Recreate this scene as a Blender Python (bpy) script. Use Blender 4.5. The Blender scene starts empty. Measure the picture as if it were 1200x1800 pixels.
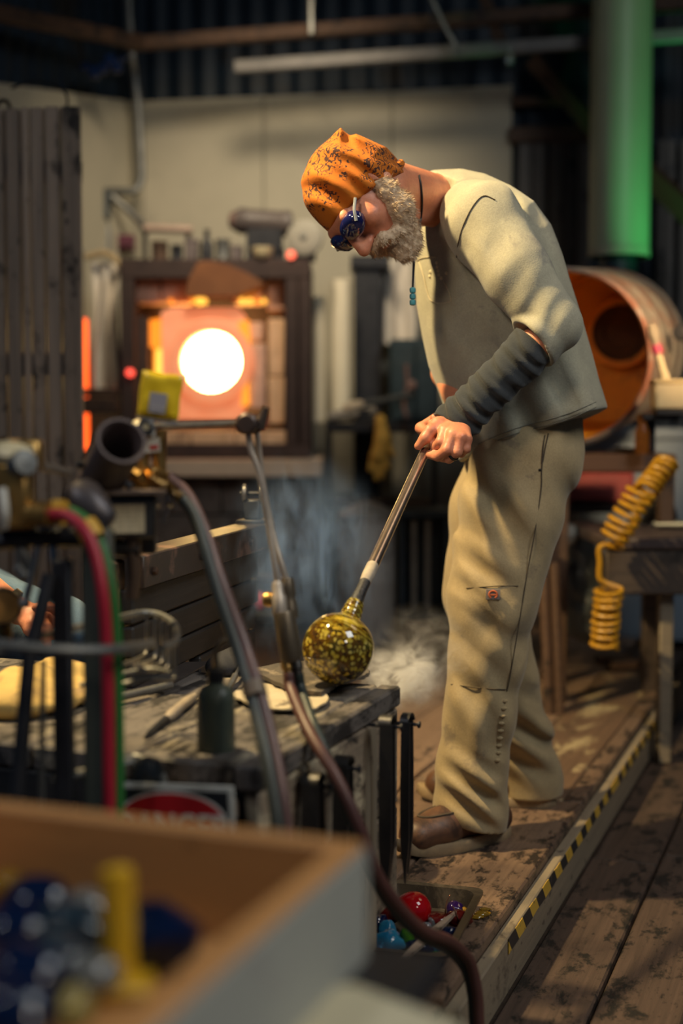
import bpy, bmesh, math, random
import numpy as np
import openvdb as vdb
from mathutils import Vector, Matrix, noise as mnoise
from mathutils.bvhtree import BVHTree

# ------------------------------------------------------------------ camera
SC = bpy.context.scene
COL = SC.collection
CAM = Vector((0.0, 0.0, 0.92))
FPX = 2400.0
PITCH = math.atan(160.0 / FPX)
cd = bpy.data.cameras.new('camera')
cd.sensor_fit = 'VERTICAL'
cd.sensor_height = 36.0
cd.lens = 36.0 * FPX / 1800.0
cd.clip_start = 0.05
cd.dof.use_dof = True
cd.dof.focus_distance = 2.62
cd.dof.aperture_fstop = 1.55
cam = bpy.data.objects.new('camera', cd)
COL.objects.link(cam)
cam.location = CAM
cam.rotation_euler = (math.pi / 2 - PITCH, 0, 0)
SC.camera = cam

# ------------------------------------------------------------------ world, lights, exposure
SC.view_settings.view_transform = 'Standard'
SC.view_settings.look = 'None'
SC.view_settings.exposure = 0.2
SC.view_settings.gamma = 1.0
SC.view_settings.use_curve_mapping = False
wd = bpy.data.worlds.new('world')
SC.world = wd
wd.use_nodes = True
wd.node_tree.nodes['Background'].inputs[0].default_value = (0.011, 0.026, 0.048, 1)
wd.node_tree.nodes['Background'].inputs[1].default_value = 1.0

def light(name, kind, loc, target, energy, color, size=0.1, spot=60, blend=0.4):
    l = bpy.data.lights.new(name, kind)
    l.energy = energy
    l.color = color
    if kind == 'AREA':
        l.size = size
    else:
        l.shadow_soft_size = size
    if kind == 'SPOT':
        l.spot_size = math.radians(spot)
        l.spot_blend = blend
    o = bpy.data.objects.new(name, l)
    COL.objects.link(o)
    o.location = loc
    o.rotation_euler = (Vector(target) - Vector(loc)).to_track_quat('-Z', 'Y').to_euler()
    return o

light('key_lamp', 'SPOT', (-0.98, 2.48, 2.74), (0.25, 2.85, 0.62), 450, (1.0, 0.75, 0.37), 0.05, 66, 0.5)
light('hall_fill', 'AREA', (2.0, 0.9, 3.3), (0.3, 2.9, 0.6), 44, (0.92, 0.95, 0.92), 1.2)  # unseen soft fill from the right, lifts the shaded side
light('wall_fill', 'SPOT', (-0.3, 4.7, 3.2), (-0.42, 7.0, 1.45), 230, (1.0, 0.82, 0.56), 0.25, 62, 0.9)  # added spot out of view, brightens the white panels and furnace front
light('bench_fill', 'SPOT', (-1.3, 0.6, 2.6), (-0.1, 1.6, 0.5), 30, (0.92, 0.95, 1.0), 0.12, 70, 0.6)  # unseen fill spot aimed at the bench, no fitting there
light('floor_fill', 'SPOT', (2.4, 3.2, 3.4), (0.55, 3.7, 0.0), 70, (1.0, 0.74, 0.48), 0.7, 60, 0.8)  # unseen warm fill that brightens platform and floor boards
light('green_lamp', 'SPOT', (1.60, 5.50, 0.95), (1.22, 6.0, 2.55), 60, (0.08, 1.0, 0.26), 0.05, 48, 0.9)
light('front_fill', 'SPOT', (-1.2, 0.2, 2.3), (0.22, 2.9, 1.15), 78, (1.0, 0.80, 0.58), 0.25, 29, 0.7)  # fill added out of view at camera left for face and chest
light('near_fill', 'SPOT', (1.4, -0.3, 2.2), (-0.1, 1.15, 0.5), 42, (1.0, 0.86, 0.66), 0.25, 48, 0.7)  # extra unseen spot, added to brighten the crate's side and rim
light('drum_fill', 'SPOT', (1.45, 3.1, 1.75), (1.02, 5.0, 1.05), 300, (1.0, 0.66, 0.32), 0.1, 26, 0.7)  # spot added off to the right to light up the drum lining

# ------------------------------------------------------------------ helpers
RND = random.Random(7)
TH = PITCH

def at(px, py, d):
    """point of the room seen at a pixel, at depth d"""
    v = Vector(((px - 600.0) / FPX, math.cos(TH) + (900.0 - py) / FPX * math.sin(TH),
                -math.sin(TH) + (900.0 - py) / FPX * math.cos(TH)))
    return CAM + v * (d / v.y)

def atz(px, py, z):
    v = at(px, py, 1.0) - CAM
    return CAM + v * ((z - CAM.z) / v.z)

D1 = Vector((0.351, 0.936, 0))          # along the floor boards, away
D2 = Vector((-0.936, 0.351, 0))         # across them, to the left
UP = Vector((0, 0, 1))
WM = {}

def wm(o):
    return WM[o.name] if o is not None else Matrix()

class MB:
    def __init__(s):
        s.v = []
        s.f = []
    def add(s, vs, fs, M=None):
        n = len(s.v)
        if M is not None:
            vs = [M @ Vector(v) for v in vs]
        s.v += [tuple(v) for v in vs]
        s.f += [tuple(i + n for i in f) for f in fs]
        return s
    def box(s, c, size, M=None, b=0.003):
        hx, hy, hz = size[0] / 2, size[1] / 2, size[2] / 2
        b = min(b, hx * .45, hy * .45, hz * .45)
        vs = []; idx = {}
        for sx in (-1, 1):
            for sy in (-1, 1):
                for sz in (-1, 1):
                    for ax in range(3):
                        p = [sx * (hx - b), sy * (hy - b), sz * (hz - b)]
                        h = (hx, hy, hz)
                        p[ax] = (sx, sy, sz)[ax] * h[ax]
                        idx[(sx, sy, sz, ax)] = len(vs)
                        vs.append((p[0] + c[0], p[1] + c[1], p[2] + c[2]))
        fs = []
        I = idx
        for g in (-1, 1):
            q = [(-1, -1), (1, -1), (1, 1), (-1, 1)]
            def fl(l): return l if g > 0 else l[::-1]
            fs.append(fl([I[(g, a, c2, 0)] for a, c2 in q]))
            fs.append(fl([I[(c2, g, a, 1)] for a, c2 in q]))
            fs.append(fl([I[(a, c2, g, 2)] for a, c2 in q]))
        for a in (-1, 1):
            for b2 in (-1, 1):
                for ax1, ax2 in ((0, 1), (1, 2), (2, 0)):
                    ax3 = 3 - ax1 - ax2
                    def key(s3, ax):
                        k = [0, 0, 0]; k[ax1] = a; k[ax2] = b2; k[ax3] = s3
                        return I[(k[0], k[1], k[2], ax)]
                    l = [key(-1, ax1), key(-1, ax2), key(1, ax2), key(1, ax1)]
                    fs.append(l if a * b2 > 0 else l[::-1])
        for sx in (-1, 1):
            for sy in (-1, 1):
                for sz in (-1, 1):
                    l = [I[(sx, sy, sz, 0)], I[(sx, sy, sz, 1)], I[(sx, sy, sz, 2)]]
                    fs.append(l if sx * sy * sz > 0 else l[::-1])
        return s.add(vs, fs, M)
    def tube(s, pts, r, n=8, cap=True, flat=None):
        pts = [Vector(p) for p in pts]
        N = len(pts)
        rs = r if isinstance(r, (list, tuple)) else [r] * N
        vs = []; fs = []
        t0 = (pts[1] - pts[0]).normalized()
        ref = flat if flat is not None else (UP if abs(t0.z) < .9 else Vector((1, 0, 0)))
        a = (ref - t0 * ref.dot(t0)).normalized()
        for i, p in enumerate(pts):
            t = (pts[min(i + 1, N - 1)] - pts[max(i - 1, 0)]).normalized()
            a = (a - t * a.dot(t)).normalized()
            b = t.cross(a)
            for k in range(n):
                an = 2 * math.pi * k / n
                vs.append(p + (a * math.cos(an) + b * math.sin(an)) * rs[i])
        for i in range(N - 1):
            for k in range(n):
                k2 = (k + 1) % n
                fs.append((i * n + k, i * n + k2, (i + 1) * n + k2, (i + 1) * n + k))
        if cap:
            fs.append(tuple(range(n))[::-1])
            fs.append(tuple((N - 1) * n + k for k in range(n)))
        return s.add(vs, fs)
    def lathe(s, prof, o, axis=UP, n=24, sq=(1, 1), ref=None):
        """prof: (radius, distance along the axis)"""
        o = Vector(o); ax = Vector(axis).normalized()
        if ref is None:
            ref = Vector((1, 0, 0)) if abs(ax.x) < .9 else UP
        a = (ref - ax * ref.dot(ax)).normalized(); b = ax.cross(a)
        vs = []; fs = []
        N = len(prof)
        for r, h in prof:
            r = max(r, 1e-5)
            for k in range(n):
                an = 2 * math.pi * k / n
                vs.append(o + ax * h + a * (math.cos(an) * r * sq[0]) + b * (math.sin(an) * r * sq[1]))
        for i in range(N - 1):
            for k in range(n):
                k2 = (k + 1) % n
                fs.append((i * n + k, i * n + k2, (i + 1) * n + k2, (i + 1) * n + k))
        if prof[0][0] > 1e-4: pass
        return s.add(vs, fs)
    def grid(s, nu, nv, fn, thick=0.0):
        vs = [fn(i / (nu - 1), j / (nv - 1)) for j in range(nv) for i in range(nu)]
        fs = [(j * nu + i, j * nu + i + 1, (j + 1) * nu + i + 1, (j + 1) * nu + i) for j in range(nv - 1) for i in range(nu - 1)]
        if thick:
            n0 = len(vs)
            low = [Vector(v) - Vector((0, 0, thick)) for v in vs]
            vs = list(vs) + low
            fs2 = [tuple(i + n0 for i in f[::-1]) for f in fs]
            rim = [i for i in range(nu)] + [j * nu + nu - 1 for j in range(1, nv)] + \
                  [(nv - 1) * nu + i for i in range(nu - 2, -1, -1)] + [j * nu for j in range(nv - 2, 0, -1)]
            side = [(rim[(k + 1) % len(rim)], rim[k], rim[k] + n0, rim[(k + 1) % len(rim)] + n0) for k in range(len(rim))]
            fs = fs + fs2 + side
        return s.add(vs, fs)
    def prism(s, poly, z0, z1, M=None):
        n = len(poly)
        vs = [(p[0], p[1], z0) for p in poly] + [(p[0], p[1], z1) for p in poly]
        fs = [tuple(range(n))[::-1], tuple(range(n, 2 * n))] + [(i, (i + 1) % n, n + (i + 1) % n, n + i) for i in range(n)]
        return s.add(vs, fs, M)

def curve(pts, n=8):
    """Catmull-Rom through the points"""
    P = [Vector(p) for p in pts]
    P = [P[0] * 2 - P[1]] + P + [P[-1] * 2 - P[-2]]
    out = []
    for i in range(1, len(P) - 2):
        for k in range(n):
            t = k / n
            a, b, c, d = P[i - 1], P[i], P[i + 1], P[i + 2]
            out.append(0.5 * ((2 * b) + (c - a) * t + (2 * a - 5 * b + 4 * c - d) * t * t + (3 * b - a - 3 * c + d) * t ** 3))
    out.append(P[-2])
    return out

def frame(o, x, z=UP):
    """matrix with local x along x, local z near z"""
    x = Vector(x).normalized(); z = Vector(z)
    y = z.cross(x).normalized(); z = x.cross(y)
    M = Matrix((x, y, z)).transposed().to_4x4()
    M.translation = Vector(o)
    return M

def tag(o, label=None, cat=None, group=None, kind=None):
    if label: o['label'] = label
    if cat: o['category'] = cat
    if group: o['group'] = group
    if kind: o['kind'] = kind
    return o

def smooth(me, ang=40):
    me.polygons.foreach_set('use_smooth', [True] * len(me.polygons))
    try:
        bm = bmesh.new(); bm.from_mesh(me)
        a = math.radians(ang)
        for e in bm.edges:
            if len(e.link_faces) == 2 and e.calc_face_angle(0) > a:
                e.smooth = False
        bm.to_mesh(me); bm.free()
    except Exception:
        pass

def obj(name, mb, mat, parent=None, M=None, ang=40, base=None):
    """link a mesh; vertices in world space unless M is given"""
    me = bpy.data.meshes.new(name)
    vs, fs = mb.v, mb.f
    if M is None:
        if parent is not None and base is None:
            M = wm(parent).copy()
        else:
            a = np.array(vs)
            lo, hi = a.min(0), a.max(0)
            M = Matrix.Translation(base if base is not None else ((lo[0] + hi[0]) / 2, (lo[1] + hi[1]) / 2, lo[2]))
        t = M.inverted()
        vs = [t @ Vector(v) for v in vs]
    me.from_pydata([tuple(v) for v in vs], [], fs)
    me.validate(); me.update()
    if ang: smooth(me, ang)
    me.materials.append(mat)
    o = bpy.data.objects.new(name, me)
    COL.objects.link(o)
    WM[o.name] = M.copy()
    if parent is not None:
        o.parent = parent
        o.matrix_basis = wm(parent).inverted() @ M
    else:
        o.matrix_basis = M
    return o

def thing(name, label, cat, loc, group=None, kind=None):
    o = bpy.data.objects.new(name, None)
    o.empty_display_size = 0.05
    COL.objects.link(o)
    M = Matrix.Translation(Vector(loc))
    o.matrix_basis = M
    WM[o.name] = M
    return tag(o, label, cat, group, kind)

def dup(root, loc, rotz=0.0, label=None):
    def cp(o, parent):
        c = o.copy(); COL.objects.link(c)
        if parent is not None:
            c.parent = parent
        for ch in list(o.children):
            cp(ch, c)
        return c
    r = cp(root, None)
    r.location = loc
    r.rotation_euler = (0, 0, rotz)
    WM[r.name] = Matrix.Translation(loc) @ Matrix.Rotation(rotz, 4, 'Z')
    if label: r['label'] = label
    return r

def board(name, p0, p1, w, t, mat, parent=None, up=UP, b=0.004):
    """a board from p0 to p1 (centre line), width w across, thickness t along up; local x is the grain"""
    p0, p1 = Vector(p0), Vector(p1)
    M = frame((p0 + p1) / 2, p1 - p0, up)
    return obj(name, MB().box((0, 0, 0), ((p1 - p0).length, w, t), b=b), mat, parent, M, ang=30)

# ------------------------------------------------------------------ materials
MATS = {}
class NT:
    def __init__(s, name):
        s.m = bpy.data.materials.new(name); s.m.use_nodes = True
        s.t = s.m.node_tree; s.n = s.t.nodes
        s.b = s.n['Principled BSDF']
        s.tc = s.n.new('ShaderNodeTexCoord')
    def link(s, a, b): s.t.links.new(a, b)
    def node(s, k, **kw):
        n = s.n.new(k)
        for a, v in kw.items(): setattr(n, a, v)
        return n
    def vec(s, sc=(1, 1, 1), rot=(0, 0, 0)):
        m = s.node('ShaderNodeMapping')
        m.inputs['Scale'].default_value = sc
        m.inputs['Rotation'].default_value = rot
        s.link(s.tc.outputs['Object'], m.inputs[0])
        return m.outputs[0]
    def noise(s, sc, scale, detail=4, rough=.6, dist=0, rot=(0, 0, 0)):
        n = s.node('ShaderNodeTexNoise')
        n.inputs['Scale'].default_value = scale
        n.inputs['Detail'].default_value = detail
        n.inputs['Roughness'].default_value = rough
        n.inputs['Distortion'].default_value = dist
        s.link(s.vec(sc, rot), n.inputs['Vector'])
        return n.outputs['Fac']
    def ramp(s, fac, stops):
        r = s.node('ShaderNodeValToRGB')
        e = r.color_ramp.elements
        while len(e) < len(stops): e.new(.5)
        for el, (p, c) in zip(e, stops):
            el.position = p
            el.color = (*c, 1) if len(c) == 3 else c
        s.link(fac, r.inputs[0])
        return r.outputs[0]
    def mix(s, fac, a, b, mode='MIX'):
        m = s.node('ShaderNodeMix', data_type='RGBA', blend_type=mode)
        for i, v in ((0, fac), (6, a), (7, b)):
            if isinstance(v, (int, float)): m.inputs[i].default_value = v
            elif isinstance(v, tuple): m.inputs[i].default_value = (*v, 1)
            else: s.link(v, m.inputs[i])
        return m.outputs[2]
    def bump(s, h, strength, dist=.002):
        b = s.node('ShaderNodeBump')
        b.inputs['Strength'].default_value = strength
        b.inputs['Distance'].default_value = dist
        s.link(h, b.inputs['Height'])
        s.link(b.outputs[0], s.b.inputs['Normal'])
    def set(s, **kw):
        for k, v in kw.items():
            i = s.b.inputs[k.replace('_', ' ')]
            if isinstance(v, (int, float)): i.default_value = v
            elif isinstance(v, tuple): i.default_value = (*v, 1) if len(v) == 3 else v
            else: s.link(v, i)

def pm(name, c1, c2=None, scale=20, st=(1, 1, 1), rough=.6, metal=0.0, bump=.3, c3=None, sp=.58, sps=9, detail=5, vary=0.0, **kw):
    """two-tone mottled material with optional stains c3 and per-object tint"""
    if name in MATS: return MATS[name]
    t = NT(name)
    c2 = c2 or tuple(x * .7 for x in c1)
    f = t.noise(st, scale, detail)
    col = t.ramp(f, [(.32, c1), (.68, c2)])
    if c3:
        g = t.noise(tuple(.4 + .6 * x for x in st), sps, 6, .7, .4)
        k = t.ramp(g, [(sp - .05, (0, 0, 0)), (sp + .05, (1, 1, 1))])
        col = t.mix(k, col, c3)
    if vary:
        oi = t.node('ShaderNodeObjectInfo')
        k = t.ramp(oi.outputs['Random'], [(0, (1 - vary,) * 3), (1, (1 + vary * .4,) * 3)])
        col = t.mix(1.0, col, k, 'MULTIPLY')
    t.set(Base_Color=col, Roughness=rough, Metallic=metal, **kw)
    if bump: t.bump(f, bump)
    MATS[name] = t.m
    return t.m

def wood(name, c1, c2, dark=(.02, .014, .01), rough=.6, vary=.25, sp=.6, sps=7, g=1.0, worn=None):
    if name in MATS: return MATS[name]
    t = NT(name)
    oi = t.node('ShaderNodeObjectInfo')
    v = t.node('ShaderNodeVectorMath', operation='ADD')
    t.link(t.tc.outputs['Object'], v.inputs[0])
    cx = t.node('ShaderNodeCombineXYZ')
    ml = t.node('ShaderNodeMath', operation='MULTIPLY'); ml.inputs[1].default_value = 37.0
    t.link(oi.outputs['Random'], ml.inputs[0])
    for i in range(3): t.link(ml.outputs[0], cx.inputs[i])
    t.link(cx.outputs[0], v.inputs[1])
    def nz(sc, scale, det, r=.6, dist=0):
        m = t.node('ShaderNodeMapping'); m.inputs['Scale'].default_value = sc
        t.link(v.outputs[0], m.inputs[0])
        n = t.node('ShaderNodeTexNoise')
        n.inputs['Scale'].default_value = scale; n.inputs['Detail'].default_value = det
        n.inputs['Roughness'].default_value = r; n.inputs['Distortion'].default_value = dist
        t.link(m.outputs[0], n.inputs['Vector'])
        return n.outputs['Fac']
    gr = nz((.035, 1, 1), 70 * g, 6, .65, .3)
    col = t.ramp(gr, [(.3, c1), (.7, c2)])
    if worn:
        k = t.ramp(nz((.3, 1, 1), 9, 6, .7, .5), [(.52, (0, 0, 0)), (.6, (1, 1, 1))])
        col = t.mix(k, col, worn)
    st = nz((.6, 1, 1), sps, 7, .72, .25)
    k = t.ramp(st, [(sp - .04, (0, 0, 0)), (sp + .05, (1, 1, 1))])
    col = t.mix(k, col, dark)
    sp2 = t.ramp(nz((.5, 1, 1), sps * 5, 4, .6), [(.64, (0, 0, 0)), (.7, (.8, .8, .8))])
    col = t.mix(sp2, col, dark)
    k = t.ramp(oi.outputs['Random'], [(0, (1 - vary,) * 3), (1, (1 + vary * .3,) * 3)])
    col = t.mix(1.0, col, k, 'MULTIPLY')
    t.set(Base_Color=col, Roughness=rough)
    t.bump(gr, .5, .002)
    MATS[name] = t.m
    return t.m

def emit(name, col, s):
    if name in MATS: return MATS[name]
    t = NT(name)
    t.set(Base_Color=(.02, .02, .02), Emission_Color=col, Emission_Strength=s)
    MATS[name] = t.m
    return t.m

def glass(name, col, rough=.06, trans=.85, c2=None):
    if name in MATS: return MATS[name]
    t = NT(name)
    f = t.noise((1, 1, 1), 30, 3)
    c = t.ramp(f, [(.3, col), (.7, c2 or tuple(x * .6 for x in col))])
    t.set(Base_Color=c, Roughness=rough, Transmission_Weight=trans, IOR=1.45)
    MATS[name] = t.m
    return t.m

STEEL = pm('dark_steel', (.035, .035, .04), (.06, .055, .05), 30, rough=.45, metal=.8, c3=(.05, .028, .018))
RUST = pm('rusty_steel', (.06, .035, .025), (.10, .055, .035), 25, rough=.7, metal=.4, c3=(.03, .02, .018))
BRIGHT = pm('bright_steel', (.45, .43, .40), (.3, .29, .28), 40, rough=.32, metal=.9)
GREYM = pm('dull_grey_metal', (.20, .20, .19), (.13, .13, .125), 30, rough=.45, metal=.6)
BRASS = pm('brass', (.46, .28, .09), (.30, .17, .05), 35, rough=.35, metal=.85, c3=(.12, .07, .03))
BLACK = pm('black_iron', (.020, .021, .026), (.034, .034, .040), 25, rough=.5, metal=.5)
RUBBER = pm('black_rubber', (.02, .02, .022), (.03, .03, .03), 15, rough=.55)
CREAM = pm('cream_plastic', (.62, .52, .32), (.5, .41, .25), 12, rough=.45)
WHITEP = pm('white_paint', (.55, .52, .46), (.45, .42, .36), 8, rough=.6)
DARKW = wood('dark_wood', (.05, .035, .028), (.085, .06, .045))
OLDW = wood('grey_old_wood', (.40, .30, .225), (.22, .17, .135), vary=.35)
FLOORW = wood('floor_wood', (.090, .058, .044), (.048, .032, .025), dark=(.012, .010, .009), sp=.55, sps=20, rough=.55)
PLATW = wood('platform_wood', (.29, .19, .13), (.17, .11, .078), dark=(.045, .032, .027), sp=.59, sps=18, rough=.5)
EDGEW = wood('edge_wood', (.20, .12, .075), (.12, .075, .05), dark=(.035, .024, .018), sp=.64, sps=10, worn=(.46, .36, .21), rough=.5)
KERBW = wood('kerb_wood', (.20, .13, .088), (.12, .076, .053), dark=(.02, .015, .013), sp=.54, sps=24, rough=.45)
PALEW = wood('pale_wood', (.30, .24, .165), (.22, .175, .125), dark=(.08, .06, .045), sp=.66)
TANW = wood('tan_wood', (.42, .23, .09), (.34, .18, .07), dark=(.2, .1, .04), sp=.8, vary=.1)
BENCHW = wood('bench_wood', (.150, .128, .112), (.080, .070, .066), dark=(.02, .017, .016), sp=.52, sps=16, worn=(.27, .23, .165), vary=.2)
SIDEW = wood('bench_side_wood', (.30, .23, .16), (.17, .13, .095), dark=(.03, .024, .02), sp=.55, sps=18, worn=(.46, .38, .26), vary=.25)
CHARW = wood('charred_wood', (.016, .015, .016), (.034, .029, .027), dark=(.01, .01, .011), sp=.6, vary=.3)
# ------------------------------------------------------------------ implicit surfaces for bodies and cloth
class SDF:
    def __init__(s, lo, hi, vox):
        s.lo = np.array(lo, float); s.vx = vox
        s.n = np.ceil((np.array(hi, float) - s.lo) / vox).astype(int) + 1
        s.a = np.full(tuple(s.n), 0.1, np.float32)
    def block(s, lo, hi):
        i0 = np.clip(np.floor((np.array(lo) - s.lo) / s.vx).astype(int), 0, s.n)
        i1 = np.clip(np.ceil((np.array(hi) - s.lo) / s.vx).astype(int) + 1, 0, s.n)
        ax = [(s.lo[k] + np.arange(i0[k], i1[k]) * s.vx).astype(np.float32) for k in range(3)]
        return tuple(slice(i0[k], i1[k]) for k in range(3)), ax
    def put(s, sl, d, k, op='u'):
        if min(d.shape) == 0: return
        a = s.a[sl]
        if op == 'u':
            if k > 0:
                h = np.clip(.5 + .5 * (a - d) / k, 0, 1)
                s.a[sl] = a + (d - a) * h - k * h * (1 - h)
            else: s.a[sl] = np.minimum(a, d)
        else:
            d = -d
            if k > 0:
                h = np.clip(.5 - .5 * (a - d) / k, 0, 1)
                s.a[sl] = a + (d - a) * h + k * h * (1 - h)
            else: s.a[sl] = np.maximum(a, d)
    def cone(s, a, b, ra, rb, k=.02, flat=None, op='u'):
        """tapered capsule; flat=(axis, scale) squeezes the section along an axis"""
        a = np.array(a, float); b = np.array(b, float)
        m = max(ra, rb) * (max(1, flat[1]) if flat else 1) + k + .02
        sl, ax = s.block(np.minimum(a, b) - m, np.maximum(a, b) + m)
        X = ax[0][:, None, None] - np.float32(a[0]); Y = ax[1][None, :, None] - np.float32(a[1]); Z = ax[2][None, None, :] - np.float32(a[2])
        ab = b - a; L = max(ab @ ab, 1e-9)
        t = np.clip((X * ab[0] + Y * ab[1] + Z * ab[2]) / L, 0, 1).astype(np.float32)
        dx = X - t * ab[0]; dy = Y - t * ab[1]; dz = Z - t * ab[2]
        d2 = dx * dx + dy * dy + dz * dz
        if flat:
            f = np.array(flat[0], float); f = f / np.linalg.norm(f)
            c = dx * f[0] + dy * f[1] + dz * f[2]
            d2 = d2 - c * c + (c / flat[1]) ** 2
        d = np.sqrt(np.maximum(d2, 0)) - (ra + (rb - ra) * t)
        s.put(sl, d.astype(np.float32), k, op)
        return s
    def chain(s, pts, k=.02, flat=None):
        for (a, ra), (b, rb) in zip(pts, pts[1:]):
            s.cone(a, b, ra, rb, k, flat)
        return s
    def ell(s, c, r, axes=None, k=.02, op='u'):
        c = np.array(c, float); r = np.array(r, float)
        A = np.array(axes, float) if axes is not None else np.eye(3)
        m = r.max() + k + .02
        sl, ax = s.block(c - m, c + m)
        X = ax[0][:, None, None] - c[0]; Y = ax[1][None, :, None] - c[1]; Z = ax[2][None, None, :] - c[2]
        q = [(X * A[i][0] + Y * A[i][1] + Z * A[i][2]) / r[i] for i in range(3)]
        k0 = np.sqrt(q[0] ** 2 + q[1] ** 2 + q[2] ** 2)
        k1 = np.sqrt((q[0] / r[0]) ** 2 + (q[1] / r[1]) ** 2 + (q[2] / r[2]) ** 2) + 1e-6
        s.put(sl, (k0 * (k0 - 1) / k1).astype(np.float32), k, op)
        return s
    def blob(s, poly, yc, R, W, k=.02, tilt=0.0):
        """a side outline (x, z) puffed out to half depth W about yc; R is the rounding depth"""
        P = np.array(poly, float)
        lo = P.min(0); hi = P.max(0)
        sl, ax = s.block((lo[0] - .04, yc - W - .1, lo[1] - .04), (hi[0] + .04, yc + W + .1, hi[1] + .04))
        X = ax[0][:, None].astype(float); Z = ax[2][None, :].astype(float)
        d = np.full((X.shape[0], Z.shape[1]), 1e9); ins = np.zeros(d.shape, bool)
        n = len(P)
        for i in range(n):
            a, b = P[i], P[(i + 1) % n]
            e = b - a
            wx = X - a[0]; wz = Z - a[1]
            t = np.clip((wx * e[0] + wz * e[1]) / (e @ e), 0, 1)
            d = np.minimum(d, (wx - e[0] * t) ** 2 + (wz - e[1] * t) ** 2)
            c = ((a[1] > Z) != (b[1] > Z)) & (X < e[0] * (Z - a[1]) / (e[1] + 1e-12) + a[0])
            ins ^= c
        sd = np.sqrt(d) * np.where(ins, 1, -1)
        xc = (lo[0] + hi[0]) / 2
        yy = ax[1][None, :, None] - (yc + tilt * (X - xc))[:, :, None]
        q = np.maximum(R - sd, 0)[:, None, :]
        f = np.sqrt(q ** 2 + (yy * (R / W)) ** 2) - R
        s.put(sl, f.astype(np.float32), k)
        return s
    def plane(s, p, n, k=.0):
        """cut away everything on the side n points to"""
        p = np.array(p, float); n = np.array(n, float); n /= np.linalg.norm(n)
        _, ax = s.block(s.lo, s.lo + s.n * s.vx)
        ax = [s.lo[k2] + np.arange(s.n[k2]) * s.vx for k2 in range(3)]
        d = ((ax[0] - p[0]) * n[0])[:, None, None] + ((ax[1] - p[1]) * n[1])[None, :, None] + ((ax[2] - p[2]) * n[2])[None, None, :]
        if k > 0:
            h = np.clip(.5 - .5 * (s.a - d) / k, 0, 1)
            s.a = (s.a + (d - s.a) * h + k * h * (1 - h)).astype(np.float32)
        else:
            s.a = np.maximum(s.a, d).astype(np.float32)
        return s
    def wrinkle(s, c, rad, direc, freq, amp, ph=0.0, bend=None):
        """folds: a sine ridge pattern about c fading over rad"""
        c = np.array(c, float); r = rad * 2.2
        sl, ax = s.block(c - r, c + r)
        X = ax[0][:, None, None] - c[0]; Y = ax[1][None, :, None] - c[1]; Z = ax[2][None, None, :] - c[2]
        d2 = X * X + Y * Y + Z * Z
        u = np.array(direc, float); u /= np.linalg.norm(u)
        w = X * u[0] + Y * u[1] + Z * u[2]
        if bend is not None:
            v = np.array(bend[0], float)
            w = w + bend[1] * np.sin((X * v[0] + Y * v[1] + Z * v[2]) * bend[2])
        sn = np.sin(w * freq + ph)
        sn = np.sign(sn) * np.abs(sn) ** .8
        s.a[sl] += (amp * sn * np.exp(-d2 / (rad * rad))).astype(np.float32)
        return s
    def mb(s):
        g = vdb.FloatGrid(0.1)
        a = np.clip(s.a, -.05, .05)
        g.copyFromArray(np.ascontiguousarray(a))
        p, q = g.convertToQuads(0.0)
        m = MB()
        m.v = [tuple(x) for x in (np.array(p) * s.vx + s.lo)]
        q = np.array(q)
        m.f = [tuple(int(i) for i in f[::-1]) for f in q]
        return m

def relax(mb, it=2, lam=.5):
    v = np.array(mb.v); f = np.array(mb.f)
    e = np.concatenate([f[:, [0, 1]], f[:, [1, 2]], f[:, [2, 3]], f[:, [3, 0]]])
    cnt = np.zeros(len(v)); np.add.at(cnt, e[:, 0], 1); np.add.at(cnt, e[:, 1], 1)
    for _ in range(it):
        for l in (lam, -lam * .95):
            a = np.zeros_like(v)
            np.add.at(a, e[:, 0], v[e[:, 1]]); np.add.at(a, e[:, 1], v[e[:, 0]])
            v = v + l * (a / cnt[:, None] - v)
    mb.v = [tuple(x) for x in v]
    return mb

def bvh_of(mb):
    return BVHTree.FromPolygons([Vector(v) for v in mb.v], mb.f)

def onto(bvh, pts, off=.001, d=3.0):
    """points of a seam laid on a surface, found along the lines of sight"""
    out = []
    for px, py in pts:
        p = at(px, py, d)
        dr = (p - CAM).normalized()
        h = bvh.ray_cast(CAM, dr)
        if h[0] is not None:
            out.append(h[0] + h[1] * off if h[1].dot(dr) < 0 else h[0] - h[1] * off)
    return out

def fabric(name, c1, c2, weave=900, rough=.9, stain=None, sp=.62, sps=6, bump=.35):
    t = NT(name)
    f = t.noise((1, 1, 1), 14, 5, .65)
    col = t.ramp(f, [(.3, c1), (.7, c2)])
    fine = t.noise((1, 1, 1), weave * .35, 2)
    col = t.mix(.35, col, t.ramp(fine, [(.35, (.55,) * 3), (.65, (1, 1, 1))]), 'MULTIPLY')
    if stain:
        k = t.ramp(t.noise((1, 1, 1), sps, 6, .7, .3), [(sp, (0, 0, 0)), (sp + .08, (1, 1, 1))])
        col = t.mix(k, col, stain)
    t.set(Base_Color=col, Roughness=rough, Sheen_Weight=.15)
    t.bump(fine, bump, .0012)
    return t.m

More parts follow.
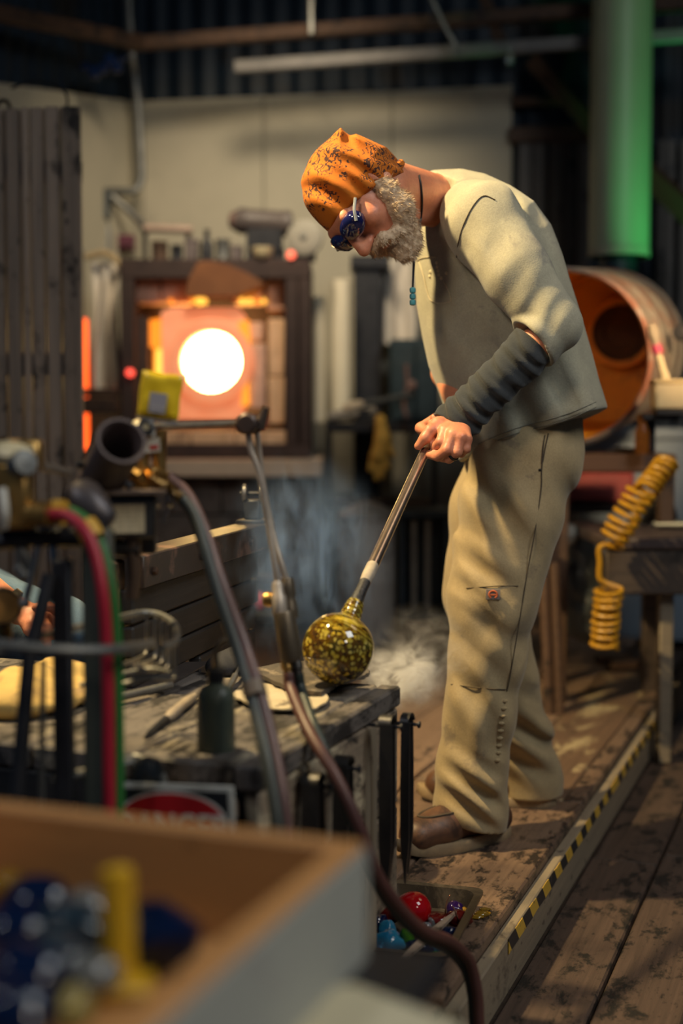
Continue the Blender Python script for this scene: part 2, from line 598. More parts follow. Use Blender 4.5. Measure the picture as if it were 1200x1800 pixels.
# ------------------------------------------------------------------ the room
def bp(e, a, z=0.0):
    """bench/platform frame: e along the boards (away), a across them to the left, from the kerb line"""
    return EDGE0 + D1 * e + D2 * a + UP * z
EDGE0 = atz(880, 1630, 0)                      # on the platform kerb, where the tape begins
LOW = -0.125
fl = obj('floor', MB().box((3.0, 3.5, LOW - .06), (9, 9, .06)), DARKW)
tag(fl, 'stained brown plank floor below the platform', None, None, 'structure')
PW = .158
for i in range(13):
    a = -(i * PW + PW / 2 + .012)
    cuts = [-1.9, RND.uniform(.2, 2.2), RND.uniform(3, 5), 7.0]
    for c0, c1 in zip(cuts, cuts[1:]):
        zz = LOW + RND.uniform(-.003, .001) - .012
        board('plank', bp(c0 + .002, a, zz), bp(c1 - .002, a, zz), PW - .007, .024, FLOORW, fl, b=.004)
pf = obj('floor_platform', MB().box((0, 0, -.06), (7.0, 3.6, .06), frame(bp(2.3, 1.86, -.012), D1)), DARKW)
tag(pf, 'raised brown plank platform the glassblower stands on', None, None, 'structure')
PPW = .205
board('kerb_plank', bp(-1.5, .135, -.012), bp(.86, .135, -.012), .245, .026, KERBW, pf, b=.004)
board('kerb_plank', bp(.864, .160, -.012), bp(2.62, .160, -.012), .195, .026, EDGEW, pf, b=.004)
board('kerb_strip', bp(.864, .036, -.012), bp(2.62, .036, -.012), .046, .026, KERBW, pf, b=.004)
for i in range(15):
    a = .26 + i * PPW + PPW / 2
    cuts = [-1.5, RND.uniform(.4, 1.6), RND.uniform(2.4, 3.4), 5.9]
    for c0, c1 in zip(cuts, cuts[1:]):
        zz = RND.uniform(-.002, .0005) - .0125
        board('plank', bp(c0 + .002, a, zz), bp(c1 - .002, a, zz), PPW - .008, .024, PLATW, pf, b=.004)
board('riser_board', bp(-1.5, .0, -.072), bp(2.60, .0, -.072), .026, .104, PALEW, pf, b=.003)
board('riser_board', bp(2.62, .0, -.072), bp(2.62, .27, -.072), .024, .104, DARKW, pf, b=.003)
t = NT('hazard_tape')
sx = t.node('ShaderNodeSeparateXYZ'); t.link(t.tc.outputs['Object'], sx.inputs[0])
m1 = t.node('ShaderNodeMath', operation='ADD'); t.link(sx.outputs['X'], m1.inputs[0]); t.link(sx.outputs['Z'], m1.inputs[1])
m2 = t.node('ShaderNodeMath', operation='MODULO'); t.link(m1.outputs[0], m2.inputs[0]); m2.inputs[1].default_value = .117
m3 = t.node('ShaderNodeMath', operation='ABSOLUTE'); t.link(m2.outputs[0], m3.inputs[0])
m4 = t.node('ShaderNodeMath', operation='GREATER_THAN'); t.link(m3.outputs[0], m4.inputs[0]); m4.inputs[1].default_value = .0585
col = t.mix(m4.outputs[0], (.62, .38, .05), (.022, .022, .024))
wr = t.ramp(t.noise((1, 1, 1), 28, 5, .7), [(.58, (0, 0, 0)), (.66, (1, 1, 1))])
col = t.mix(wr, col, (.10, .075, .05))
t.set(Base_Color=col, Roughness=.5)
HAZ = t.m
Mt = frame(bp(1.18, -.0138, -.034), D1)
tp = MB(); rt = random.Random(5)
N = 60; L = 2.36
prof = [(-L / 2 + L * i / N) for i in range(N + 1)]
for x in prof:
    w0 = .0145 + rt.uniform(-.0016, .0012)
    tp.v += [(x, .0, w0), (x, .0, -w0), (x, -.0012, w0), (x, -.0012, -w0)]
for i in range(N):
    a = i * 4; b = a + 4
    tp.f += [(a + 2, a + 3, b + 3, b + 2), (a, b, b + 1, a + 1), (a, a + 2, b + 2, b), (a + 1, b + 1, b + 3, a + 3)]
obj('hazard_tape', tp, HAZ, pf, Mt)['label'] = 'worn yellow and black hazard tape along the kerb'

NAVY = pm('navy_corrugated_iron', (.008, .022, .042), (.006, .014, .027), 6, rough=.6, metal=.1, c3=(.014, .012, .012), sp=.6, sps=2)
def corrugated(name, p0, p1, z0, z1, pitch, amp, mat, parent=None, kind=None, label=None):
    p0, p1 = Vector((p0[0], p0[1], 0)), Vector((p1[0], p1[1], 0))
    L = (p1 - p0).length; n = int(L / pitch * 6)
    M = frame(p0, p1 - p0)
    m = MB()
    for i in range(n + 1):
        x = L * i / n
        s_ = math.sin(2 * math.pi * x / pitch); s_ = max(-.7, min(.7, s_)) / .7
        for z in (z0, z1):
            m.v += [(x, amp * s_, z), (x, amp * s_ + .004, z)]
    for i in range(n):
        a = i * 4; b = a + 4
        m.f += [(a, b, b + 2, a + 2), (a + 1, a + 3, b + 3, b + 1)]
    return tag(obj(name, m, mat, parent, M, ang=50), label, None, None, kind)

wb0, wb1 = at(245, 300, 7.30), at(1320, 300, 6.62)
wl0 = at(-420, 300, 4.6)
back = corrugated('wall_back', wb0, wb1, 0, 4.3, .13, .010, NAVY, None, 'structure', 'dark corrugated iron wall behind the furnace')
left = corrugated('wall_left', wl0, wb0, 0, 4.3, .13, .010, NAVY, None, 'structure', 'dark corrugated iron wall on the furnace\'s left')
wr0 = at(1320, 300, 6.62)
right = corrugated('wall_right', (wr0.x, wr0.y), (2.9, 2.2), -.12, 4.3, .24, .02, NAVY, None, 'structure', 'dark wall beyond the drum')
obj_c = corrugated('ceiling', (0, 0), (1, 0), 0, 1, .2, .01, NAVY)
bpy.data.objects.remove(obj_c)
cl = MB()
for i in range(161):
    x = -4.2 + i * .05
    z = 4.22 + .018 * math.sin(i * math.pi / 2.0)
    cl.v += [(x, 1.6, z), (x, 8.2, z + .35)]
cl.f = [(2 * i, 2 * i + 1, 2 * i + 3, 2 * i + 2) for i in range(160)]
tag(obj('ceiling', cl, NAVY), 'dark corrugated iron ceiling', None, None, 'structure')

PLASTER = pm('scuffed_white_panel', (.46, .42, .33), (.40, .37, .29), 3, rough=.7, c3=(.34, .31, .25), sp=.62, sps=2.2, bump=.1)
def panel(name, a, b, off, mat, parent):
    """panel between bottom-left a and bottom-right b (x, y), with heights"""
    (p0, z0a, z0b), (p1, z1a, z1b) = a, b
    d = Vector((p1.x - p0.x, p1.y - p0.y, 0)).normalized()
    nrm = Vector((d.y, -d.x, 0))
    m = MB()
    for o_ in (off, off + .016):
        m.v += [(p0.x + nrm.x * o_, p0.y + nrm.y * o_, z0a), (p1.x + nrm.x * o_, p1.y + nrm.y * o_, z1a),
                (p1.x + nrm.x * o_, p1.y + nrm.y * o_, z1b), (p0.x + nrm.x * o_, p0.y + nrm.y * o_, z0b)]
    m.f = [(0, 3, 2, 1), (4, 5, 6, 7), (0, 1, 5, 4), (1, 2, 6, 5), (2, 3, 7, 6), (3, 0, 4, 7)]
    return obj(name, m, mat, parent, Matrix(), ang=20)
def on_line(p0, p1, px):
    """point on the plan line p0-p1 seen at picture column px"""
    k = (px - 600) / FPX
    d = p1 - p0
    tt = (k * p0.y - p0.x) / (d.x - k * d.y)
    return p0 + d * tt
def zpx(p, py): return at(600, py, p.y).z
cuts = [250, 470, 690, 897]
tops = [182, 173, 164, 154]
for i in range(3):
    q0, q1 = on_line(wb0, wb1, cuts[i] + (1 if i else 0)), on_line(wb0, wb1, cuts[i + 1] - 1)
    panel('white_panel', (q0, 0, zpx(q0, tops[i])), (q1, 0, zpx(q1, tops[i + 1])), .035, PLASTER, back)
cuts = [-200, 20, 243]; tops = [122, 151, 182]
for i in range(2):
    q0, q1 = on_line(wl0, wb0, cuts[i]), on_line(wl0, wb0, cuts[i + 1] - 1)
    panel('white_panel', (q0, 0, zpx(q0, tops[i])), (q1, 0, zpx(q1, tops[i + 1])), .035, PLASTER, left)

# dark boards and braces right of the white panels
GB = wood('smoke_grey_boards', (.16, .145, .13), (.09, .08, .08), dark=(.015, .016, .02), vary=.5)
BRW = wood('brown_timber', (.11, .06, .035), (.07, .038, .024), dark=(.02, .013, .01))
for i, px in enumerate((915, 940, 968, 992, 1016)):
    q = on_line(wb0, wb1, px)
    board('wall_board', Vector((q.x, q.y - .06, 0)), Vector((q.x, q.y - .06, zpx(q, 252))), .062, .02, GB, back, up=(0, 1, 0))
for (x, y0, y1) in ((1165, 300, 430), (1188, 300, 430), (1150, 300, 430)):
    q = on_line(wb0, wb1, x)
    board('wall_board', Vector((q.x, q.y - .06, .6)), Vector((q.x, q.y - .06, zpx(q, 250))), .04, .02, GB, back, up=(0, 1, 0))
def beam(label, a, b, w, h, mat, name='roof_beam', cat='beam', group=None):
    o = board(name, a, b, w, h, mat, None, b=.006)
    return tag(o, label, cat, group)
beam('brown wall rail above the grey boards right of the white panel', at(895, 238, 6.8), at(1042, 232, 6.7), .05, .075, BRW, 'wall_rail', 'rail')
beam('short brown rail just over the top of the white panel corner', at(900, 178, 6.8), at(1000, 176, 6.72), .04, .05, BRW, 'wall_rail', 'rail')
beam('brown diagonal brace left of the green duct', at(935, 105, 6.7), at(1050, 232, 6.5), .05, .075, BRW, 'roof_brace', 'brace')
beam('brown diagonal brace right of the green duct', at(1128, 296, 6.3), at(1240, 402, 6.0), .05, .10, BRW, 'roof_brace', 'brace')
# overhead steel
beam('rusty brown pipe under the roof running to the left wall', at(-30, 18, 5.6), at(252, 76, 6.6), .06, .065, RUST, 'roof_pipe', 'pipe')
beam('long rusty brown pipe crossing above the white panels', at(225, 78, 6.6), at(1215, 5, 6.2), .06, .062, RUST, 'roof_pipe', 'pipe')
beam('pale grey steel strip hung below the rusty pipe', at(412, 118, 6.5), at(1260, 58, 6.1), .04, .058, pm('grey_galvanised', (.17, .16, .155), (.12, .115, .115), 10, rough=.6, metal=.3), 'roof_beam', 'beam')
beam('thin brown timber sloping off the upper roof pipe', at(845, -20, 6.4), at(882, 78, 6.35), .04, .05, BRW, 'roof_brace', 'brace')
o = tag(obj('light_cord', MB().tube([at(755, -10, 6.2), at(778, 40, 6.2), at(802, 84, 6.2)], .010, 6), GREYM), 'thin grey hanging cord slanting between the roof pipes', 'cord')
o = tag(obj('light_cord', MB().tube([at(546, -20, 6.4), at(547, 60, 6.4)], .014, 6), GREYM), 'short grey vertical hanging rod above the roof pipe', 'rod')
o = tag(obj('hanging_bulb', MB().lathe([(0, -.022), (.012, -.018), (.018, 0), (.012, .018), (.006, .03), (.006, .055), (0, .06)], at(896, 106, 6.2), UP, 14), glass('clear_bulb', (.8, .85, .9))), 'small clear bulb under the grey steel strip', 'bulb')
# conduit and junction box on the left wall
cp = lambda L: [at(x, y, d) for x, y, d in L]
cn = thing('conduit_hanging', 'grey conduit dropping down the wall corner into a junction box', 'conduit', at(180, 360, 6.85))
obj('pipe', MB().tube(cp([(224, -20, 6.9), (229, 70, 6.9), (233, 110, 6.9), (243, 190, 6.95), (246, 250, 6.95), (249, 310, 6.95), (243, 330, 6.95), (232, 337, 6.94), (190, 337, 6.85), (132, 330, 6.7)]), .021, 8), GREYM, cn)
obj('junction_box', MB().box(at(178, 361, 6.84), (.085, .07, .14), b=.008), pm('slate_box', (.06, .075, .085), rough=.5), cn)
obj('pipe', MB().tube(cp([(196, 345, 6.85), (228, 372, 6.85), (252, 396, 6.9), (253, 408, 6.9)]), .018, 8), GREYM, cn)
obj('pipe', MB().tube(cp([(184, 382, 6.85), (190, 410, 6.85), (189, 440, 6.85)]), .016, 8), GREYM, cn)
bl = MB()
for x, y, r in ((193, 108, .035), (180, 122, .03), (165, 130, .03), (205, 120, .028), (150, 118, .025)):
    bl.lathe([(0, -r), (r * .7, -r * .7), (r, 0), (r * .7, r * .7), (0, r)], at(x, y, 6.4), UP, 12)
bl.tube(cp([(140, 122, 6.4), (180, 116, 6.4), (222, 102, 6.5)]), .008, 6)
tag(obj('hanging_glass_floats', bl, glass('dark_blue_glass', (.01, .03, .12), trans=.5)), 'cluster of dark blue glass floats hung under the roof pipe', 'floats')
# wooden screen on the left
sc = thing('plank_screen', 'tall screen of weathered grey vertical planks with a wire loop on top', 'screen', at(60, 900, 4.3) * 1.0)
xs = [-75, -48, -22, 6, 34, 50, 76, 104, 140]
for a, b in zip(xs, xs[1:]):
    d = 4.45 - (a + 75) / 215 * .12
    p0 = at(a + 1, 190, d); p1 = at(b - 1, 190, d)
    ztop = at(0, 189 + RND.uniform(-2, 3), d).z
    c = (p0 + p1) / 2
    board('plank', Vector((c.x, c.y, .0)), Vector((c.x + .004, c.y, ztop)), (p1 - p0).length, .022, OLDW, sc, up=(0, 1, 0))
for zpy in (300, 640):
    p0, p1 = at(-75, zpy, 4.49), at(140, zpy, 4.37)
    board('batten', p0 + Vector((0, .03, 0)), p1 + Vector((0, .03, 0)), .02, .07, OLDW, sc)
obj('wire_loop', MB().tube(curve(cp([(-8, 190, 4.42), (0, 178, 4.42), (12, 178, 4.41), (18, 190, 4.4)]), 5) , .006, 6), STEEL, sc)
obj('wire_loop', MB().tube(curve(cp([(20, 155, 4.6), (60, 143, 4.5), (100, 152, 4.42), (117, 168, 4.39), (118, 192, 4.37)]), 5), .004, 6), STEEL, sc)
# glowing door gap of a second kiln behind the screen
kl = thing('kiln_door', 'kiln door left ajar showing a thin red-hot gap beside the plank screen', 'kiln', at(120, 1000, 6.3))
obj('door_slab', MB().box((at(122, 660, 6.3).x, 6.35, .86), (.11, .08, 1.72), b=.01), STEEL, kl)
obj('hot_gap', MB().box((at(147, 665, 6.3).x, 6.33, .5 * (at(0, 560, 6.3).z + at(0, 790, 6.3).z)), (.024, .05, .60), b=.002), emit('red_hot_gap', (1, .10, .012), 2.2), kl)
obj('arm_bar', MB().box(at(166, 713, 6.0), (.215, .05, .07), Matrix(), b=.006), RUST, kl)
obj('arm_bar', MB().box(at(176, 690, 6.02), (.17, .05, .035), b=.006), RUST, kl)
SHIRT = fabric('grey_cotton', (.385, .36, .26), (.29, .27, .205), stain=(.22, .205, .165), sp=.60, sps=9)
SHTHREAD = pm('grey_thread', (.20, .19, .15), rough=.9, bump=0)
KHAKI = fabric('khaki_twill', (.42, .315, .165), (.32, .24, .13), stain=(.22, .165, .10), sp=.60, sps=8)
DARKF = fabric('charcoal_knit', (.015, .019, .023), (.030, .033, .036), stain=(.09, .055, .035), sp=.70)
DENIM = fabric('blue_denim', (.05, .10, .17), (.09, .15, .22))
# skin
t = NT('weathered_skin')
f = t.noise((1, 1, 1), 22, 5, .6)
g = t.noise((1, 1, 1), 160, 3, .6)
t.set(Base_Color=t.mix(.4, t.ramp(f, [(.3, (.66, .27, .15)), (.7, (.52, .175, .095))]), t.ramp(g, [(.3, (.7, .7, .7)), (.7, (1, 1, 1))]), 'MULTIPLY'),
      Roughness=.48, Subsurface_Weight=.12, Subsurface_Scale=.01)
t.b.inputs['Subsurface Radius'].default_value = (1, .35, .2)
t.bump(g, .25, .002)
SKIN = t.m
# orange bandana with a dark print
t = NT('orange_bandana_cloth')
f = t.noise((1, 1, 1), 9, 4)
col = t.ramp(f, [(.3, (.52, .145, .004)), (.7, (.40, .10, .003))])
wv = t.node('ShaderNodeTexWave', wave_type='RINGS', rings_direction='Z')
wv.inputs['Scale'].default_value = 24; wv.inputs['Distortion'].default_value = 16; wv.inputs['Detail'].default_value = 2; wv.inputs['Detail Scale'].default_value = 2.2
t.link(t.vec(), wv.inputs['Vector'])
ln = t.ramp(wv.outputs['Fac'], [(.70, (0, 0, 0)), (.78, (1, 1, 1))])
msk = t.ramp(t.noise((1, 1, 1), 11, 2), [(.47, (0, 0, 0)), (.50, (1, 1, 1))])
col = t.mix(t.mix(1.0, ln, msk, 'MULTIPLY'), col, (.05, .016, .01))
dots = t.ramp(t.noise((1, 1, 1), 110, 3, .6), [(.56, (0, 0, 0)), (.60, (1, 1, 1))])
msk2 = t.ramp(t.noise((1, 1, 1), 14, 2), [(.56, (0, 0, 0)), (.62, (1, 1, 1))])
col = t.mix(t.mix(1.0, dots, msk2, 'MULTIPLY'), col, (.04, .014, .01))
t.set(Base_Color=col, Roughness=.9)
t.bump(t.noise((1, 1, 1), 300, 2), .3, .001)
BANDANA = t.m
BEARD = pm('grizzled_beard', (.64, .50, .35), (.38, .26, .16), 120, rough=.8, bump=.5, c3=(.20, .11, .06), sp=.63, sps=30)
BLUEG = pm('dark_blue_lens', (.006, .008, .05), (.01, .012, .08), 6, rough=.08, bump=0, Coat_Weight=1.0)
LEATHER = pm('brown_leather', (.125, .056, .028), (.07, .032, .018), 30, rough=.5, c3=(.045, .022, .015), sp=.58, sps=18, bump=.4)
SOLE = pm('tan_crepe_sole', (.34, .24, .13), (.24, .17, .10), 40, rough=.8)
THREAD = pm('pale_thread', (.55, .47, .33), rough=.8, bump=0)
DTHREAD = pm('dark_thread', (.07, .05, .032), rough=.9, bump=0)

# ------------------------------------------------------------------ the glassblower
HC = at(633, 340, 2.80)                    # middle of the head
f0 = Vector((-.30, 0, -.95)).normalized(); u0 = Vector((-.95, 0, .30)).normalized()
lx = (Vector((0, -.88, 0)) - f0 * .40 - u0 * .16).normalized()
fx = (f0 - lx * f0.dot(lx)).normalized()
ux = (u0 - lx * u0.dot(lx) - fx * u0.dot(fx)).normalized()
HAX = (tuple(fx), tuple(lx), tuple(ux))
def hd(f, l, u): return HC + fx * f + lx * l + ux * u

PIPE_A = at(620, 1072, 2.31)
PIPE_B = at(749, 789, 2.70)
def pipe(tt): return PIPE_A + (PIPE_B - PIPE_A) * tt

B = SDF((-.14, 2.50, 0.0), (.62, 3.46, 1.58), .003)
# head
B.ell(hd(-.006, 0, .028), (.094, .072, .084), HAX, .0)
B.ell(hd(.030, 0, -.040), (.066, .058, .072), HAX, .03)
B.ell(hd(.074, 0, -.095), (.024, .026, .02), HAX, .03)
B.cone(hd(.088, -.034, .026), hd(.088, .034, .026), .013, .013, .02)
for sgn in (-1, 1):
    B.ell(hd(.096, sgn * .032, .002), (.014, .017, .012), HAX, .012, 's')
    B.ell(hd(.080, sgn * .032, .002), (.0135, .0135, .0125), HAX, .003)
    B.ell(hd(.066, sgn * .046, -.022), (.022, .018, .022), HAX, .02)
    B.ell(hd(-.008, sgn * .074, -.008), (.020, .009, .032), HAX, .008)
    B.ell(hd(.104, sgn * .012, -.038), (.011, .008, .009), HAX, .006)
B.cone(hd(.094, 0, .010), hd(.121, 0, -.034), .009, .0135, .014)
B.cone(hd(.090, -.022, -.062), hd(.090, .022, -.062), .008, .008, .008)
B.cone(hd(.088, -.019, -.073), hd(.088, .019, -.073), .0085, .0085, .006)
B.cone(hd(.099, -.018, -.0672), hd(.099, .018, -.0672), .0028, .0028, .004, op='s')
# neck, trunk
neck = at(772, 352, 3.0)
B.cone(hd(-.035, 0, -.045), neck, .056, .052, .03)
B.cone(hd(.03, .0, -.07), at(752, 380, 2.95), .020, .020, .02)      # throat cord
chest = at(850, 440, 3.0); belly = at(900, 600, 3.02); pelv = at(925, 745, 3.04)
B.cone(neck, chest, .050, .075, .02)
B.cone(chest, belly, .09, .085, .04)
B.cone(belly, pelv, .085, .085, .04)
lhip, rhip = at(922, 800, 2.95), at(915, 800, 3.13)
lknee, rknee = at(866, 1050, 2.93), at(848, 1040, 3.12)
lank, rank = at(832, 1440, 2.93), at(928, 1392, 3.25)
for h, k_, a_ in ((lhip, lknee, lank), (rhip, rknee, rank)):
    B.cone(pelv, h, .08, .078, .05); B.cone(h, k_, .076, .052, .03); B.cone(k_, a_, .05, .032, .02)
    B.cone(a_, a_ + Vector((-.10, -.045, -.05)), .03, .024, .02)
# left arm and hand
lsh, lel, lwr = at(842, 392, 2.83), at(975, 574, 2.76), at(801, 742, 2.735)
B.cone(chest, lsh, .075, .042, .03); B.cone(lsh, lel, .042, .036, .03)
B.chain([(lel, .037), (at(915, 634, 2.75), .038), (lwr, .024)], .02)
KN = [at(780, 757, 2.672), at(795, 764, 2.652), at(809, 769, 2.648), at(821, 772, 2.656)]
for i, kq in enumerate(KN):
    B.cone(lwr + (kq - KN[1]) * .35, kq, .017, (.0115, .0118, .0112, .0100)[i], .012)
B.chain([(KN[0], .0108), (at(774, 777, 2.655), .0098), (at(765, 785, 2.672), .0092), (at(763, 771, 2.69), .0080)], .004)
B.chain([(KN[1], .0112), (at(785, 791, 2.642), .0104), (at(769, 802, 2.658), .0098), (at(754, 799, 2.676), .0086)], .004)
B.chain([(KN[2], .0108), (at(803, 795, 2.642), .0100), (at(789, 806, 2.660), .0094), (at(776, 805, 2.680), .0082)], .004)
B.chain([(KN[3], .0095), (at(819, 789, 2.652), .0088), (at(810, 797, 2.666), .0082), (at(799, 797, 2.684), .0072)], .004)
B.chain([(lwr + (at(770, 745, 2.70) - lwr) * .5, .017), (at(769, 746, 2.695), .0145), (at(756, 757, 2.680), .0118), (at(747, 770, 2.675), .0108), (at(735, 784, 2.680), .0085)], .006)
# right arm and hand
rsh, rel, rwr = at(800, 410, 3.20), at(822, 585, 3.27), at(806, 716, 2.92)
B.cone(chest, rsh, .08, .06, .05); B.cone(rsh, rel, .048, .038, .03)
B.chain([(rel, .038), (at(788, 655, 3.10), .036), (rwr, .025)], .02)
rp = pipe(1.17)
for i in range(4):
    kk = rp + Vector((.034, .05, .012)) + (PIPE_B - PIPE_A).normalized() * (.03 - .02 * i)
    q1 = rp + Vector((.024, -.012, .004)) + (PIPE_B - PIPE_A).normalized() * (.03 - .02 * i)
    q2 = rp + Vector((-.014, -.016, 0)) + (PIPE_B - PIPE_A).normalized() * (.03 - .02 * i)
    B.cone(rwr, kk, .018, .0105, .012); B.chain([(kk, .0105), (q1, .0095), (q2, .0085)], .004)
B.chain([(rwr, .018), (rp + Vector((-.030, .02, -.005)), .012), (rp + Vector((-.022, -.014, -.012)), .009)], .006)
bmb = relax(B.mb(), 1)
man = obj('person', bmb, SKIN, ang=180, base=(.25, 3.05, 0))
tag(man, 'bent-over glassblower in orange bandana, grey shirt and khaki trousers holding a blowpipe', 'person')
del B

# shirt
S = SDF((-.02, 2.55, .70), (.66, 3.42, 1.54), .0038)
o3 = lambda L, d=3.0: [(at(x, y, d).x, at(x, y, d).z) for x, y in L]
S.blob(o3([(728, 303), (763, 292), (811, 292), (852, 303), (896, 326), (936, 356), (965, 400), (983, 450), (1000, 505), (1016, 560),
           (1031, 618), (1043, 668), (1060, 722), (1062, 760), (1000, 800), (900, 830), (825, 840), (800, 790), (781, 705), (757, 640), (745, 584),
           (736, 533), (732, 470), (734, 432), (740, 405), (752, 372), (762, 340), (752, 315)]), 3.020, .12, .172, tilt=-.28)
S.chain([(at(832, 374, 2.90), .070), (at(852, 388, 2.845), .076), (at(908, 478, 2.780), .066), (at(972, 572, 2.755), .056)], .020)
S.chain([(at(972, 572, 2.76), .056), (at(940, 600, 2.75), .054), (at(925, 612, 2.745), .056)], .012)
S.chain([(rsh, .075), (at(800, 500, 3.24), .066)], .03)
zx = Vector((.6, 0, -.8))
S.wrinkle(at(960, 560, 2.72), .050, (.55, .1, -.5), 125, .0026, .6, (Vector((.7, 0, .7)), .012, 40))
S.wrinkle(at(920, 600, 2.70), .040, (-.6, 0, -.75), 210, .0034, .2)
S.wrinkle(at(905, 350, 2.86), .060, (.8, 0, .55), 120, .0050, 1.2, (Vector((.5, 0, -.8)), .012, 40))
S.wrinkle(at(810, 430, 2.85), .07, (1, .2, .25), 105, .0045, .2, (Vector((0, 0, 1)), .012, 22))
S.wrinkle(at(890, 470, 2.72), .10, (.8, 0, .6), 62, .0032, 1.0, (Vector((.6, 0, -.8)), .015, 20))
S.wrinkle(at(760, 430, 2.86), .07, (1, .2, .1), 110, .0045, 0.5, (Vector((0, 0, 1)), .01, 25))
S.wrinkle(at(960, 700, 2.86), .13, (1, .3, .25), 70, .0060, 0.0, (Vector((0, 0, 1)), .015, 16))
S.wrinkle(at(830, 680, 2.86), .07, (.5, .2, -.85), 60, .0070, -1.2, (Vector((1, 0, 0)), .012, 18))
S.wrinkle(at(840, 745, 2.86), .09, (.75, .2, .65), 75, .0060, 0.8, (Vector((.6, 0, -.8)), .015, 18))
S.wrinkle(at(830, 590, 2.86), .14, (.9, .2, .45), 55, .0050, 0.8, (Vector((0, 0, 1)), .02, 14))
S.wrinkle(at(860, 450, 2.75), .07, (.85, 0, -.5), 80, .0026, 0.8, (Vector((.5, 0, .8)), .012, 30))
S.wrinkle(at(935, 520, 2.70), .07, (.6, 0, -.8), 90, .0020, 0.1, (Vector((.8, 0, .6)), .012, 30))
S.wrinkle(at(815, 455, 2.84), .05, (.9, .1, .3), 170, .0055, 0.4, (Vector((0, 0, 1)), .010, 40))
S.wrinkle(at(940, 420, 2.88), .09, (.8, 0, .6), 85, .0040, 0.3, (Vector((.6, 0, -.8)), .012, 25))
# hem, cuff and neck openings
ha, hb = at(826, 800, 2.9), at(1055, 716, 3.0)
hv = (hb - ha).normalized()
hn = Vector((0, 1, 0)).cross(hv); hn = hn if hn.z < 0 else -hn
S.plane(ha, hn + Vector((0, -.10, 0)), .006)
neckdir = (at(735, 352, 3.0) - at(800, 358, 3.0)).normalized()
S.cone(at(690, 350, 2.99), at(716, 352, 2.99), .066, .056, .006, op='s')
for q in (at(925, 612, 2.745),):
    c0 = at(972, 572, 2.76); dv = (at(880, 648, 2.74) - c0).normalized()
    S.cone(q + dv * .040, q + dv * .12, .075, .075, .012, op='s')
smb = relax(S.mb(), 1)
shirt = obj('shirt', smb, SHIRT, man, ang=180)
sb = bvh_of(smb)
del S
sm = MB()
sm.tube(curve(onto(sb, [(870, 352), (850, 345), (832, 362), (815, 395), (806, 425), (803, 452)], .0012), 5), .0012, 5)
obj('shoulder_seam', sm, DTHREAD, shirt)
hm = MB()
for off in (0, 9):
    pts = onto(sb, [(840 + i * 8.6, 790 - i * 3.15 - off - 4 * math.sin(i * .25)) for i in range(25)], .001)
    if len(pts) > 3: hm.tube(pts, .0009, 4)
obj('hem_stitch', hm, SHTHREAD, shirt)
pk = MB()
for L in ([(733, 458), (742, 454), (756, 452), (767, 452)], [(737, 460), (745, 485), (752, 515), (758, 528), (772, 533), (788, 531), (793, 526), (787, 508), (780, 495)]):
    pts = onto(sb, L, .0014)
    if len(pts) > 2: pk.tube(curve(pts, 5), .0013, 5)
pk_o = obj('pocket_stitching', pk, THREAD, shirt)
pk_o['label'] = 'pale stitched pocket outline'
sp = MB()
for x, y in ((768, 462), (769, 469), (771, 476), (772, 483), (757, 478), (756, 486), (785, 480), (776, 489)):
    h = onto(sb, [(x, y)], .0006)
    if h: sp.lathe([(.0, -.002), (.0042, 0), (.003, .0018), (.0, .0022)], h[0], (0, -1, .1), 8)
obj('paint_spots', sp, pm('pale_paint_spots', (.75, .66, .45), rough=.6, bump=0), shirt)

# dark arm sleeve
A = SDF((.15, 2.58, .80), (.46, 2.86, 1.14), .0028)
A.chain([(at(948, 590, 2.75), .049), (at(915, 632, 2.745), .046), (at(862, 682, 2.735), .042), (at(812, 732, 2.73), .043), (at(790, 754, 2.73), .046)], .01)
ad = (at(800, 745, 2.73) - at(930, 610, 2.75)).normalized()
for (x, y, rr, fr, am, ph) in ((930, 618, .045, 300, .0045, 0), (885, 660, .05, 220, .0050, .5), (840, 705, .05, 260, .0055, 1.0), (805, 738, .045, 300, .0058, 0)):
    A.wrinkle(at(x, y, 2.71), rr, ad + Vector((.1, .35, .12)), fr, am, ph, (Vector((.5, .4, .7)), .006, 60))
A.plane(at(800, 751, 2.72), ad + Vector((.12, 0, -.18)), .004)
A.plane(at(934, 604, 2.75), -ad, .004)
A.cone(at(812, 735, 2.733), at(780, 766, 2.733), .033, .036, .004, op='s')
slv = obj('arm_sleeve', relax(A.mb(), 1), DARKF, man, ang=180)
slv['label'] = 'charcoal knit tube pulled over the forearm'
del A

# trousers
T = SDF((-.02, 2.72, .02), (.60, 3.46, 1.02), .0042)
T.chain([(at(925, 720, 3.03), .12), (at(925, 790, 3.03), .125)], .04, (Vector((0, 1, 0)), 1.35))
T.chain([(at(924, 800, 2.96), .118), (at(897, 900, 2.95), .108), (at(880, 980, 2.94), .098), (at(866, 1050, 2.93), .094),
         (at(856, 1150, 2.93), .079), (at(843, 1250, 2.93), .074), (at(829, 1350, 2.935), .073), (at(827, 1420, 2.94), .076), (at(826, 1480, 2.94), .076)], .03)
T.chain([(at(915, 800, 3.13), .115), (at(878, 900, 3.12), .110), (at(862, 1000, 3.12), .098), (at(852, 1045, 3.12), .093)], .03)
T.chain([(at(852, 1045, 3.12), .093), (at(880, 1180, 3.17), .080), (at(912, 1290, 3.22), .074), (at(931, 1370, 3.25), .076), (at(931, 1440, 3.25), .076)], .02)
T.wrinkle(at(835, 1000, 2.84), .075, (.45, .1, .85), 95, .0065, .4, (Vector((1, 0, 0)), .015, 20))
T.wrinkle(at(890, 940, 2.84), .12, (.85, .1, .4), 50, .0050, .8, (Vector((0, 0, 1)), .02, 12))
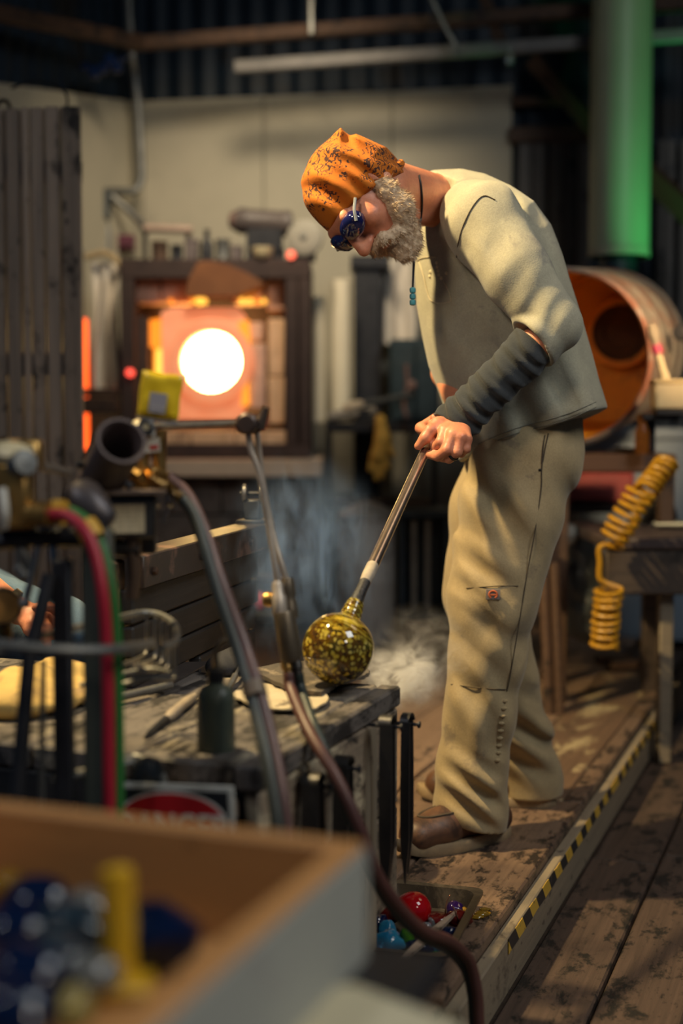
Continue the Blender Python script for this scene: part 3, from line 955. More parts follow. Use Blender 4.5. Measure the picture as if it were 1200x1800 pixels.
T.wrinkle(at(850, 1110, 2.84), .08, (.5, 0, .9), 75, .0055, 0, (Vector((1, 0, 0)), .012, 25))
T.wrinkle(at(830, 1230, 2.85), .10, (.95, 0, .3), 80, .0060, .9, (Vector((0, 0, 1)), .02, 14))
T.wrinkle(at(830, 1385, 2.85), .060, (.28, 0, .95), 105, .0120, 1.2, (Vector((1, 0, 0)), .020, 24))
T.wrinkle(at(865, 1425, 2.85), .05, (.55, 0, .85), 120, .0075, 0, (Vector((1, 0, 0)), .012, 24))
T.wrinkle(at(860, 1300, 2.85), .08, (.9, 0, -.4), 90, .0055, .6, (Vector((0, 0, 1)), .02, 18))
T.wrinkle(at(905, 1130, 2.85), .08, (.7, 0, -.7), 80, .0050, .6, (Vector((0, 0, 1)), .02, 18))
T.wrinkle(at(860, 880, 2.84), .10, (.75, 0, .65), 70, .0055, .3, (Vector((.6, 0, -.8)), .02, 16))
T.wrinkle(at(935, 1300, 3.16), .08, (.35, 0, .95), 85, .0130, .8, (Vector((1, 0, 0)), .016, 22))
T.wrinkle(at(930, 1230, 3.14), .07, (.5, 0, .85), 80, .0060, .2)
T.wrinkle(at(980, 860, 2.92), .10, (.9, 0, .3), 65, .0050, 1.0, (Vector((0, 0, 1)), .02, 14))
T.wrinkle(at(825, 850, 2.88), .07, (.7, 0, .7), 95, .0060, .2, (Vector((.6, 0, -.8)), .012, 24))
T.wrinkle(at(800, 930, 2.95), .09, (.9, 0, .3), 90, .0050, .2, (Vector((0, 0, 1)), .02, 14))
# hems: the near leg breaks over the shoe
tmb = None
full = T.a.copy()
z0 = at(825, 1452, 2.90)
ax_y = T.lo[1] + np.arange(T.n[1]) * T.vx
ax_x = T.lo[0] + np.arange(T.n[0]) * T.vx
ax_z = T.lo[2] + np.arange(T.n[2]) * T.vx
near_cut = ((ax_x - at(762, 1432, 2.9).x) * -.255)[:, None] + at(762, 1436, 2.9).z + .0 * ax_x[:, None]
near_cut = near_cut - (ax_y[None, :] - 2.9) * .0
far_cut = np.full_like(near_cut, at(930, 1400, 3.22).z)
w = np.clip((ax_y[None, :] - 3.06) / .06, 0, 1)
zc = near_cut * (1 - w) + far_cut * w
T.a = np.maximum(T.a, (zc[:, :, None] - ax_z[None, None, :]).astype(np.float32))
tmb = relax(T.mb(), 1)
trousers = obj('trousers', tmb, KHAKI, man, ang=180)
tb = bvh_of(tmb)
del T, full
ts = MB()
for L in ([(955, 775), (953, 800), (951, 830), (950, 860), (940, 930), (925, 1010), (912, 1090), (897, 1180), (890, 1215)],
          [(957, 765), (953, 790), (951, 815)], [(963, 762), (958, 785), (953, 812)]):
    pts = onto(tb, L, .0012)
    if len(pts) > 2: ts.tube(curve(pts, 6), .0013, 5)
pts = onto(tb, [(793, 1203), (815, 1206), (840, 1209), (865, 1211), (888, 1212)], .0012)
if len(pts) > 2: ts.tube(curve(pts, 5), .0012, 5)
pts = onto(tb, [(820, 1034), (850, 1032), (880, 1030), (910, 1030)], .0012)
if len(pts) > 2: ts.tube(curve(pts, 5), .0010, 5)
obj('trouser_seam', ts, DTHREAD, trousers)
ps = MB()
for i in range(9):
    c = onto(tb, [(886 - i * 1.6, 1232 + i * 13.0)], .0012)
    if c: ps.lathe([(0, -.003), (.007, 0), (.005, .003), (0, .004)], c[0], (0, -1, .1), 8, (1, .55))
obj('seam_puckers', ps, KHAKI, trousers)
lg = onto(tb, [(866, 1045)], .002)
if lg:
    c = lg[0]
    M_ = frame(c, (1, -.1, 0), (0, 0, 1))
    lb = MB().box((0, 0, 0), (.030, .003, .022), b=.001)
    lo_ = obj('logo_patch', lb, pm('grey_patch_cloth', (.22, .18, .16), rough=.9), trousers, M_)
    hs = MB().tube([(math.sin(a) * .0085, -.0022, -math.cos(a) * .0078) for a in [.5 + i * (5.28 / 14) for i in range(15)]], .0018, 6)
    hs.box((0, -.0022, -.0005), (.018, .002, .0035), b=.0008)
    obj('logo_emblem', hs, pm('orange_red_thread', (.55, .12, .04), rough=.8), lo_, M_)
wb = MB()
wbp = onto(tb, [(948, 826)], .001)
if wbp: wb.lathe([(0, -.002), (.003, 0), (0, .003)], wbp[0], (0, -1, 0), 8); obj('rivet', wb, BLACK, trousers)

# bandana
Bd = SDF((-.17, 2.62, 1.20), (.18, 2.98, 1.60), .0028)
ol = [(530, 322), (541, 294), (560, 262), (578, 247), (599, 225), (608, 236), (615, 245), (625, 238), (642, 245), (662, 254), (678, 262), (684, 278), (692, 300), (702, 309), (692, 326),
      (668, 346), (640, 361), (614, 377), (602, 392), (586, 418), (566, 392), (546, 366), (535, 346)]
Bd.blob(o3(ol, 2.80), HC.y, .055, .080)
Bd.ell(hd(-.006, 0, .026), (.103, .082, .092), HAX, .012)
Bd.ell(hd(-.012, 0, -.010), (.093, .080, .085), HAX, .012)
kd = hd(-.07, .03, -.01)
for (x, y, rr, dr, fr, am, ph) in ((610, 330, .09, (.45, .1, .9), 130, .0055, .3), (570, 340, .07, (.3, 0, .95), 120, .0035, 1.0), (650, 320, .07, (.5, 0, .85), 170, .0040, 0.2),
                                   (630, 262, .06, (.25, 0, .97), 150, .0060, .7), (640, 285, .05, (.35, 0, .93), 160, .0050, .1)):
    Bd.wrinkle(at(x, y, 2.73), rr, dr, fr, am, ph, (Vector((.9, 0, -.35)), .008, 35))
b1, b2 = at(600, 396, 2.80), at(706, 312, 2.80)
bn_ = (b2 - b1).cross(lx).normalized()
if bn_.dot(at(690, 420, 2.80) - b1) < 0: bn_ = -bn_
Bd.plane(b1 + bn_ * .002, bn_ + lx * .05, .003)
bdm = relax(Bd.mb(), 1)
band = obj('bandana', bdm, BANDANA, man, ang=180)
band['label'] = 'orange bandana with a dark print tied over the head'
kn = MB()
kp = at(695, 303, 2.80)
kn.tube(curve([kp + Vector((-.02, .0, .0)), kp + Vector((-.005, -.012, .004)), kp + Vector((.008, -.008, .014)), kp + Vector((.011, 0, .020))], 4), [.010] * 4 + [.011] * 4 + [.009] * 3 + [.006, .004], 8)
kn.tube(curve([kp + Vector((-.02, .03, .0)), kp + Vector((.0, .02, .004)), kp + Vector((.012, .03, -.01)), kp + Vector((.014, .04, -.035))], 4), [.008] * 9 + [.010, .011, .009, .004], 8)
obj('knot', kn, BANDANA, band)
del Bd

# goggles
gg = thing('goggles', None, None, (0, 0, 0)); gg.parent = man; gg.matrix_basis = wm(man).inverted(); WM[gg.name] = Matrix()
for k_ in ('label', 'category'):
    if k_ in gg: del gg[k_]
gf = MB()
for sgn in (1, -1):
    c = hd(.104, sgn * .036, .006)
    nrm = (fx * .93 + lx * sgn * .34).normalized()
    L_ = MB().lathe([(0, .012), (.012, .0112), (.022, .008), (.0275, .003), (.029, 0), (.029, -.014), (.024, -.020), (.0, -.020)], c, nrm, 28, (1.12, .84), lx)
    obj('lens', L_, BLUEG, gg)
    gf = MB().tube(curve([c + lx * sgn * .028, hd(.085, sgn * .070, .016), hd(.062, sgn * .074, .020)], 6), .0032, 6)
    obj('temple_arm', gf, pm('clear_grey_plastic', (.35, .38, .40), rough=.25), gg)
gf = MB().tube([hd(.116, -.014, .010), hd(.119, 0, .013), hd(.116, .014, .010)], .004, 8)
obj('bridge', gf, BLUEG, gg)

# beard
Q = SDF((-.14, 2.60, 1.18), (.22, 3.0, 1.50), .003)
for sgn in (-1, 1):
    Q.chain([(hd(.004, sgn * .062, .004), .014), (hd(.012, sgn * .061, -.035), .021), (hd(.032, sgn * .052, -.075), .026), (hd(.072, 0, -.112), .032)], .012)
    Q.chain([(hd(.108, 0, -.050), .0095), (hd(.098, sgn * .026, -.062), .012), (hd(.080, sgn * .036, -.086), .014)], .008)
Q.cone(hd(.085, 0, -.105), hd(.097, 0, -.118), .028, .020, .012)
Q.ell(hd(.108, 0, -.0700), (.016, .018, .008), HAX, .006, 's')
qm = relax(Q.mb(), 1)
rq = random.Random(3)
pv = [Vector(v) for v in qm.v]
pts = []
for i, v in enumerate(pv):
    n = mnoise.noise_vector(v * 90) * .0030 + mnoise.noise_vector(v * 220) * .0016
    pts.append(v + n)
qm.v = [tuple(v) for v in pts]
ctr = hd(.03, 0, -.06)
for _ in range(5200):
    v = pts[rq.randrange(len(pts))]
    d = ((v - ctr).normalized() * .8 + (-ux) * .75 + fx * .15 + Vector((rq.uniform(-.5, .5), rq.uniform(-.5, .5), rq.uniform(-.5, .5)))).normalized()
    s_ = d.cross(Vector((rq.uniform(-1, 1), rq.uniform(-1, 1), rq.uniform(-1, 1)))).normalized() * .0006
    L = rq.uniform(.006, .014)
    n = len(qm.v)
    qm.v += [tuple(v - s_), tuple(v + s_), tuple(v + d * L)]
    qm.f.append((n, n + 1, n + 2))
bo = obj('beard', qm, BEARD, man, ang=180)
bo['label'] = 'short grizzled beard and moustache'
del Q

# necklace
nk = MB()
nbv = bvh_of(bmb); cord = onto(nbv, [(735, 309), (738, 325), (740, 345), (740, 365), (738, 385)], .0022)
nk.tube(curve(cord + [at(735, 405, 2.84), at(728, 440, 2.82), at(726, 480, 2.82), at(725, 506, 2.82)], 6), .0021, 6)
nk.tube(curve([at(742, 340, 3.02), at(738, 400, 2.94), at(730, 440, 2.84), at(727, 480, 2.823), at(725, 506, 2.82)], 6), .0018, 6)
nko = obj('necklace', nk, BLACK, man)
pb = MB()
q = at(725, 505, 2.82)
for i in range(3):
    pb.lathe([(.003, 0), (.0062, -.002), (.0066, -.006), (.0060, -.0105), (.003, -.012)], q + Vector((0, 0, -.0125 * i)), UP, 12)
obj('bead', pb, pm('turquoise_stone', (.10, .36, .38), (.06, .25, .28), 60, rough=.35), nko)['label'] = 'turquoise bead pendant'
rg = MB()
c = (at(796, 806, 2.654) + at(789, 812, 2.66)) / 2
ra = at(803, 795, 2.642); rb_ = at(789, 806, 2.660)
rd = (rb_ - ra).normalized()
rg.lathe([(.0103, -.0035), (.0118, -.0025), (.0118, .0025), (.0103, .0035)], ra + (rb_ - ra) * .45, rd, 18)
obj('ring', rg, STEEL, man)

# shoes
def make_shoe(toe, heel, side, lift=0.0):
    """moccasin-toe work shoe; local x runs heel to toe"""
    L = (toe - heel).length
    M = frame(heel, toe - heel)
    kx = L / .30
    n = 28
    def half(tv):       # half width of the sole along its length
        return (.034 + .013 * math.sin(max(0, min(1, (tv - .25) / .6)) * math.pi) + .004 * (1 - tv)) * (max(0.0, 1 - (abs(tv - .5) * 2) ** 5)) ** .5
    out = []
    for i in range(n + 1):
        tv = i / n; out.append((tv * L, half(tv)))
    poly = [(x, w_) for x, w_ in out] + [(x, -w_) for x, w_ in out[-2:0:-1]]
    poly = poly[::-1]
    so = MB()
    N = len(poly)
    rings = [(-.000, .97), (.006, 1.02), (.022, 1.02), (.026, .97)]
    cx = L / 2
    for z, sc in rings:
        for x, y in poly:
            lift_ = .016 * max(0, (x / L - .72) / .28) ** 2
            so.v.append((cx + (x - cx) * (1 + (sc - 1) * .4), y * sc, z + lift_))
    for i in range(len(rings) - 1):
        for k in range(N):
            so.f.append((i * N + k, i * N + (k + 1) % N, (i + 1) * N + (k + 1) % N, (i + 1) * N + k))
    so.f.append(tuple(range(N))[::-1]); so.f.append(tuple((len(rings) - 1) * N + k for k in range(N)))
    G = SDF((-.03, -.07, .0), (L + .03, .07, .16), .003)
    zr = (Vector((0, 0, 1)), .9)
    G.chain([((.038 * kx, 0, .045), .036), ((.11 * kx, 0, .050), .036), ((.19 * kx, 0, .046), .043), ((.245 * kx, 0, .041), .042)], .02, zr)
    G.chain([((.045 * kx, 0, .05), .036), ((.06 * kx, 0, .11), .038)], .02)
    G.chain([((.09 * kx, 0, .085), .034), ((.16 * kx, 0, .062), .030), ((.225 * kx, 0, .048), .026)], .02)
    G.plane((0, 0, .022), (0, 0, -1)); G.plane((0, 0, .125), (0, 0, 1))
    up = relax(G.mb(), 2)
    # stitched apron ridge
    r0 = obj('shoe', up, LEATHER, man, M, ang=180)
    obj('sole', so, SOLE, r0, M, ang=50)
    bv = BVHTree.FromPolygons([Vector(v) for v in up.v], up.f)
    st = MB()
    path = []
    for i in range(21):
        a = -math.pi / 2 + math.pi * i / 20
        x = (.155 + .088 * math.cos(a)) * kx; y = .030 * math.sin(a)
        h = bv.ray_cast(Vector((x, y, .3)), Vector((0, 0, -1)))
        if h[0] is not None: path.append(h[0] + Vector((0, 0, .0006)))
    if len(path) > 3: st.tube(path, .0030, 6)
    obj('apron_seam', st, DTHREAD, r0, M)
    lc = MB()
    for j, x in enumerate((.125, .142, .159)):
        p_ = []
        for i in range(9):
            y = -.026 + .052 * i / 8
            h = bv.ray_cast(Vector(((x + (.008 if i % 2 else 0) * 0) * kx, y, .3)), Vector((0, 0, -1)))
            if h[0] is not None: p_.append(h[0] + Vector((.004 * (i - 4) / 4 * (1 if j % 2 else -1), 0, .002)))
        if len(p_) > 3: lc.tube(p_, .0022, 6)
    if lc.v: obj('laces', lc, pm('dark_lace', (.06, .035, .022), rough=.8), r0, M)
    return r0
make_shoe(atz(697, 1510, 0), atz(893, 1466, 0), 1)['label'] = 'scuffed brown leather moccasin-toe shoe nearer the tray'
make_shoe(atz(733, 1405, 0), atz(976, 1418, 0), -1)['label'] = 'brown shoe of the rear foot'
# ------------------------------------------------------------------ furnace and the things round it
FD = 6.0
def fz(py, d=FD): return at(0, py, d).z
def fxx(px, d=FD): return (px - 600) / FPX * d
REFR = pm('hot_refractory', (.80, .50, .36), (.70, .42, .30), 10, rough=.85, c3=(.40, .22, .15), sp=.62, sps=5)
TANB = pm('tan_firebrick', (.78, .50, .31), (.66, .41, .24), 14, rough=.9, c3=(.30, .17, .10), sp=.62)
FRAMEM = pm('furnace_frame_steel', (.045, .028, .026), (.065, .04, .035), 14, rough=.7, metal=.3)
def pbox(x0, y0, x1, y1, d, dep, b=.004, d_off=0):
    """box whose front face covers a picture rectangle at depth d"""
    m = MB()
    cx = (fxx(x0, d) + fxx(x1, d)) / 2; cz = (fz(y0, d) + fz(y1, d)) / 2
    m.box((cx, d + dep / 2, cz), (abs(fxx(x1, d) - fxx(x0, d)), dep, abs(fz(y0, d) - fz(y1, d))), b=b)
    return m
ped = thing('furnace_pedestal', 'low masonry pedestal with a thick pale slab under the furnace', 'pedestal', (fxx(410), FD + .2, 0))
CONC = pm('sooty_block', (.17, .13, .105), (.12, .09, .075), 9, rough=.9, c3=(.07, .05, .042), sp=.58)
SLAB = pm('pale_slab', (.75, .56, .40), (.62, .46, .33), 8, rough=.8)
obj('slab', pbox(205, 808, 566, 838, FD - .12, .75), SLAB, ped)
for r in range(4):
    y0 = 840 + r * 66; y1 = y0 + 63
    xs = [215, 300, 388, 474, 556] if r % 2 == 0 else [215, 258, 344, 430, 516, 556]
    for a, b in zip(xs, xs[1:]):
        obj('block', pbox(a + 1, y0, b - 1, min(y1, 1106), FD + RND.uniform(-.01, .01), .5), CONC, ped)
fu = thing('furnace', 'glowing glass furnace in a dark steel frame with a white-hot round mouth', 'furnace', (fxx(380), FD + .2, fz(808)))
obj('shell', pbox(222, 470, 540, 800, FD + .26, .34), FRAMEM, fu)
for r in ((214, 455, 546, 489), (214, 780, 546, 806)):
    obj('frame_bar', pbox(*r, FD, .5), FRAMEM, fu)
for r in ((214, 489, 238, 780), (502, 489, 524, 780), (526, 489, 546, 780)):
    obj('frame_bar', pbox(*r, FD, .5), FRAMEM, fu)
for x0, y0, x1, y1 in ((240, 491, 283, 532), (286, 491, 334, 532), (412, 491, 462, 532), (470, 491, 500, 545)):
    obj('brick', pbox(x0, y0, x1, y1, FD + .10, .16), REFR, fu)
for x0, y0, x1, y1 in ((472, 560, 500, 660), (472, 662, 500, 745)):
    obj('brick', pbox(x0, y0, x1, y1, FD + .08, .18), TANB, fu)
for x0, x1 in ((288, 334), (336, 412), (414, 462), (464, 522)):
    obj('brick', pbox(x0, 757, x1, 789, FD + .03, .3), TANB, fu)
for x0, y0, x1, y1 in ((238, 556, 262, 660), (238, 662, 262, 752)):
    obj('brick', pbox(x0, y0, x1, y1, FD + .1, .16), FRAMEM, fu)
hood = MB()
hv = [(330, 521), (414, 522), (468, 500), (446, 486), (404, 466), (372, 460), (352, 462), (336, 490)]
hood.prism([(fxx(x), fz(y)) for x, y in hv][::-1], -.14, .0, Matrix(((1, 0, 0, 0), (0, 0, 1, FD + .10), (0, 1, 0, 0), (0, 0, 0, 1))))
obj('hood', hood, pm('orange_lit_hood', (.24, .09, .03), (.17, .06, .02), 8, rough=.7), fu)  # hood's brown has the fire's orange light mixed into its colour
# door plate with the round mouth
hc = Vector((fxx(371), FD + .06, fz(635))); R = 53 / FPX * FD
pl = MB()
ring_in = []; ring_out = []
n = 40
hx0, hx1, hz0, hz1 = fxx(284), fxx(430), fz(738), fz(540)
for k in range(n):
    a = 2 * math.pi * k / n
    c, s_ = math.cos(a), math.sin(a)
    ring_in.append((hc.x + R * c, hc.z + R * s_))
    sc_ = min((hx1 - hc.x) / c if c > 1e-6 else ((hx0 - hc.x) / c if c < -1e-6 else 1e9),
              (hz1 - hc.z) / s_ if s_ > 1e-6 else ((hz0 - hc.z) / s_ if s_ < -1e-6 else 1e9))
    ring_out.append((hc.x + c * sc_, hc.z + s_ * sc_))
yf, yb = FD + .03, FD + .13
for (x, z) in ring_in: pl.v.append((x, yf, z))
for (x, z) in ring_out: pl.v.append((x, yf, z))
for (x, z) in ring_in: pl.v.append((x, yb, z))
for (x, z) in ring_out: pl.v.append((x, yb, z))
for k in range(n):
    k2 = (k + 1) % n
    pl.f += [(k, n + k, n + k2, k2), (k, k2, 2 * n + k2, 2 * n + k), (n + k, 3 * n + k, 3 * n + k2, n + k2)]
t = NT('glow_painted_door')
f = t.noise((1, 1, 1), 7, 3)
t.set(Base_Color=(.60, .33, .22), Roughness=.9, Emission_Color=t.ramp(f, [(.3, (1, .20, .06)), (.7, (1, .30, .12))]), Emission_Strength=.55)  # emission stands in for the mouth's glow falling on plate and ring
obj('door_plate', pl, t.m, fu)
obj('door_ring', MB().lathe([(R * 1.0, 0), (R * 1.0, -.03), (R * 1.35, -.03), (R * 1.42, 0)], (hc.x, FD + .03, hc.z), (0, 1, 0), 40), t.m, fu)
obj('mouth_fire', MB().lathe([(0, .10), (R * .8, .09), (R * 1.0, .05), (R * 1.02, .0)], (hc.x, FD + .06, hc.z), (0, 1, 0), 40), emit('white_heat', (1, .66, .22), 22), fu)
FLAME = emit('orange_flame', (1, .24, .012), 1.35)
FLAMEY = emit('yellow_flame', (1, .46, .06), 1.9)
def fpoly(name, L, d, dep, mat):
    m = MB()
    m.prism([(fxx(x, d), fz(y, d)) for x, y in L], 0, dep, Matrix(((1, 0, 0, 0), (0, 0, 1, d), (0, 1, 0, 0), (0, 0, 0, 1))))
    return obj(name, m, mat, fu)
fpoly('side_fire', [(256, 564), (300, 556), (308, 600), (306, 662), (272, 662), (272, 612), (258, 606)], FD + .16, .05, FLAME)
fpoly('side_fire', [(276, 616), (284, 612), (289, 640), (286, 662), (274, 662)], FD + .15, .01, FLAMEY)
fpoly('side_fire', [(420, 566), (438, 562), (441, 600), (436, 640), (439, 712), (424, 714), (429, 672), (430, 610), (424, 590)], FD + .02, .02, emit('amber_flame', (1, .30, .02), 1.3))
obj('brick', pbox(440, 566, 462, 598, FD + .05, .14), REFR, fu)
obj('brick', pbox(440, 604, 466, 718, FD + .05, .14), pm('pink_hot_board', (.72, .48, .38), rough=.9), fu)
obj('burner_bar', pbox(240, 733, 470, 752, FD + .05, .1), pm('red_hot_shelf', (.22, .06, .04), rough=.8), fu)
for x, w, c in ((299, 5, FLAME), (338, 5, FLAME), (349, 8, FLAMEY), (358, 6, FLAMEY), (425, 6, FLAMEY), (439, 6, FLAMEY), (451, 5, FLAME), (463, 5, FLAMEY)):
    obj('burner_gap', MB().lathe([(0, -.004), (w * .0019, -.003), (w * .0022, 0), (w * .0022, .04)], at(x, 529, FD + .06), (0, 1, 0), 12), c, fu)
for x, y in ((228, 655),):
    obj('pilot_light', MB().lathe([(0, -.012), (.013, -.008), (.017, 0), (.017, .03)], at(x, y, FD - .02), (0, 1, 0), 12), emit('red_pilot', (1, .08, .05), 2.0), fu)
# on top of the furnace
ztop = fz(455) + .002
bw = thing('blower_motor', 'dark round-bodied blower motor on top of the furnace', 'motor', (fxx(462), FD + .2, ztop))
mc = Vector((fxx(462), FD + .22, fz(378)))
obj('housing', MB().lathe([(0, -.135), (.045, -.132), (.058, -.115), (.06, -.09), (.055, -.085), (.055, .08), (.06, .09), (.055, .12), (.0, .13)], mc, (1, 0, -.06), 24), pm('motor_grey', (.10, .08, .075), (.075, .06, .06), 20, rough=.5), bw)
obj('end_cap', MB().lathe([(0, -.165), (.03, -.16), (.045, -.14), (.045, -.13)], mc, (1, 0, -.06), 20), pm('brown_cap', (.16, .10, .085), rough=.5), bw)
obj('mount', MB().box((mc.x, mc.y, (ztop + mc.z - .03) / 2), (.16, .10, mc.z - .03 - ztop), b=.006), BLACK, bw)
dk = thing('fan_disc', 'pale round fan wheel standing on edge beside the blower motor', 'wheel', (fxx(534), FD + .1, ztop))
dc = Vector((fxx(534), FD + .1, fz(412)))
da = Vector((-.25, -1, .12))
obj('disc', MB().lathe([(.012, .012), (.03, .014), (.07, .008), (.082, .0), (.084, -.012), (.07, -.02), (0, -.02)], dc, da, 32), pm('chalky_disc', (.33, .31, .26), (.28, .26, .22), 10, rough=.7), dk)
obj('hub', MB().lathe([(0, .024), (.014, .022), (.017, .008)], dc, da, 14), GREYM, dk)
obj('foot', MB().box((dc.x, dc.y + .03, (ztop + dc.z - .06) / 2), (.10, .05, dc.z - .06 - ztop), b=.005), STEEL, dk)
tag(obj('cream_cup', MB().lathe([(0, 0), (.03, 0), (.045, .015), (.048, .05), (.042, .05), (.03, .012), (0, .010)], Vector((fxx(462), FD + .02, ztop)), UP, 18), CREAM), 'cream cup on the front edge of the furnace top', 'cup')
lm = thing('signal_lamp', 'small glowing red lamp on the furnace top under the disc', 'lamp', (fxx(514), FD - .02, ztop))
obj('lens', MB().lathe([(0, .024), (.012, .021), (.018, .01), (.018, 0)], Vector((fxx(513), FD, ztop + .012)), (-.3, -.9, .5), 12), emit('red_lamp_glow', (1, .14, .07), 2.2), lm)
obj('body', MB().lathe([(.0, 0), (.02, 0), (.02, -.02), (0, -.02)], Vector((fxx(514), FD + .012, ztop + .010)), (-.3, -.9, .5), 12), BLACK, lm)
tb_ = thing('tube_lamp', 'short pale tube on two dark clips above the furnace', 'tube', (fxx(295), FD + .25, ztop))
obj('tube', MB().tube([at(254, 401, FD + .25), at(338, 404, FD + .25)], .019, 12), pm('pinkish_tube', (.42, .30, .24), rough=.4), tb_)
for x in (258, 333):
    obj('bracket', MB().box((fxx(x, FD + .25), FD + .27, (ztop + fz(404, FD + .25)) / 2), (.02, .02, fz(404, FD + .25) - ztop), b=.002), STEEL, tb_)
rc = random.Random(11)
CL = [STEEL, RUST, pm('mauve_grey_box', (.14, .11, .11), rough=.6), BLACK, GREYM]
for i, (x0, x1, y0, kind) in enumerate(((262, 292, 418, 'squat rusty can'), (296, 318, 424, 'small dark tin'), (322, 344, 412, 'mauve grey box'), (350, 372, 396, 'tall black bottle'), (376, 402, 414, 'dull grey can'), (404, 424, 426, 'low mauve box'), (484, 500, 432, 'black tin'))):
    w_ = fxx(x1) - fxx(x0); h_ = fz(y0) - ztop
    c = Vector(((fxx(x0) + fxx(x1)) / 2, FD + .12 + rc.uniform(-.03, .06), ztop))
    r = w_ / 2
    if 'box' in kind:
        o = obj('box', MB().box(c + Vector((0, 0, h_ / 2)), (w_, .1, h_), b=.005).box(c + Vector((0, 0, h_ * .9)), (w_ * 1.06, .106, h_ * .16), b=.003), CL[2])
    elif 'bottle' in kind:
        o = obj('bottle', MB().lathe([(0, 0), (r, 0), (r, h_ * .55), (r * .5, h_ * .7), (r * .4, h_ * .92), (r * .5, h_), (0, h_)], c, UP, 16), BLACK)
    else:
        o = obj('can', MB().lathe([(0, 0), (r, 0), (r, h_ * .1), (r * .95, h_ * .14), (r * .95, h_ * .88), (r, h_ * .92), (r, h_), (r * .85, h_), (r * .82, h_ * .9), (0, h_ * .9)], c, UP, 16), CL[(i * 2 + 1) % 5])
    tag(o, kind + ' in the row on the furnace top, ' + ('beside the tube' if x0 < 300 else 'under the tube end' if x0 < 350 else 'left of the motor' if x0 < 440 else 'between motor and disc'), kind.split()[-1])
tag(obj('gauge', MB().lathe([(0, -.03), (.018, -.028), (.03, -.01), (.03, .02), (0, .02)], at(223, 428, 6.9), (0, 1, 0), 18).box(at(223, 428, 6.97), (.08, .06, .08)), pm('purple_knob', (.12, .02, .05), rough=.4)), 'round purple knob mounted on the white wall left of the furnace', 'knob')
# white cloth hung at the left of the furnace
def drape(px0, py0, px1, py1, d, amp, fr, ph=0.0):
    def fn(u, v):
        x = px0 + (px1 - px0) * u; y = py0 + (py1 - py0) * v
        p = at(x, y, d)
        return p + Vector((0.012 * math.sin(v * 5 + u * 3 + ph), amp * math.sin(u * fr + v * 1.6 + ph) * (.35 + .65 * v), 0))
    m = MB().grid(26, 18, fn)
    n0 = len(m.v)
    m.v += [(x, y + .006, z) for x, y, z in m.v]
    m.f += [tuple(i + n0 for i in f[::-1]) for f in m.f]
    return m
CLOTH = pm('dingy_white_cloth', (.78, .71, .62), (.66, .60, .53), 9, rough=.9, bump=.1)
tag(obj('hanging_cloth', drape(160, 462, 212, 690, 6.25, .05, 11), CLOTH), 'dingy white cloth hanging from a hook left of the furnace', 'cloth')
tag(obj('hanging_strap', MB().tube(curve([at(150, 452, 6.2), at(185, 445, 6.2), at(208, 462, 6.2), at(220, 480, 6.2)], 4), .015, 6), pm('tan_strap', (.45, .33, .18), rough=.8)), 'tan strap and hook holding the white cloth', 'strap')
tag(obj('hanging_rag', drape(664, 455, 726, 606, 6.72, .05, 9, 1.0), CLOTH), 'crumpled white cloth hanging behind the bead pendant', 'cloth')
# white rolls right of the furnace
for i, (x0, x1, y0, lab) in enumerate(((549, 573, 522, 'narrower white roll standing against the furnace frame'), (582, 618, 492, 'wider white roll standing right of the furnace'))):
    d = 6.35; r = (fxx(x1, d) - fxx(x0, d)) / 2; cx = fxx((x0 + x1) / 2, d)
    zt = fz(y0, d); zb = fz(742, d)
    m = MB()
    nn = 40
    for k in range(nn + 1):       # a rolled sheet: a spiral
        a = k / nn * 2 * math.pi * 2; rr = r * (1 - .18 * k / nn)
        for z in (zb, zt): m.v.append((cx + rr * math.cos(a), d + rr * math.sin(a), z))
    m.f = [(2 * k, 2 * k + 2, 2 * k + 3, 2 * k + 1) for k in range(nn)]
    tag(obj('paper_roll', m, pm('ivory_roll', (.82, .74, .56), (.75, .67, .52), 5, rough=.8)), lab, 'roll')
rk = thing('tool_bench', 'dark steel work bench with shelves standing right of the furnace', 'bench', (fxx(625, 6.4), 6.45, 0))
obj('bench_top', pbox(572, 742, 770, 760, 5.98, .70), STEEL, rk)
for x in (578, 764):
    obj('leg', pbox(x - 5, 760, x + 5, 1106, 6.02, .05), STEEL, rk); obj('leg', pbox(x - 5, 760, x + 5, 1080, 6.65, .05), STEEL, rk)
obj('shelf', pbox(584, 880, 758, 892, 6.08, .4), BRW, rk)
col_ = thing('flue_column', 'dark boxed flue column behind the rolls', 'column', (fxx(650, 6.6), 6.6, 0))
obj('casing', pbox(622, 455, 668, 1090, 6.55, .25), BLACK, col_)
obj('collar', pbox(616, 448, 684, 470, 6.52, .3), BLACK, col_)
cb = thing('teal_cabinet', 'dark teal metal cabinet behind the glassblower\'s forearm', 'cabinet', (fxx(728, 6.4), 6.5, fz(742, 6.3)))
obj('carcass', pbox(686, 596, 772, 742, 6.33, .3), pm('teal_paint', (.018, .035, .045), (.025, .045, .055), 6, rough=.5), cb)
obj('door', pbox(692, 604, 728, 736, 6.31, .02), pm('teal_paint2', (.022, .042, .05), rough=.5), cb)
obj('door', pbox(731, 604, 768, 736, 6.31, .02), pm('teal_paint2', (.022, .042, .05), rough=.5), cb)
obj('knob', MB().lathe([(0, -.03), (.02, -.025), (.022, -.01), (.01, 0)], at(723, 676, 6.31), (0, 1, 0), 14), pm('rosy_knob', (.30, .17, .14), rough=.5), cb)
pp = thing('blowpipe_rest', 'steel blowpipe lying across the bench with a pale tip', 'blowpipe', at(600, 742, 6.0))
obj('shaft', MB().tube([at(725, 694, 6.24), at(632, 712, 6.05)], .015, 10), GREYM, pp)
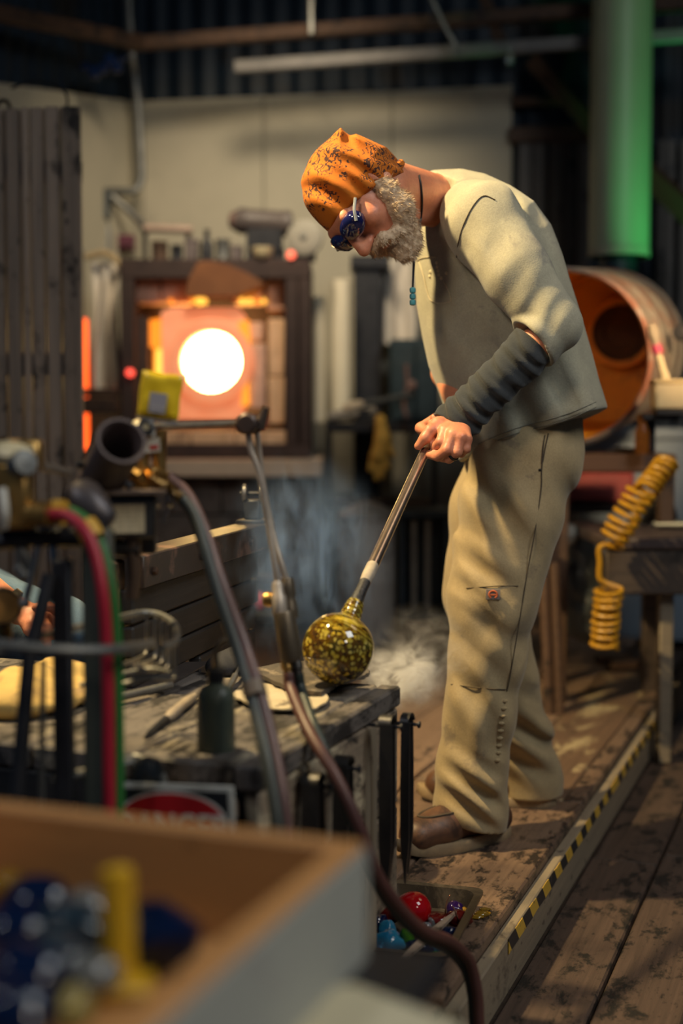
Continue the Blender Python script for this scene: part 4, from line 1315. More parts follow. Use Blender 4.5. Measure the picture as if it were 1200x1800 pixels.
obj('tip', MB().tube([at(634, 711, 6.06), at(614, 716, 6.0), at(606, 718, 5.98)], [.02, .026, .014], 12), pm('pale_tip', (.75, .60, .42), rough=.5), pp)
obj('rest_block', MB().box((fxx(640, 6.06), 6.07, (fz(714, 6.06) + fz(742, 5.98)) / 2 - .006), (.05, .06, fz(714, 6.06) - fz(742, 5.98) - .012), b=.004), STEEL, pp)
tag(obj('rolled_mat', MB().lathe([(0, 0), (.022, .0), (.027, .01), (.027, .21), (.022, .22), (0, .22)], at(576, 733, 6.22), (.95, .12, .10), 16), pm('grey_mat', (.26, .23, .20), rough=.8)), 'grey rolled mat sloping on the bench beside the furnace', 'mat')
GLV = pm('yellow_leather', (.90, .52, .10), (.72, .40, .07), 14, rough=.8)
G2 = SDF((fxx(640, 5.93), 5.84, fz(860, 5.93)), (fxx(700, 5.93), 6.02, fz(720, 5.93)), .006)
G2.chain([(at(668, 738, 5.93), .025), (at(672, 770, 5.93), .032), (at(664, 800, 5.93), .034)], .02)
for dx, dy in ((-14, 826), (-3, 842), (8, 838), (17, 822)):
    G2.chain([(at(664 + dx * .6, 800, 5.93), .014), (at(664 + dx, dy, 5.93), .012)], .01)
G2.chain([(at(678, 770, 5.93), .016), (at(690, 800, 5.93), .012)], .01)
tag(obj('hanging_glove', relax(G2.mb(), 1), GLV, ang=180), 'yellow leather glove hanging on the bench edge', 'glove')
tag(obj('power_cable', MB().tube(curve([at(714, 640, 6.296), at(716, 680, 6.296), at(710, 712, 6.296), at(716, 736, 6.296)], 5), .010, 6), pm('rosy_cord', (.24, .14, .12), rough=.8)), 'dull pink cord hanging from the cabinet door', 'cord')
bn = thing('dust_bin', 'tall grey metal bin behind the blowpipe', 'bin', (fxx(650, 5.5), 5.5, 0))
GB2 = pm('grey_bin_metal', (.38, .35, .32), (.30, .28, .265), 7, rough=.6, metal=.2, c3=(.11, .09, .075), sp=.6)
rb2 = 49 / FPX * 5.5
zt = fz(906, 5.5)
obj('drum', MB().lathe([(0, .02), (rb2, .02), (rb2 * 1.02, .05), (rb2, .08), (rb2, zt * .5), (rb2 * 1.03, zt * .52), (rb2, zt * .54), (rb2, zt - .02), (rb2 * 1.04, zt - .015), (rb2 * 1.04, zt), (rb2 * .96, zt), (rb2 * .95, .3)], (fxx(645, 5.5), 5.5, 0), UP, 32), GB2, bn)
obj('lid', MB().lathe([(0, .06), (.02, .055), (rb2 * .6, .04), (rb2 * 1.06, .008), (rb2 * 1.07, -.012), (rb2 * 1.0, -.012)], (fxx(645, 5.5), 5.5, zt), UP, 32), pm('bin_lid_metal', (.27, .24, .21), (.2, .18, .16), 9, rough=.5, metal=.2), bn)
ch = thing('steel_trolley', 'dark steel trolley with upright bars beside the grey bin', 'trolley', (fxx(745, 5.6), 5.6, 0))
NVY = pm('navy_steel', (.02, .035, .05), rough=.5, metal=.3)
for x in (707, 786):
    obj('post', pbox(x - 5, 905, x + 5, 1105, 5.5, .03), NVY, ch)
for x, m_ in ((728, GREYM), (752, GREYM)):
    obj('bar', pbox(x - 5, 912, x + 5, 1085, 5.52, .012), m_, ch)
obj('deck', pbox(700, 1080, 792, 1092, 5.45, .35), NVY, ch); obj('deck', pbox(700, 898, 792, 910, 5.45, .35), NVY, ch)
obj('back_panel', pbox(704, 910, 788, 1080, 5.75, .02), NVY, ch)
# valve with the red wheel, low behind the bench rail
vl = thing('gas_valve', 'gas pipe and valve with a red wheel low behind the bench rail', 'valve', at(465, 1075, 3.9))
vd = 4.2
obj('wheel', MB().lathe([(0, -.012), (.026, -.012), (.03, 0), (.026, .012), (0, .012)], at(456, 1056, vd), (-1, -.1, 0), 18), pm('red_wheel', (.42, .03, .07), rough=.4), vl)
obj('stem', MB().tube([at(460, 1056, vd), at(490, 1056, vd)], .016, 10), BRASS, vl)
obj('body', MB().lathe([(.0, -.05), (.028, -.05), (.03, -.02), (.038, 0), (.03, .03), (.02, .06), (0, .06)], at(497, 1056, vd), (.1, 0, 1), 14), GREYM, vl)
obj('pipe', MB().tube(curve([at(420, 1010, 4.6), at(455, 1020, 4.4), at(500, 1028, 4.25), at(500, 1090, vd), at(502, 1150, vd), Vector((at(502, 1150, vd).x, vd, .0))], 5), .022, 10), RUST, vl)
obj('pipe', MB().tube([at(412, 1064, 4.5), at(448, 1084, 4.3), at(520, 1086, 4.3)], .025, 10), BLACK, vl)

# ------------------------------------------------------------------ right side
dz = at(1087, 447, 6.0)
du = thing('green_duct', 'wide vertical duct lit green hanging from the roof', 'duct', (dz.x, 6.0, dz.z))
DUCT = pm('olive_duct', (.30, .32, .22), (.26, .28, .19), 3, rough=.45, bump=.03)
rd_ = 52 / FPX * 6.0
obj('tube_body', MB().lathe([(rd_, 0), (rd_, 2.65)], (dz.x, 6.0, dz.z), UP, 40), DUCT, du)
obj('hem_band', MB().lathe([(rd_ * .98, .0), (rd_ * 1.02, .0), (rd_ * 1.02, .03), (rd_ * .98, .03)], (dz.x, 6.0, dz.z - .012), UP, 40), pm('cream_band', (.36, .33, .24), rough=.6), du)
obj('inner_pipe', MB().lathe([(rd_ * .6, .2), (rd_ * .6, -.10), (rd_ * .9, -.14), (rd_ * .9, -.18)], (dz.x, 6.0, dz.z), UP, 24), NVY, du)
# drum glory hole
dr = thing('drum_oven', 'open steel drum lying on its side with an orange lining and a round flue', 'drum', at(1060, 790, 4.8))
d0 = at(986, 630, 4.6); d1_ = at(1062, 612, 5.35)
dax = (d1_ - d0).normalized(); DL = (d1_ - d0).length
R0 = 155 / FPX * 4.6
ORL = pm('orange_lining', (.74, .33, .018), (.60, .25, .012), 5, rough=.6, c3=(.26, .10, .02), sp=.6, sps=3)
obj('lining', MB().lathe([(R0 * .955, .01), (R0 * .955, DL * .97), (0, DL * .97)], d0, dax, 56), ORL, dr)
obj('shell', MB().lathe([(R0 * .955, .0), (R0 * .985, -.012), (R0 * 1.02, 0), (R0 * 1.02, .03), (R0, .04), (R0, DL * .33), (R0 * 1.02, DL * .35), (R0, DL * .37), (R0, DL * .66), (R0 * 1.02, DL * .68), (R0, DL * .70),
                        (R0, DL - .03), (R0 * 1.03, DL - .02), (R0 * 1.03, DL), (0, DL)], d0, dax, 56),
    pm('rusty_grey_drum', (.34, .31, .27), (.26, .23, .20), 6, rough=.5, metal=.2, c3=(.26, .11, .075), sp=.53, sps=4), dr)
fc = at(1091, 585, 5.22); 
rf = 50 / FPX * 5.2
obj('flue_ring', MB().lathe([(rf, .02), (rf, -.018), (rf * 1.18, -.02), (rf * 1.25, .02)], fc, dax, 36), ORL, dr)
obj('flue_hole', MB().lathe([(rf, -.012), (rf * .98, .0), (rf * .75, -.002), (rf * .72, -.008), (rf * .6, -.008), (rf * .58, .0), (0, .0)], fc, dax, 36), pm('sooty_hole', (.035, .02, .012), (.06, .03, .015), 12, rough=.8), dr)
obj('damper', MB().lathe([(0, -.01), (rf * .5, -.008), (rf * .54, 0)], fc + Vector((.045, -.002, .0)), dax, 24), pm('brown_damper', (.22, .10, .035), rough=.7), dr)
obj('sight_hole', MB().lathe([(0, -.01), (.026, -.008), (.03, 0), (.03, .02)], at(1196, 584, 4.8), (.4, .9, 0), 18), BLACK, dr)
ds = thing('drum_stand', 'brown timber stand carrying the steel drum', 'stand', at(1100, 1200, 4.7))
zs = at(0, 797, 4.4).z
S0, S1 = at(975, 797, 4.40), at(1188, 799, 4.40)
obj('stand_top', MB().box(((S0.x + S1.x) / 2, 4.62, zs - .032), (S1.x - S0.x, .46, .06), b=.006), wood('stand_timber', (.20, .095, .05), (.13, .062, .034), dark=(.05, .028, .02)), ds)
for x, zb_ in ((985, .001), (1170, at(0, 945, 4.05).z + .001)):
    for d in (4.44, 4.62 if x > 1000 else 4.78):
        q = at(x, 800, d)
        obj('leg', MB().box((q.x, d, (zs - .06 + zb_) / 2), (.05, .05, zs - .06 - zb_), b=.005), BRW, ds)
for x, z_ in ((1000, 0), (1110, 0)):
    q = at(x, 797, 4.62)
    obj('chock', MB().box((q.x, 4.66, zs + .006), (.05, .3, .012), b=.003), BRW, ds)
tg = thing('paint_brush', 'pale handled brush hanging in front of the drum rim', 'brush', at(1165, 660, 4.3))
obj('handle', MB().tube([at(1144, 572, 4.35), at(1148, 590, 4.34), at(1153, 608, 4.33)], [.016, .02, .013], 10), PALEW, tg)
obj('ferrule', MB().tube([at(1152, 606, 4.33), at(1156, 621, 4.33)], .017, 10), pm('magenta_band', (.50, .05, .12), rough=.5), tg)
obj('bristles', MB().tube([at(1156, 621, 4.33), at(1164, 650, 4.33), at(1170, 672, 4.33)], [.010, .013, .018], 8), CREAM, tg)
cbx = thing('cream_box', 'small cream box standing in front of the drum rim', 'box', at(1175, 724, 4.3))
bx = at(1178, 697, 4.33)
obj('body', MB().box(bx, (.115, .08, .085), b=.008), CREAM, cbx); obj('lid', MB().box(bx + Vector((0, 0, .046)), (.12, .085, .016), b=.005), pm('cream_lid', (.55, .42, .22), rough=.5), cbx)
obj('base', MB().box(bx + Vector((0, 0, -.05)), (.105, .075, .02), b=.003), BLACK, cbx)
pstd = thing('shelf_bracket', 'dark iron bracket post under the cream box', 'bracket', at(1155, 797, 4.42))
bz = at(1178, 726, 4.33).z
obj('upright', MB().box((at(1152, 0, 4.38).x, 4.42, (zs + bz) / 2), (.05, .05, bz - zs), b=.008), BLACK, pstd)
obj('arm', MB().box((at(1168, 0, 4.36).x, 4.36, bz - .012), (.12, .09, .022), b=.004), BLACK, pstd)
obj('bottle_neck', MB().lathe([(0, 0), (.024, 0), (.024, .07), (.014, .09), (.014, .12), (0, .12)], Vector((at(1140, 0, 4.34).x, 4.34, zs)), UP, 14), glass('amber_glass', (.35, .12, .02), trans=.4), pstd)
# pale blue tub behind
tag(obj('blue_tub', MB().lathe([(0, 0), (.37, 0), (.39, .04), (.41, .84), (.43, .85), (.43, .89), (.39, .89), (.37, .06), (0, .05)], (at(1195, 0, 6.05).x, 6.05, .0), UP, 40), pm('slate_blue_plastic', (.24, .30, .38), (.20, .26, .33), 4, rough=.5)), 'slate blue tub on the floor behind the drum stand', 'tub')
tag(obj('red_toolbox', MB().box(at(1035, 854, 5.2), (.30, .22, .12), b=.012).box(at(1035, 824, 5.2), (.10, .03, .04), b=.01), pm('dark_red_paint', (.16, .018, .02), rough=.4)), 'dark red toolbox on the shelf behind the trousers', 'toolbox')
sh = thing('low_shelf', 'black low shelf under the red toolbox', 'shelf', at(1020, 1100, 5.2))
obj('shelf_board', MB().box(at(1030, 890, 5.2), (.55, .3, .03), b=.004), BLACK, sh)
for x in (915, 1145):
    q = at(x, 900, 5.3)
    obj('side_panel', MB().box((q.x, 5.25, q.z / 2), (.03, .26, q.z), b=.004), BLACK, sh)
# grey bag
Bg = SDF((at(960, 0, 5.0).x, 4.75, -.02), (at(1080, 0, 5.0).x, 5.3, fz(915, 5.0)), .008)
Bg.ell(at(1022, 1030, 5.0), (.115, .13, .16), None, .0); Bg.ell(at(1040, 1075, 5.0), (.12, .14, .12), None, .06); Bg.ell(at(1005, 960, 5.0), (.05, .06, .06), None, .06)
Bg.cone(at(1015, 950, 5.0), at(1030, 932, 5.0), .03, .045, .03)
for k in range(6):
    Bg.wrinkle(at(990 + 14 * k, 960 + 25 * k, 4.9), .08, (math.cos(k), .2, math.sin(k * 1.7)), 85, .009, k)
Bg.plane((0, 0, .004), (0, 0, -1))
tag(obj('rubbish_bag', relax(Bg.mb(), 1), pm('grey_bag_plastic', (.13, .15, .155), (.10, .115, .125), 6, rough=.35, bump=.05), ang=180), 'lumpy grey plastic bag on the platform behind the yellow hose', 'bag')
tag(obj('white_ball', MB().lathe([(0, -.04), (.028, -.028), (.04, 0), (.028, .028), (0, .04)], at(997, 940, 4.55), UP, 18), pm('dusty_ball', (.34, .31, .26), rough=.7)), 'dusty pale glass ball hung beside the trouser leg', 'ball')
st_ = thing('wooden_stool', 'brown wooden stool partly hidden by the trouser leg', 'stool', at(945, 1255, 4.25))
for x0, x1 in ((955, 966), (975, 985)):
    obj('leg', MB().tube([at(x0 - 3, 945, 4.25), Vector((at(x1, 1200, 4.25).x, 4.25, .0))], .016, 8), BRW, st_)
obj('seat', MB().lathe([(0, 0), (.075, 0), (.08, .012), (.075, .03), (0, .03)], at(940, 945, 4.25), UP, 24), BRW, st_)
obj('leg', MB().tube([at(925, 945, 4.29), Vector((at(915, 1200, 4.33).x, 4.33, .0))], .016, 8), BRW, st_)
# yellow coiled hose
hz = thing('coiled_air_hose', 'yellow coiled air hose hanging in front of the dark table', 'hose', at(1060, 1145, 3.95))
YEL = pm('yellow_hose', (.46, .23, .012), (.38, .19, .010), 20, rough=.4, bump=.05)
def coil(p0, p1, r, turns, rw, squash=.6, n=16):
    p0, p1 = Vector(p0), Vector(p1)
    ax = (p1 - p0); L = ax.length; ax.normalize()
    a = (Vector((1, 0, 0)) - ax * ax.x).normalized(); b = ax.cross(a)
    out = []
    N = int(turns * n)
    for i in range(N + 1):
        an = 2 * math.pi * i / n
        wob = 1 + .07 * math.sin(i * .37) + .04 * math.sin(i * .11)
        out.append(p0 + ax * (L * (i / N + .012 * math.sin(i * .29)) + .007 * math.sin(an)) + (a * math.cos(an) + b * math.sin(an)) * r * wob)
    return out
hd_ = 3.95
c1 = coil(at(1128, 862, hd_), at(1076, 952, hd_), .038, 7, .01)
c2 = coil(at(1070, 1034, hd_), at(1062, 1140, hd_), .036, 8, .01)
obj('coil', MB().tube(c1, .0075, 8), YEL, hz)
obj('coil', MB().tube(c2, .0075, 8), YEL, hz)
obj('straight_run', MB().tube(curve([c1[-1], at(1056, 960, hd_), at(1054, 990, hd_), at(1056, 1020, hd_), c2[0]], 6), .0088, 8), YEL, hz)
obj('coil', MB().tube(coil(at(1172, 815, 4.05), at(1132, 868, hd_), .030, 6, .01), .008, 8), YEL, hz)
# dark table at the right edge
dt = thing('dark_table', 'dark timber table with a pale post leg at the platform end', 'table', at(1150, 1310, 4.3))
tz = at(0, 945, 4.05).z
q0 = at(1064, 945, 4.05)
obj('table_top', MB().box((q0.x + .35, 4.38, tz - .02), (.7, .66, .035), b=.006), pm('dark_table_paint', (.045, .03, .03), (.06, .042, .04), 8, rough=.5), dt)
obj('apron', MB().box((q0.x + .35, 4.075, tz - .105), (.69, .03, .135), b=.005), DARKW, dt)
obj('leg', MB().box((at(1190, 0, 4.1).x, 4.13, (tz - .17 + LOW) / 2), (.042, .05, tz - .17 - LOW), b=.005), PALEW, dt)
obj('leg', MB().box((at(1160, 0, 4.6).x, 4.62, (tz - .04 + LOW) / 2), (.05, .05, tz - .04 - LOW), b=.005), DARKW, dt)
obj('leg', MB().box((q0.x + .65, 4.13, (tz - .17 + LOW) / 2), (.05, .05, tz - .17 - LOW), b=.005), DARKW, dt)
jl = thing('steel_jacks', 'bright steel hand tool lying on the dark table', 'tool', (at(1190, 0, 4.4).x, 4.4, tz))
obj('blade', MB().tube([(at(1166, 0, 4.4).x, 4.4, tz + .012), (at(1215, 0, 4.4).x, 4.36, tz + .014)], [.007, .011], 8), GREYM, jl)
obj('blade', MB().tube([(at(1170, 0, 4.4).x, 4.46, tz + .012), (at(1215, 0, 4.4).x, 4.41, tz + .014)], [.007, .011], 8), GREYM, jl)
tag(obj('black_cable', MB().tube(curve([Vector((at(1150, 0, 4.5).x, 4.55, tz + .01)), Vector((at(1165, 0, 4.5).x, 4.5, tz + .07)), Vector((at(1182, 0, 4.5).x, 4.5, tz + .085)), Vector((at(1197, 0, 4.5).x, 4.52, tz + .05)), Vector((at(1205, 0, 4.5).x, 4.55, tz + .01))], 5), .014, 8), RUBBER), 'loop of thick black cable on the dark table', 'cable')
# scraps beyond the platform end
for i, (x, y, l) in enumerate(((1080, 1166, .14), (1112, 1170, .16), (1098, 1180, .10))):
    q = atz(x, y, 0)
    board('timber_scrap', q + Vector((-l / 2, RND.uniform(-.05, .05), .015)), q + Vector((l / 2, RND.uniform(-.05, .05), .015)), .05, .03, BRW)
    o = bpy.context.scene.objects[-1] if False else COL.objects[-1]
    tag(o, ('short brown timber scrap under the hose end', 'longer brown timber scrap by the platform end', 'small brown timber scrap in front of the other two')[i], 'scrap', 'timber scraps')
# ------------------------------------------------------------------ bench with the marver top
TZ = .46
COR = atz(705, 1207, TZ)
def tb3(e, a, z=0.0):
    """bench frame: e towards the camera from the far right corner, a to the left, z above the top"""
    return Vector((COR.x, COR.y, TZ)) - D1 * e + D2 * a + UP * z
bench = thing('workbench', 'low scorched timber bench whose top carries the glass globe', 'bench', (tb3(.3, .4).x, tb3(.3, .4).y, 0))
LEN = .60
pl_a = [.0, .042, .20, .36, .53, .71, .90]
for i, (a0, a1) in enumerate(zip(pl_a, pl_a[1:])):
    z = -.0175 + (0.0 if i else .001)
    board('top_plank', tb3(LEN - RND.uniform(0, .008) * (i > 0), (a0 + a1) / 2, z), tb3(-.004, (a0 + a1) / 2, z), a1 - a0 - .004, .035, BENCHW, bench, b=.004)
for z0, z1 in ((-.205, -.037), (-.375, -.209)):
    board('side_plank', tb3(LEN - .01, .018, (z0 + z1) / 2), tb3(.0, .018, (z0 + z1) / 2), z1 - z0, .024, SIDEW, bench, up=D2, b=.004)
for z0, z1 in ((-.20, -.037), (-.375, -.205)):
    board('back_plank', tb3(.014, .04, (z0 + z1) / 2), tb3(.014, .90, (z0 + z1) / 2), z1 - z0, .022, CHARW, bench, up=D1, b=.004)
    board('front_plank', tb3(LEN - .02, .04, (z0 + z1) / 2), tb3(LEN - .02, .90, (z0 + z1) / 2), z1 - z0, .022, CHARW, bench, up=D1, b=.004)
lp0 = tb3(.03, .045, -.04); lp1 = Vector((atz(664, 1690, 0).x, atz(664, 1690, 0).y, 0.0))
for (e, a, dx) in ((.14, .033, .0), (LEN - .05, .05, 0), (.035, .87, 0), (LEN - .05, .87, 0)):
    p0 = tb3(e, a, -.037); p1 = Vector((p0.x + dx, p0.y + dx, 0.0))
    board('leg', p1, p0, .065, .055, PALEW if (e < .2 and a < .1) else CHARW, bench, up=D2, b=.005)
# ledge and danger sign at the front
ledge = thing('front_ledge', 'grey timber ledge shelf on the near side of the bench', 'ledge', tb3(.68, .3, -.46))
board('ledge_board', tb3(LEN + .045, .03, -.055), tb3(LEN + .045, .19, -.055), .085, .03, OLDW, ledge, b=.005)
for a in (.06, .17):
    board('ledge_post', tb3(LEN + .045, a, -.46), tb3(LEN + .045, a, -.071), .045, .045, CHARW, ledge, up=D1, b=.004)
sg = thing('danger_sign', 'white bordered danger sign with a red oval below the bench ledge', 'sign', tb3(LEN + .095, .20, -.20))
Ms = frame(at(304, 1443, 1.70), at(425, 1448, 1.68) - at(185, 1437, 1.73), (0, 0, 1))
SW, SH = .166, .094
obj('plate', MB().box((0, 0, 0), (SW, .003, SH), b=.001), pm('sign_white', (.55, .55, .50), (.47, .47, .43), 20, rough=.4), sg, Ms)
obj('black_field', MB().box((0, -.0022, 0), (SW - .012, .0018, SH - .012), b=.0005), pm('sign_black', (.015, .016, .018), rough=.35), sg, Ms)
def oval(rx, rz, y, n=36):
    m = MB()
    m.v = [(rx * math.cos(2 * math.pi * k / n), y, rz * math.sin(2 * math.pi * k / n)) for k in range(n)] + [(rx * math.cos(2 * math.pi * k / n), y + .0008, rz * math.sin(2 * math.pi * k / n)) for k in range(n)]
    m.f = [tuple(range(n))] + [(k, n + k, n + (k + 1) % n, (k + 1) % n) for k in range(n)]
    return m
obj('oval_border', oval(.0750, .0395, -.0042), MATS['sign_white'], sg, Ms)
obj('oval', oval(.0715, .0365, -.0050), pm('sign_red', (.45, .012, .015), rough=.35), sg, Ms)
fc_ = bpy.data.curves.new('letters', 'FONT'); fc_.body = 'DANGER'; fc_.size = .038; fc_.align_x = 'CENTER'; fc_.align_y = 'CENTER'; fc_.extrude = .0005; fc_.offset = .0008
fo = bpy.data.objects.new('letters', fc_); COL.objects.link(fo)
bpy.context.view_layer.update()
fm = bpy.data.meshes.new_from_object(fo.evaluated_get(bpy.context.evaluated_depsgraph_get()))
bpy.data.objects.remove(fo)
lm_ = MB(); lm_.v = [(v.co.x * 1.0, -.0060 - v.co.z, v.co.y - .004) for v in fm.vertices]; lm_.f = [tuple(p.vertices)[::-1] for p in fm.polygons]
obj('lettering', lm_, MATS['sign_white'], sg, Ms, ang=0)
obj('sign_bracket', MB().box((0, .012, .03), (.02, .022, .02), b=.002), STEEL, sg, Ms)

# pad, papers and the globe
def flake(name, label, cat, outline, z, th, mat, seed, amp=.004, curl=.008):
    """a limp sheet lying on the bench with a ragged edge"""
    rr = random.Random(seed)
    pts = [atz(x, y, TZ) for x, y in outline]
    c = sum(pts, Vector()) / len(pts)
    loop = curve(pts + [pts[0]], 7)[:-1]
    loop = [p + Vector((rr.uniform(-1, 1), rr.uniform(-1, 1), 0)) * amp * .6 for p in loop]
    m = MB(); nr = 6; n = len(loop)
    for lay in (1, 0):
        for r in range(nr + 1):
            for p in loop:
                f = r / nr
                q = c + (p - c) * f
                h = TZ + z + th * lay + (mnoise.noise(q * 22) * .5 + .5) * amp + curl * f ** 6 * (.5 + .5 * mnoise.noise(p * 40 + Vector((seed, 0, 0))))
                m.v.append((q.x, q.y, h))
        o = 0 if lay else n * (nr + 1)
        for r in range(nr):
            for k in range(n):
                f4 = (o + r * n + k, o + r * n + (k + 1) % n, o + (r + 1) * n + (k + 1) % n, o + (r + 1) * n + k)
                m.f.append(f4 if not lay else f4[::-1])
    b0 = nr * n; b1 = n * (nr + 1) + nr * n
    for k in range(n): m.f.append((b0 + k, b0 + (k + 1) % n, b1 + (k + 1) % n, b1 + k))
    return tag(obj(name, m, mat, ang=60), label, cat)
PAPER = pm('scorched_paper', (.50, .42, .29), (.40, .33, .22), 16, rough=.9, c3=(.06, .045, .035), sp=.60, sps=16)
CHARP = pm('charred_wet_paper', (.10, .08, .06), (.05, .042, .035), 22, rough=.75, c3=(.24, .19, .13), sp=.6, sps=14)
flake('newspaper_sheet', 'pale scorched newspaper sheet flat on the bench in front of the charred pad', 'paper', [(408, 1232), (455, 1212), (520, 1218), (575, 1232), (560, 1252), (505, 1258), (440, 1247)], .001, .003, PAPER, 3)
flake('newspaper_pad', 'charred wet newspaper pad directly under the globe', 'pad', [(440, 1192), (520, 1178), (600, 1186), (648, 1192), (640, 1203), (598, 1214), (566, 1232), (500, 1222)], .0060, .007, CHARP, 5, .004, .004)
gl = thing('glass_globe', 'amber and green speckled glass globe resting on the charred pad', 'globe', atz(594, 1203, TZ + .017))
GR = .0605
gd = (PIPE_B - PIPE_A).normalized()
gc = atz(594, 1203, TZ + .017) + UP * (GR + .0015)
gc = Vector((gc.x, gc.y, TZ + .0175 + GR))
gd = (PIPE_A - gc).normalized()
PIPE_D = (PIPE_B - PIPE_A).normalized()
# speckled glass: flakes stretched into swirls round the pipe axis near the neck
t = NT('speckled_glass')
rotv = Vector((0, 0, 1)).rotation_difference(gd).inverted()
sx = t.node('ShaderNodeSeparateXYZ')
t.link(t.tc.outputs['Object'], sx.inputs[0])
pol = t.node('ShaderNodeMath', operation='ARCTAN2'); t.link(sx.outputs['Y'], pol.inputs[0]); t.link(sx.outputs['X'], pol.inputs[1])
ps_ = t.node('ShaderNodeMath', operation='MULTIPLY'); t.link(pol.outputs[0], ps_.inputs[0]); ps_.inputs[1].default_value = .0035
tw = t.node('ShaderNodeMath', operation='MULTIPLY_ADD'); t.link(ps_.outputs[0], tw.inputs[0]); tw.inputs[1].default_value = .55; t.link(sx.outputs['Z'], tw.inputs[2])
cx = t.node('ShaderNodeCombineXYZ'); t.link(ps_.outputs[0], cx.inputs[0]); t.link(tw.outputs[0], cx.inputs[2])
def voro(vec, scale, nm):
    v = t.node('ShaderNodeTexVoronoi', feature='F1'); v.inputs['Scale'].default_value = scale; v.inputs['Randomness'].default_value = 1
    t.link(vec, v.inputs['Vector']); return v
dn = t.node('ShaderNodeTexNoise'); dn.inputs['Scale'].default_value = 70; t.link(t.tc.outputs['Object'], dn.inputs['Vector'])
dm = t.node('ShaderNodeVectorMath', operation='MULTIPLY_ADD'); t.link(dn.outputs['Color'], dm.inputs[0]); dm.inputs[1].default_value = (.012, .012, .012); t.link(t.tc.outputs['Object'], dm.inputs[2])
spots = voro(dm.outputs[0], 120, 'a')
nz = t.node('ShaderNodeTexNoise'); nz.inputs['Scale'].default_value = 55; t.link(t.tc.outputs['Object'], nz.inputs['Vector'])
s1 = t.ramp(spots.outputs['Distance'], [(.40, (1, 1, 1)), (.50, (0, 0, 0))])
pick = t.ramp(spots.outputs['Color'], [(.22, (0, 0, 0)), (.34, (1, 1, 1))])
s1 = t.mix(1.0, s1, pick, 'MULTIPLY')
streak = t.node('ShaderNodeTexNoise'); streak.inputs['Scale'].default_value = 300; streak.inputs['Detail'].default_value = 3; streak.inputs['Roughness'].default_value = .5
t.link(cx.outputs[0], streak.inputs['Vector'])
s2 = t.ramp(streak.outputs['Fac'], [(.50, (0, 0, 0)), (.56, (1, 1, 1))])
zz = t.ramp(sx.outputs['Z'], [(.0, (0, 0, 0)), (1, (1, 1, 1))])
mr = t.node('ShaderNodeMapRange'); t.link(sx.outputs['Z'], mr.inputs[0]); mr.inputs[1].default_value = .006; mr.inputs[2].default_value = .030
pat = t.mix(mr.outputs[0], s1, s2)
base = t.ramp(nz.outputs['Fac'], [(.34, (.014, .010, .003)), (.5, (.10, .045, .003)), (.66, (.05, .042, .006))])
spc = t.ramp(nz.outputs['Fac'], [(.3, (.60, .40, .04)), (.5, (.34, .27, .03)), (.7, (.58, .46, .12))])
t.set(Base_Color=t.mix(pat, base, spc), Roughness=.06, IOR=1.5, Coat_Weight=.5, Coat_Roughness=.03)
GLB = t.m
Mg = frame(gc, gd.orthogonal(), gd)
prof = []
for i in range(33):
    a = math.pi * i / 32
    prof.append((GR * math.sin(a), -GR * math.cos(a)))
prof = [p for p in prof if p[1] < GR * .945]
prof += [(.019, .0600), (.0172, .0625), (.0182, .0655), (.0176, .069), (.0166, .0715), (.0174, .0745), (.0166, .078), (.0150, .0815), (.0156, .084), (.0140, .088), (.0128, .0905), (.0, .091)]
obj('globe_body', MB().lathe(prof, (0, 0, 0), UP, 64), GLB, gl, Mg, ang=60)
bp_ = thing('blowpipe', 'long steel blowpipe held by the glassblower with its end in the globe neck', 'blowpipe', gc + gd * .09)
E0 = gc + gd * .088
pd = (PIPE_B - E0).normalized(); PL = (PIPE_B - E0).length
obj('tube_body', MB().lathe([(.0088, .06), (.0100, .075), (.0108, .10), (.0104, .14), (.0100, .3), (.0097, PL), (.0095, PL * 1.22), (.007, PL * 1.22), (.006, PL * 1.21)], E0, pd, 24),
    pm('polished_pipe_steel', (.52, .42, .36), (.38, .30, .26), 30, st=(1, 1, .3), rough=.26, metal=.92, bump=.05), bp_)
obj('scaled_band', MB().lathe([(.0096, .055), (.0105, .06), (.0112, .075), (.0110, .102), (.0105, .106)], E0, pd, 24), pm('white_scale', (.44, .37, .28), (.30, .25, .20), 60, rough=.7), bp_)
obj('black_tip', MB().lathe([(0, -.004), (.0118, -.002), (.0116, .010), (.0102, .03), (.0100, .056), (.0, .058)], E0, pd, 24), pm('scaly_black_tip', (.02, .02, .024), (.08, .08, .085), 180, rough=.4, metal=.5, bump=.8), bp_)

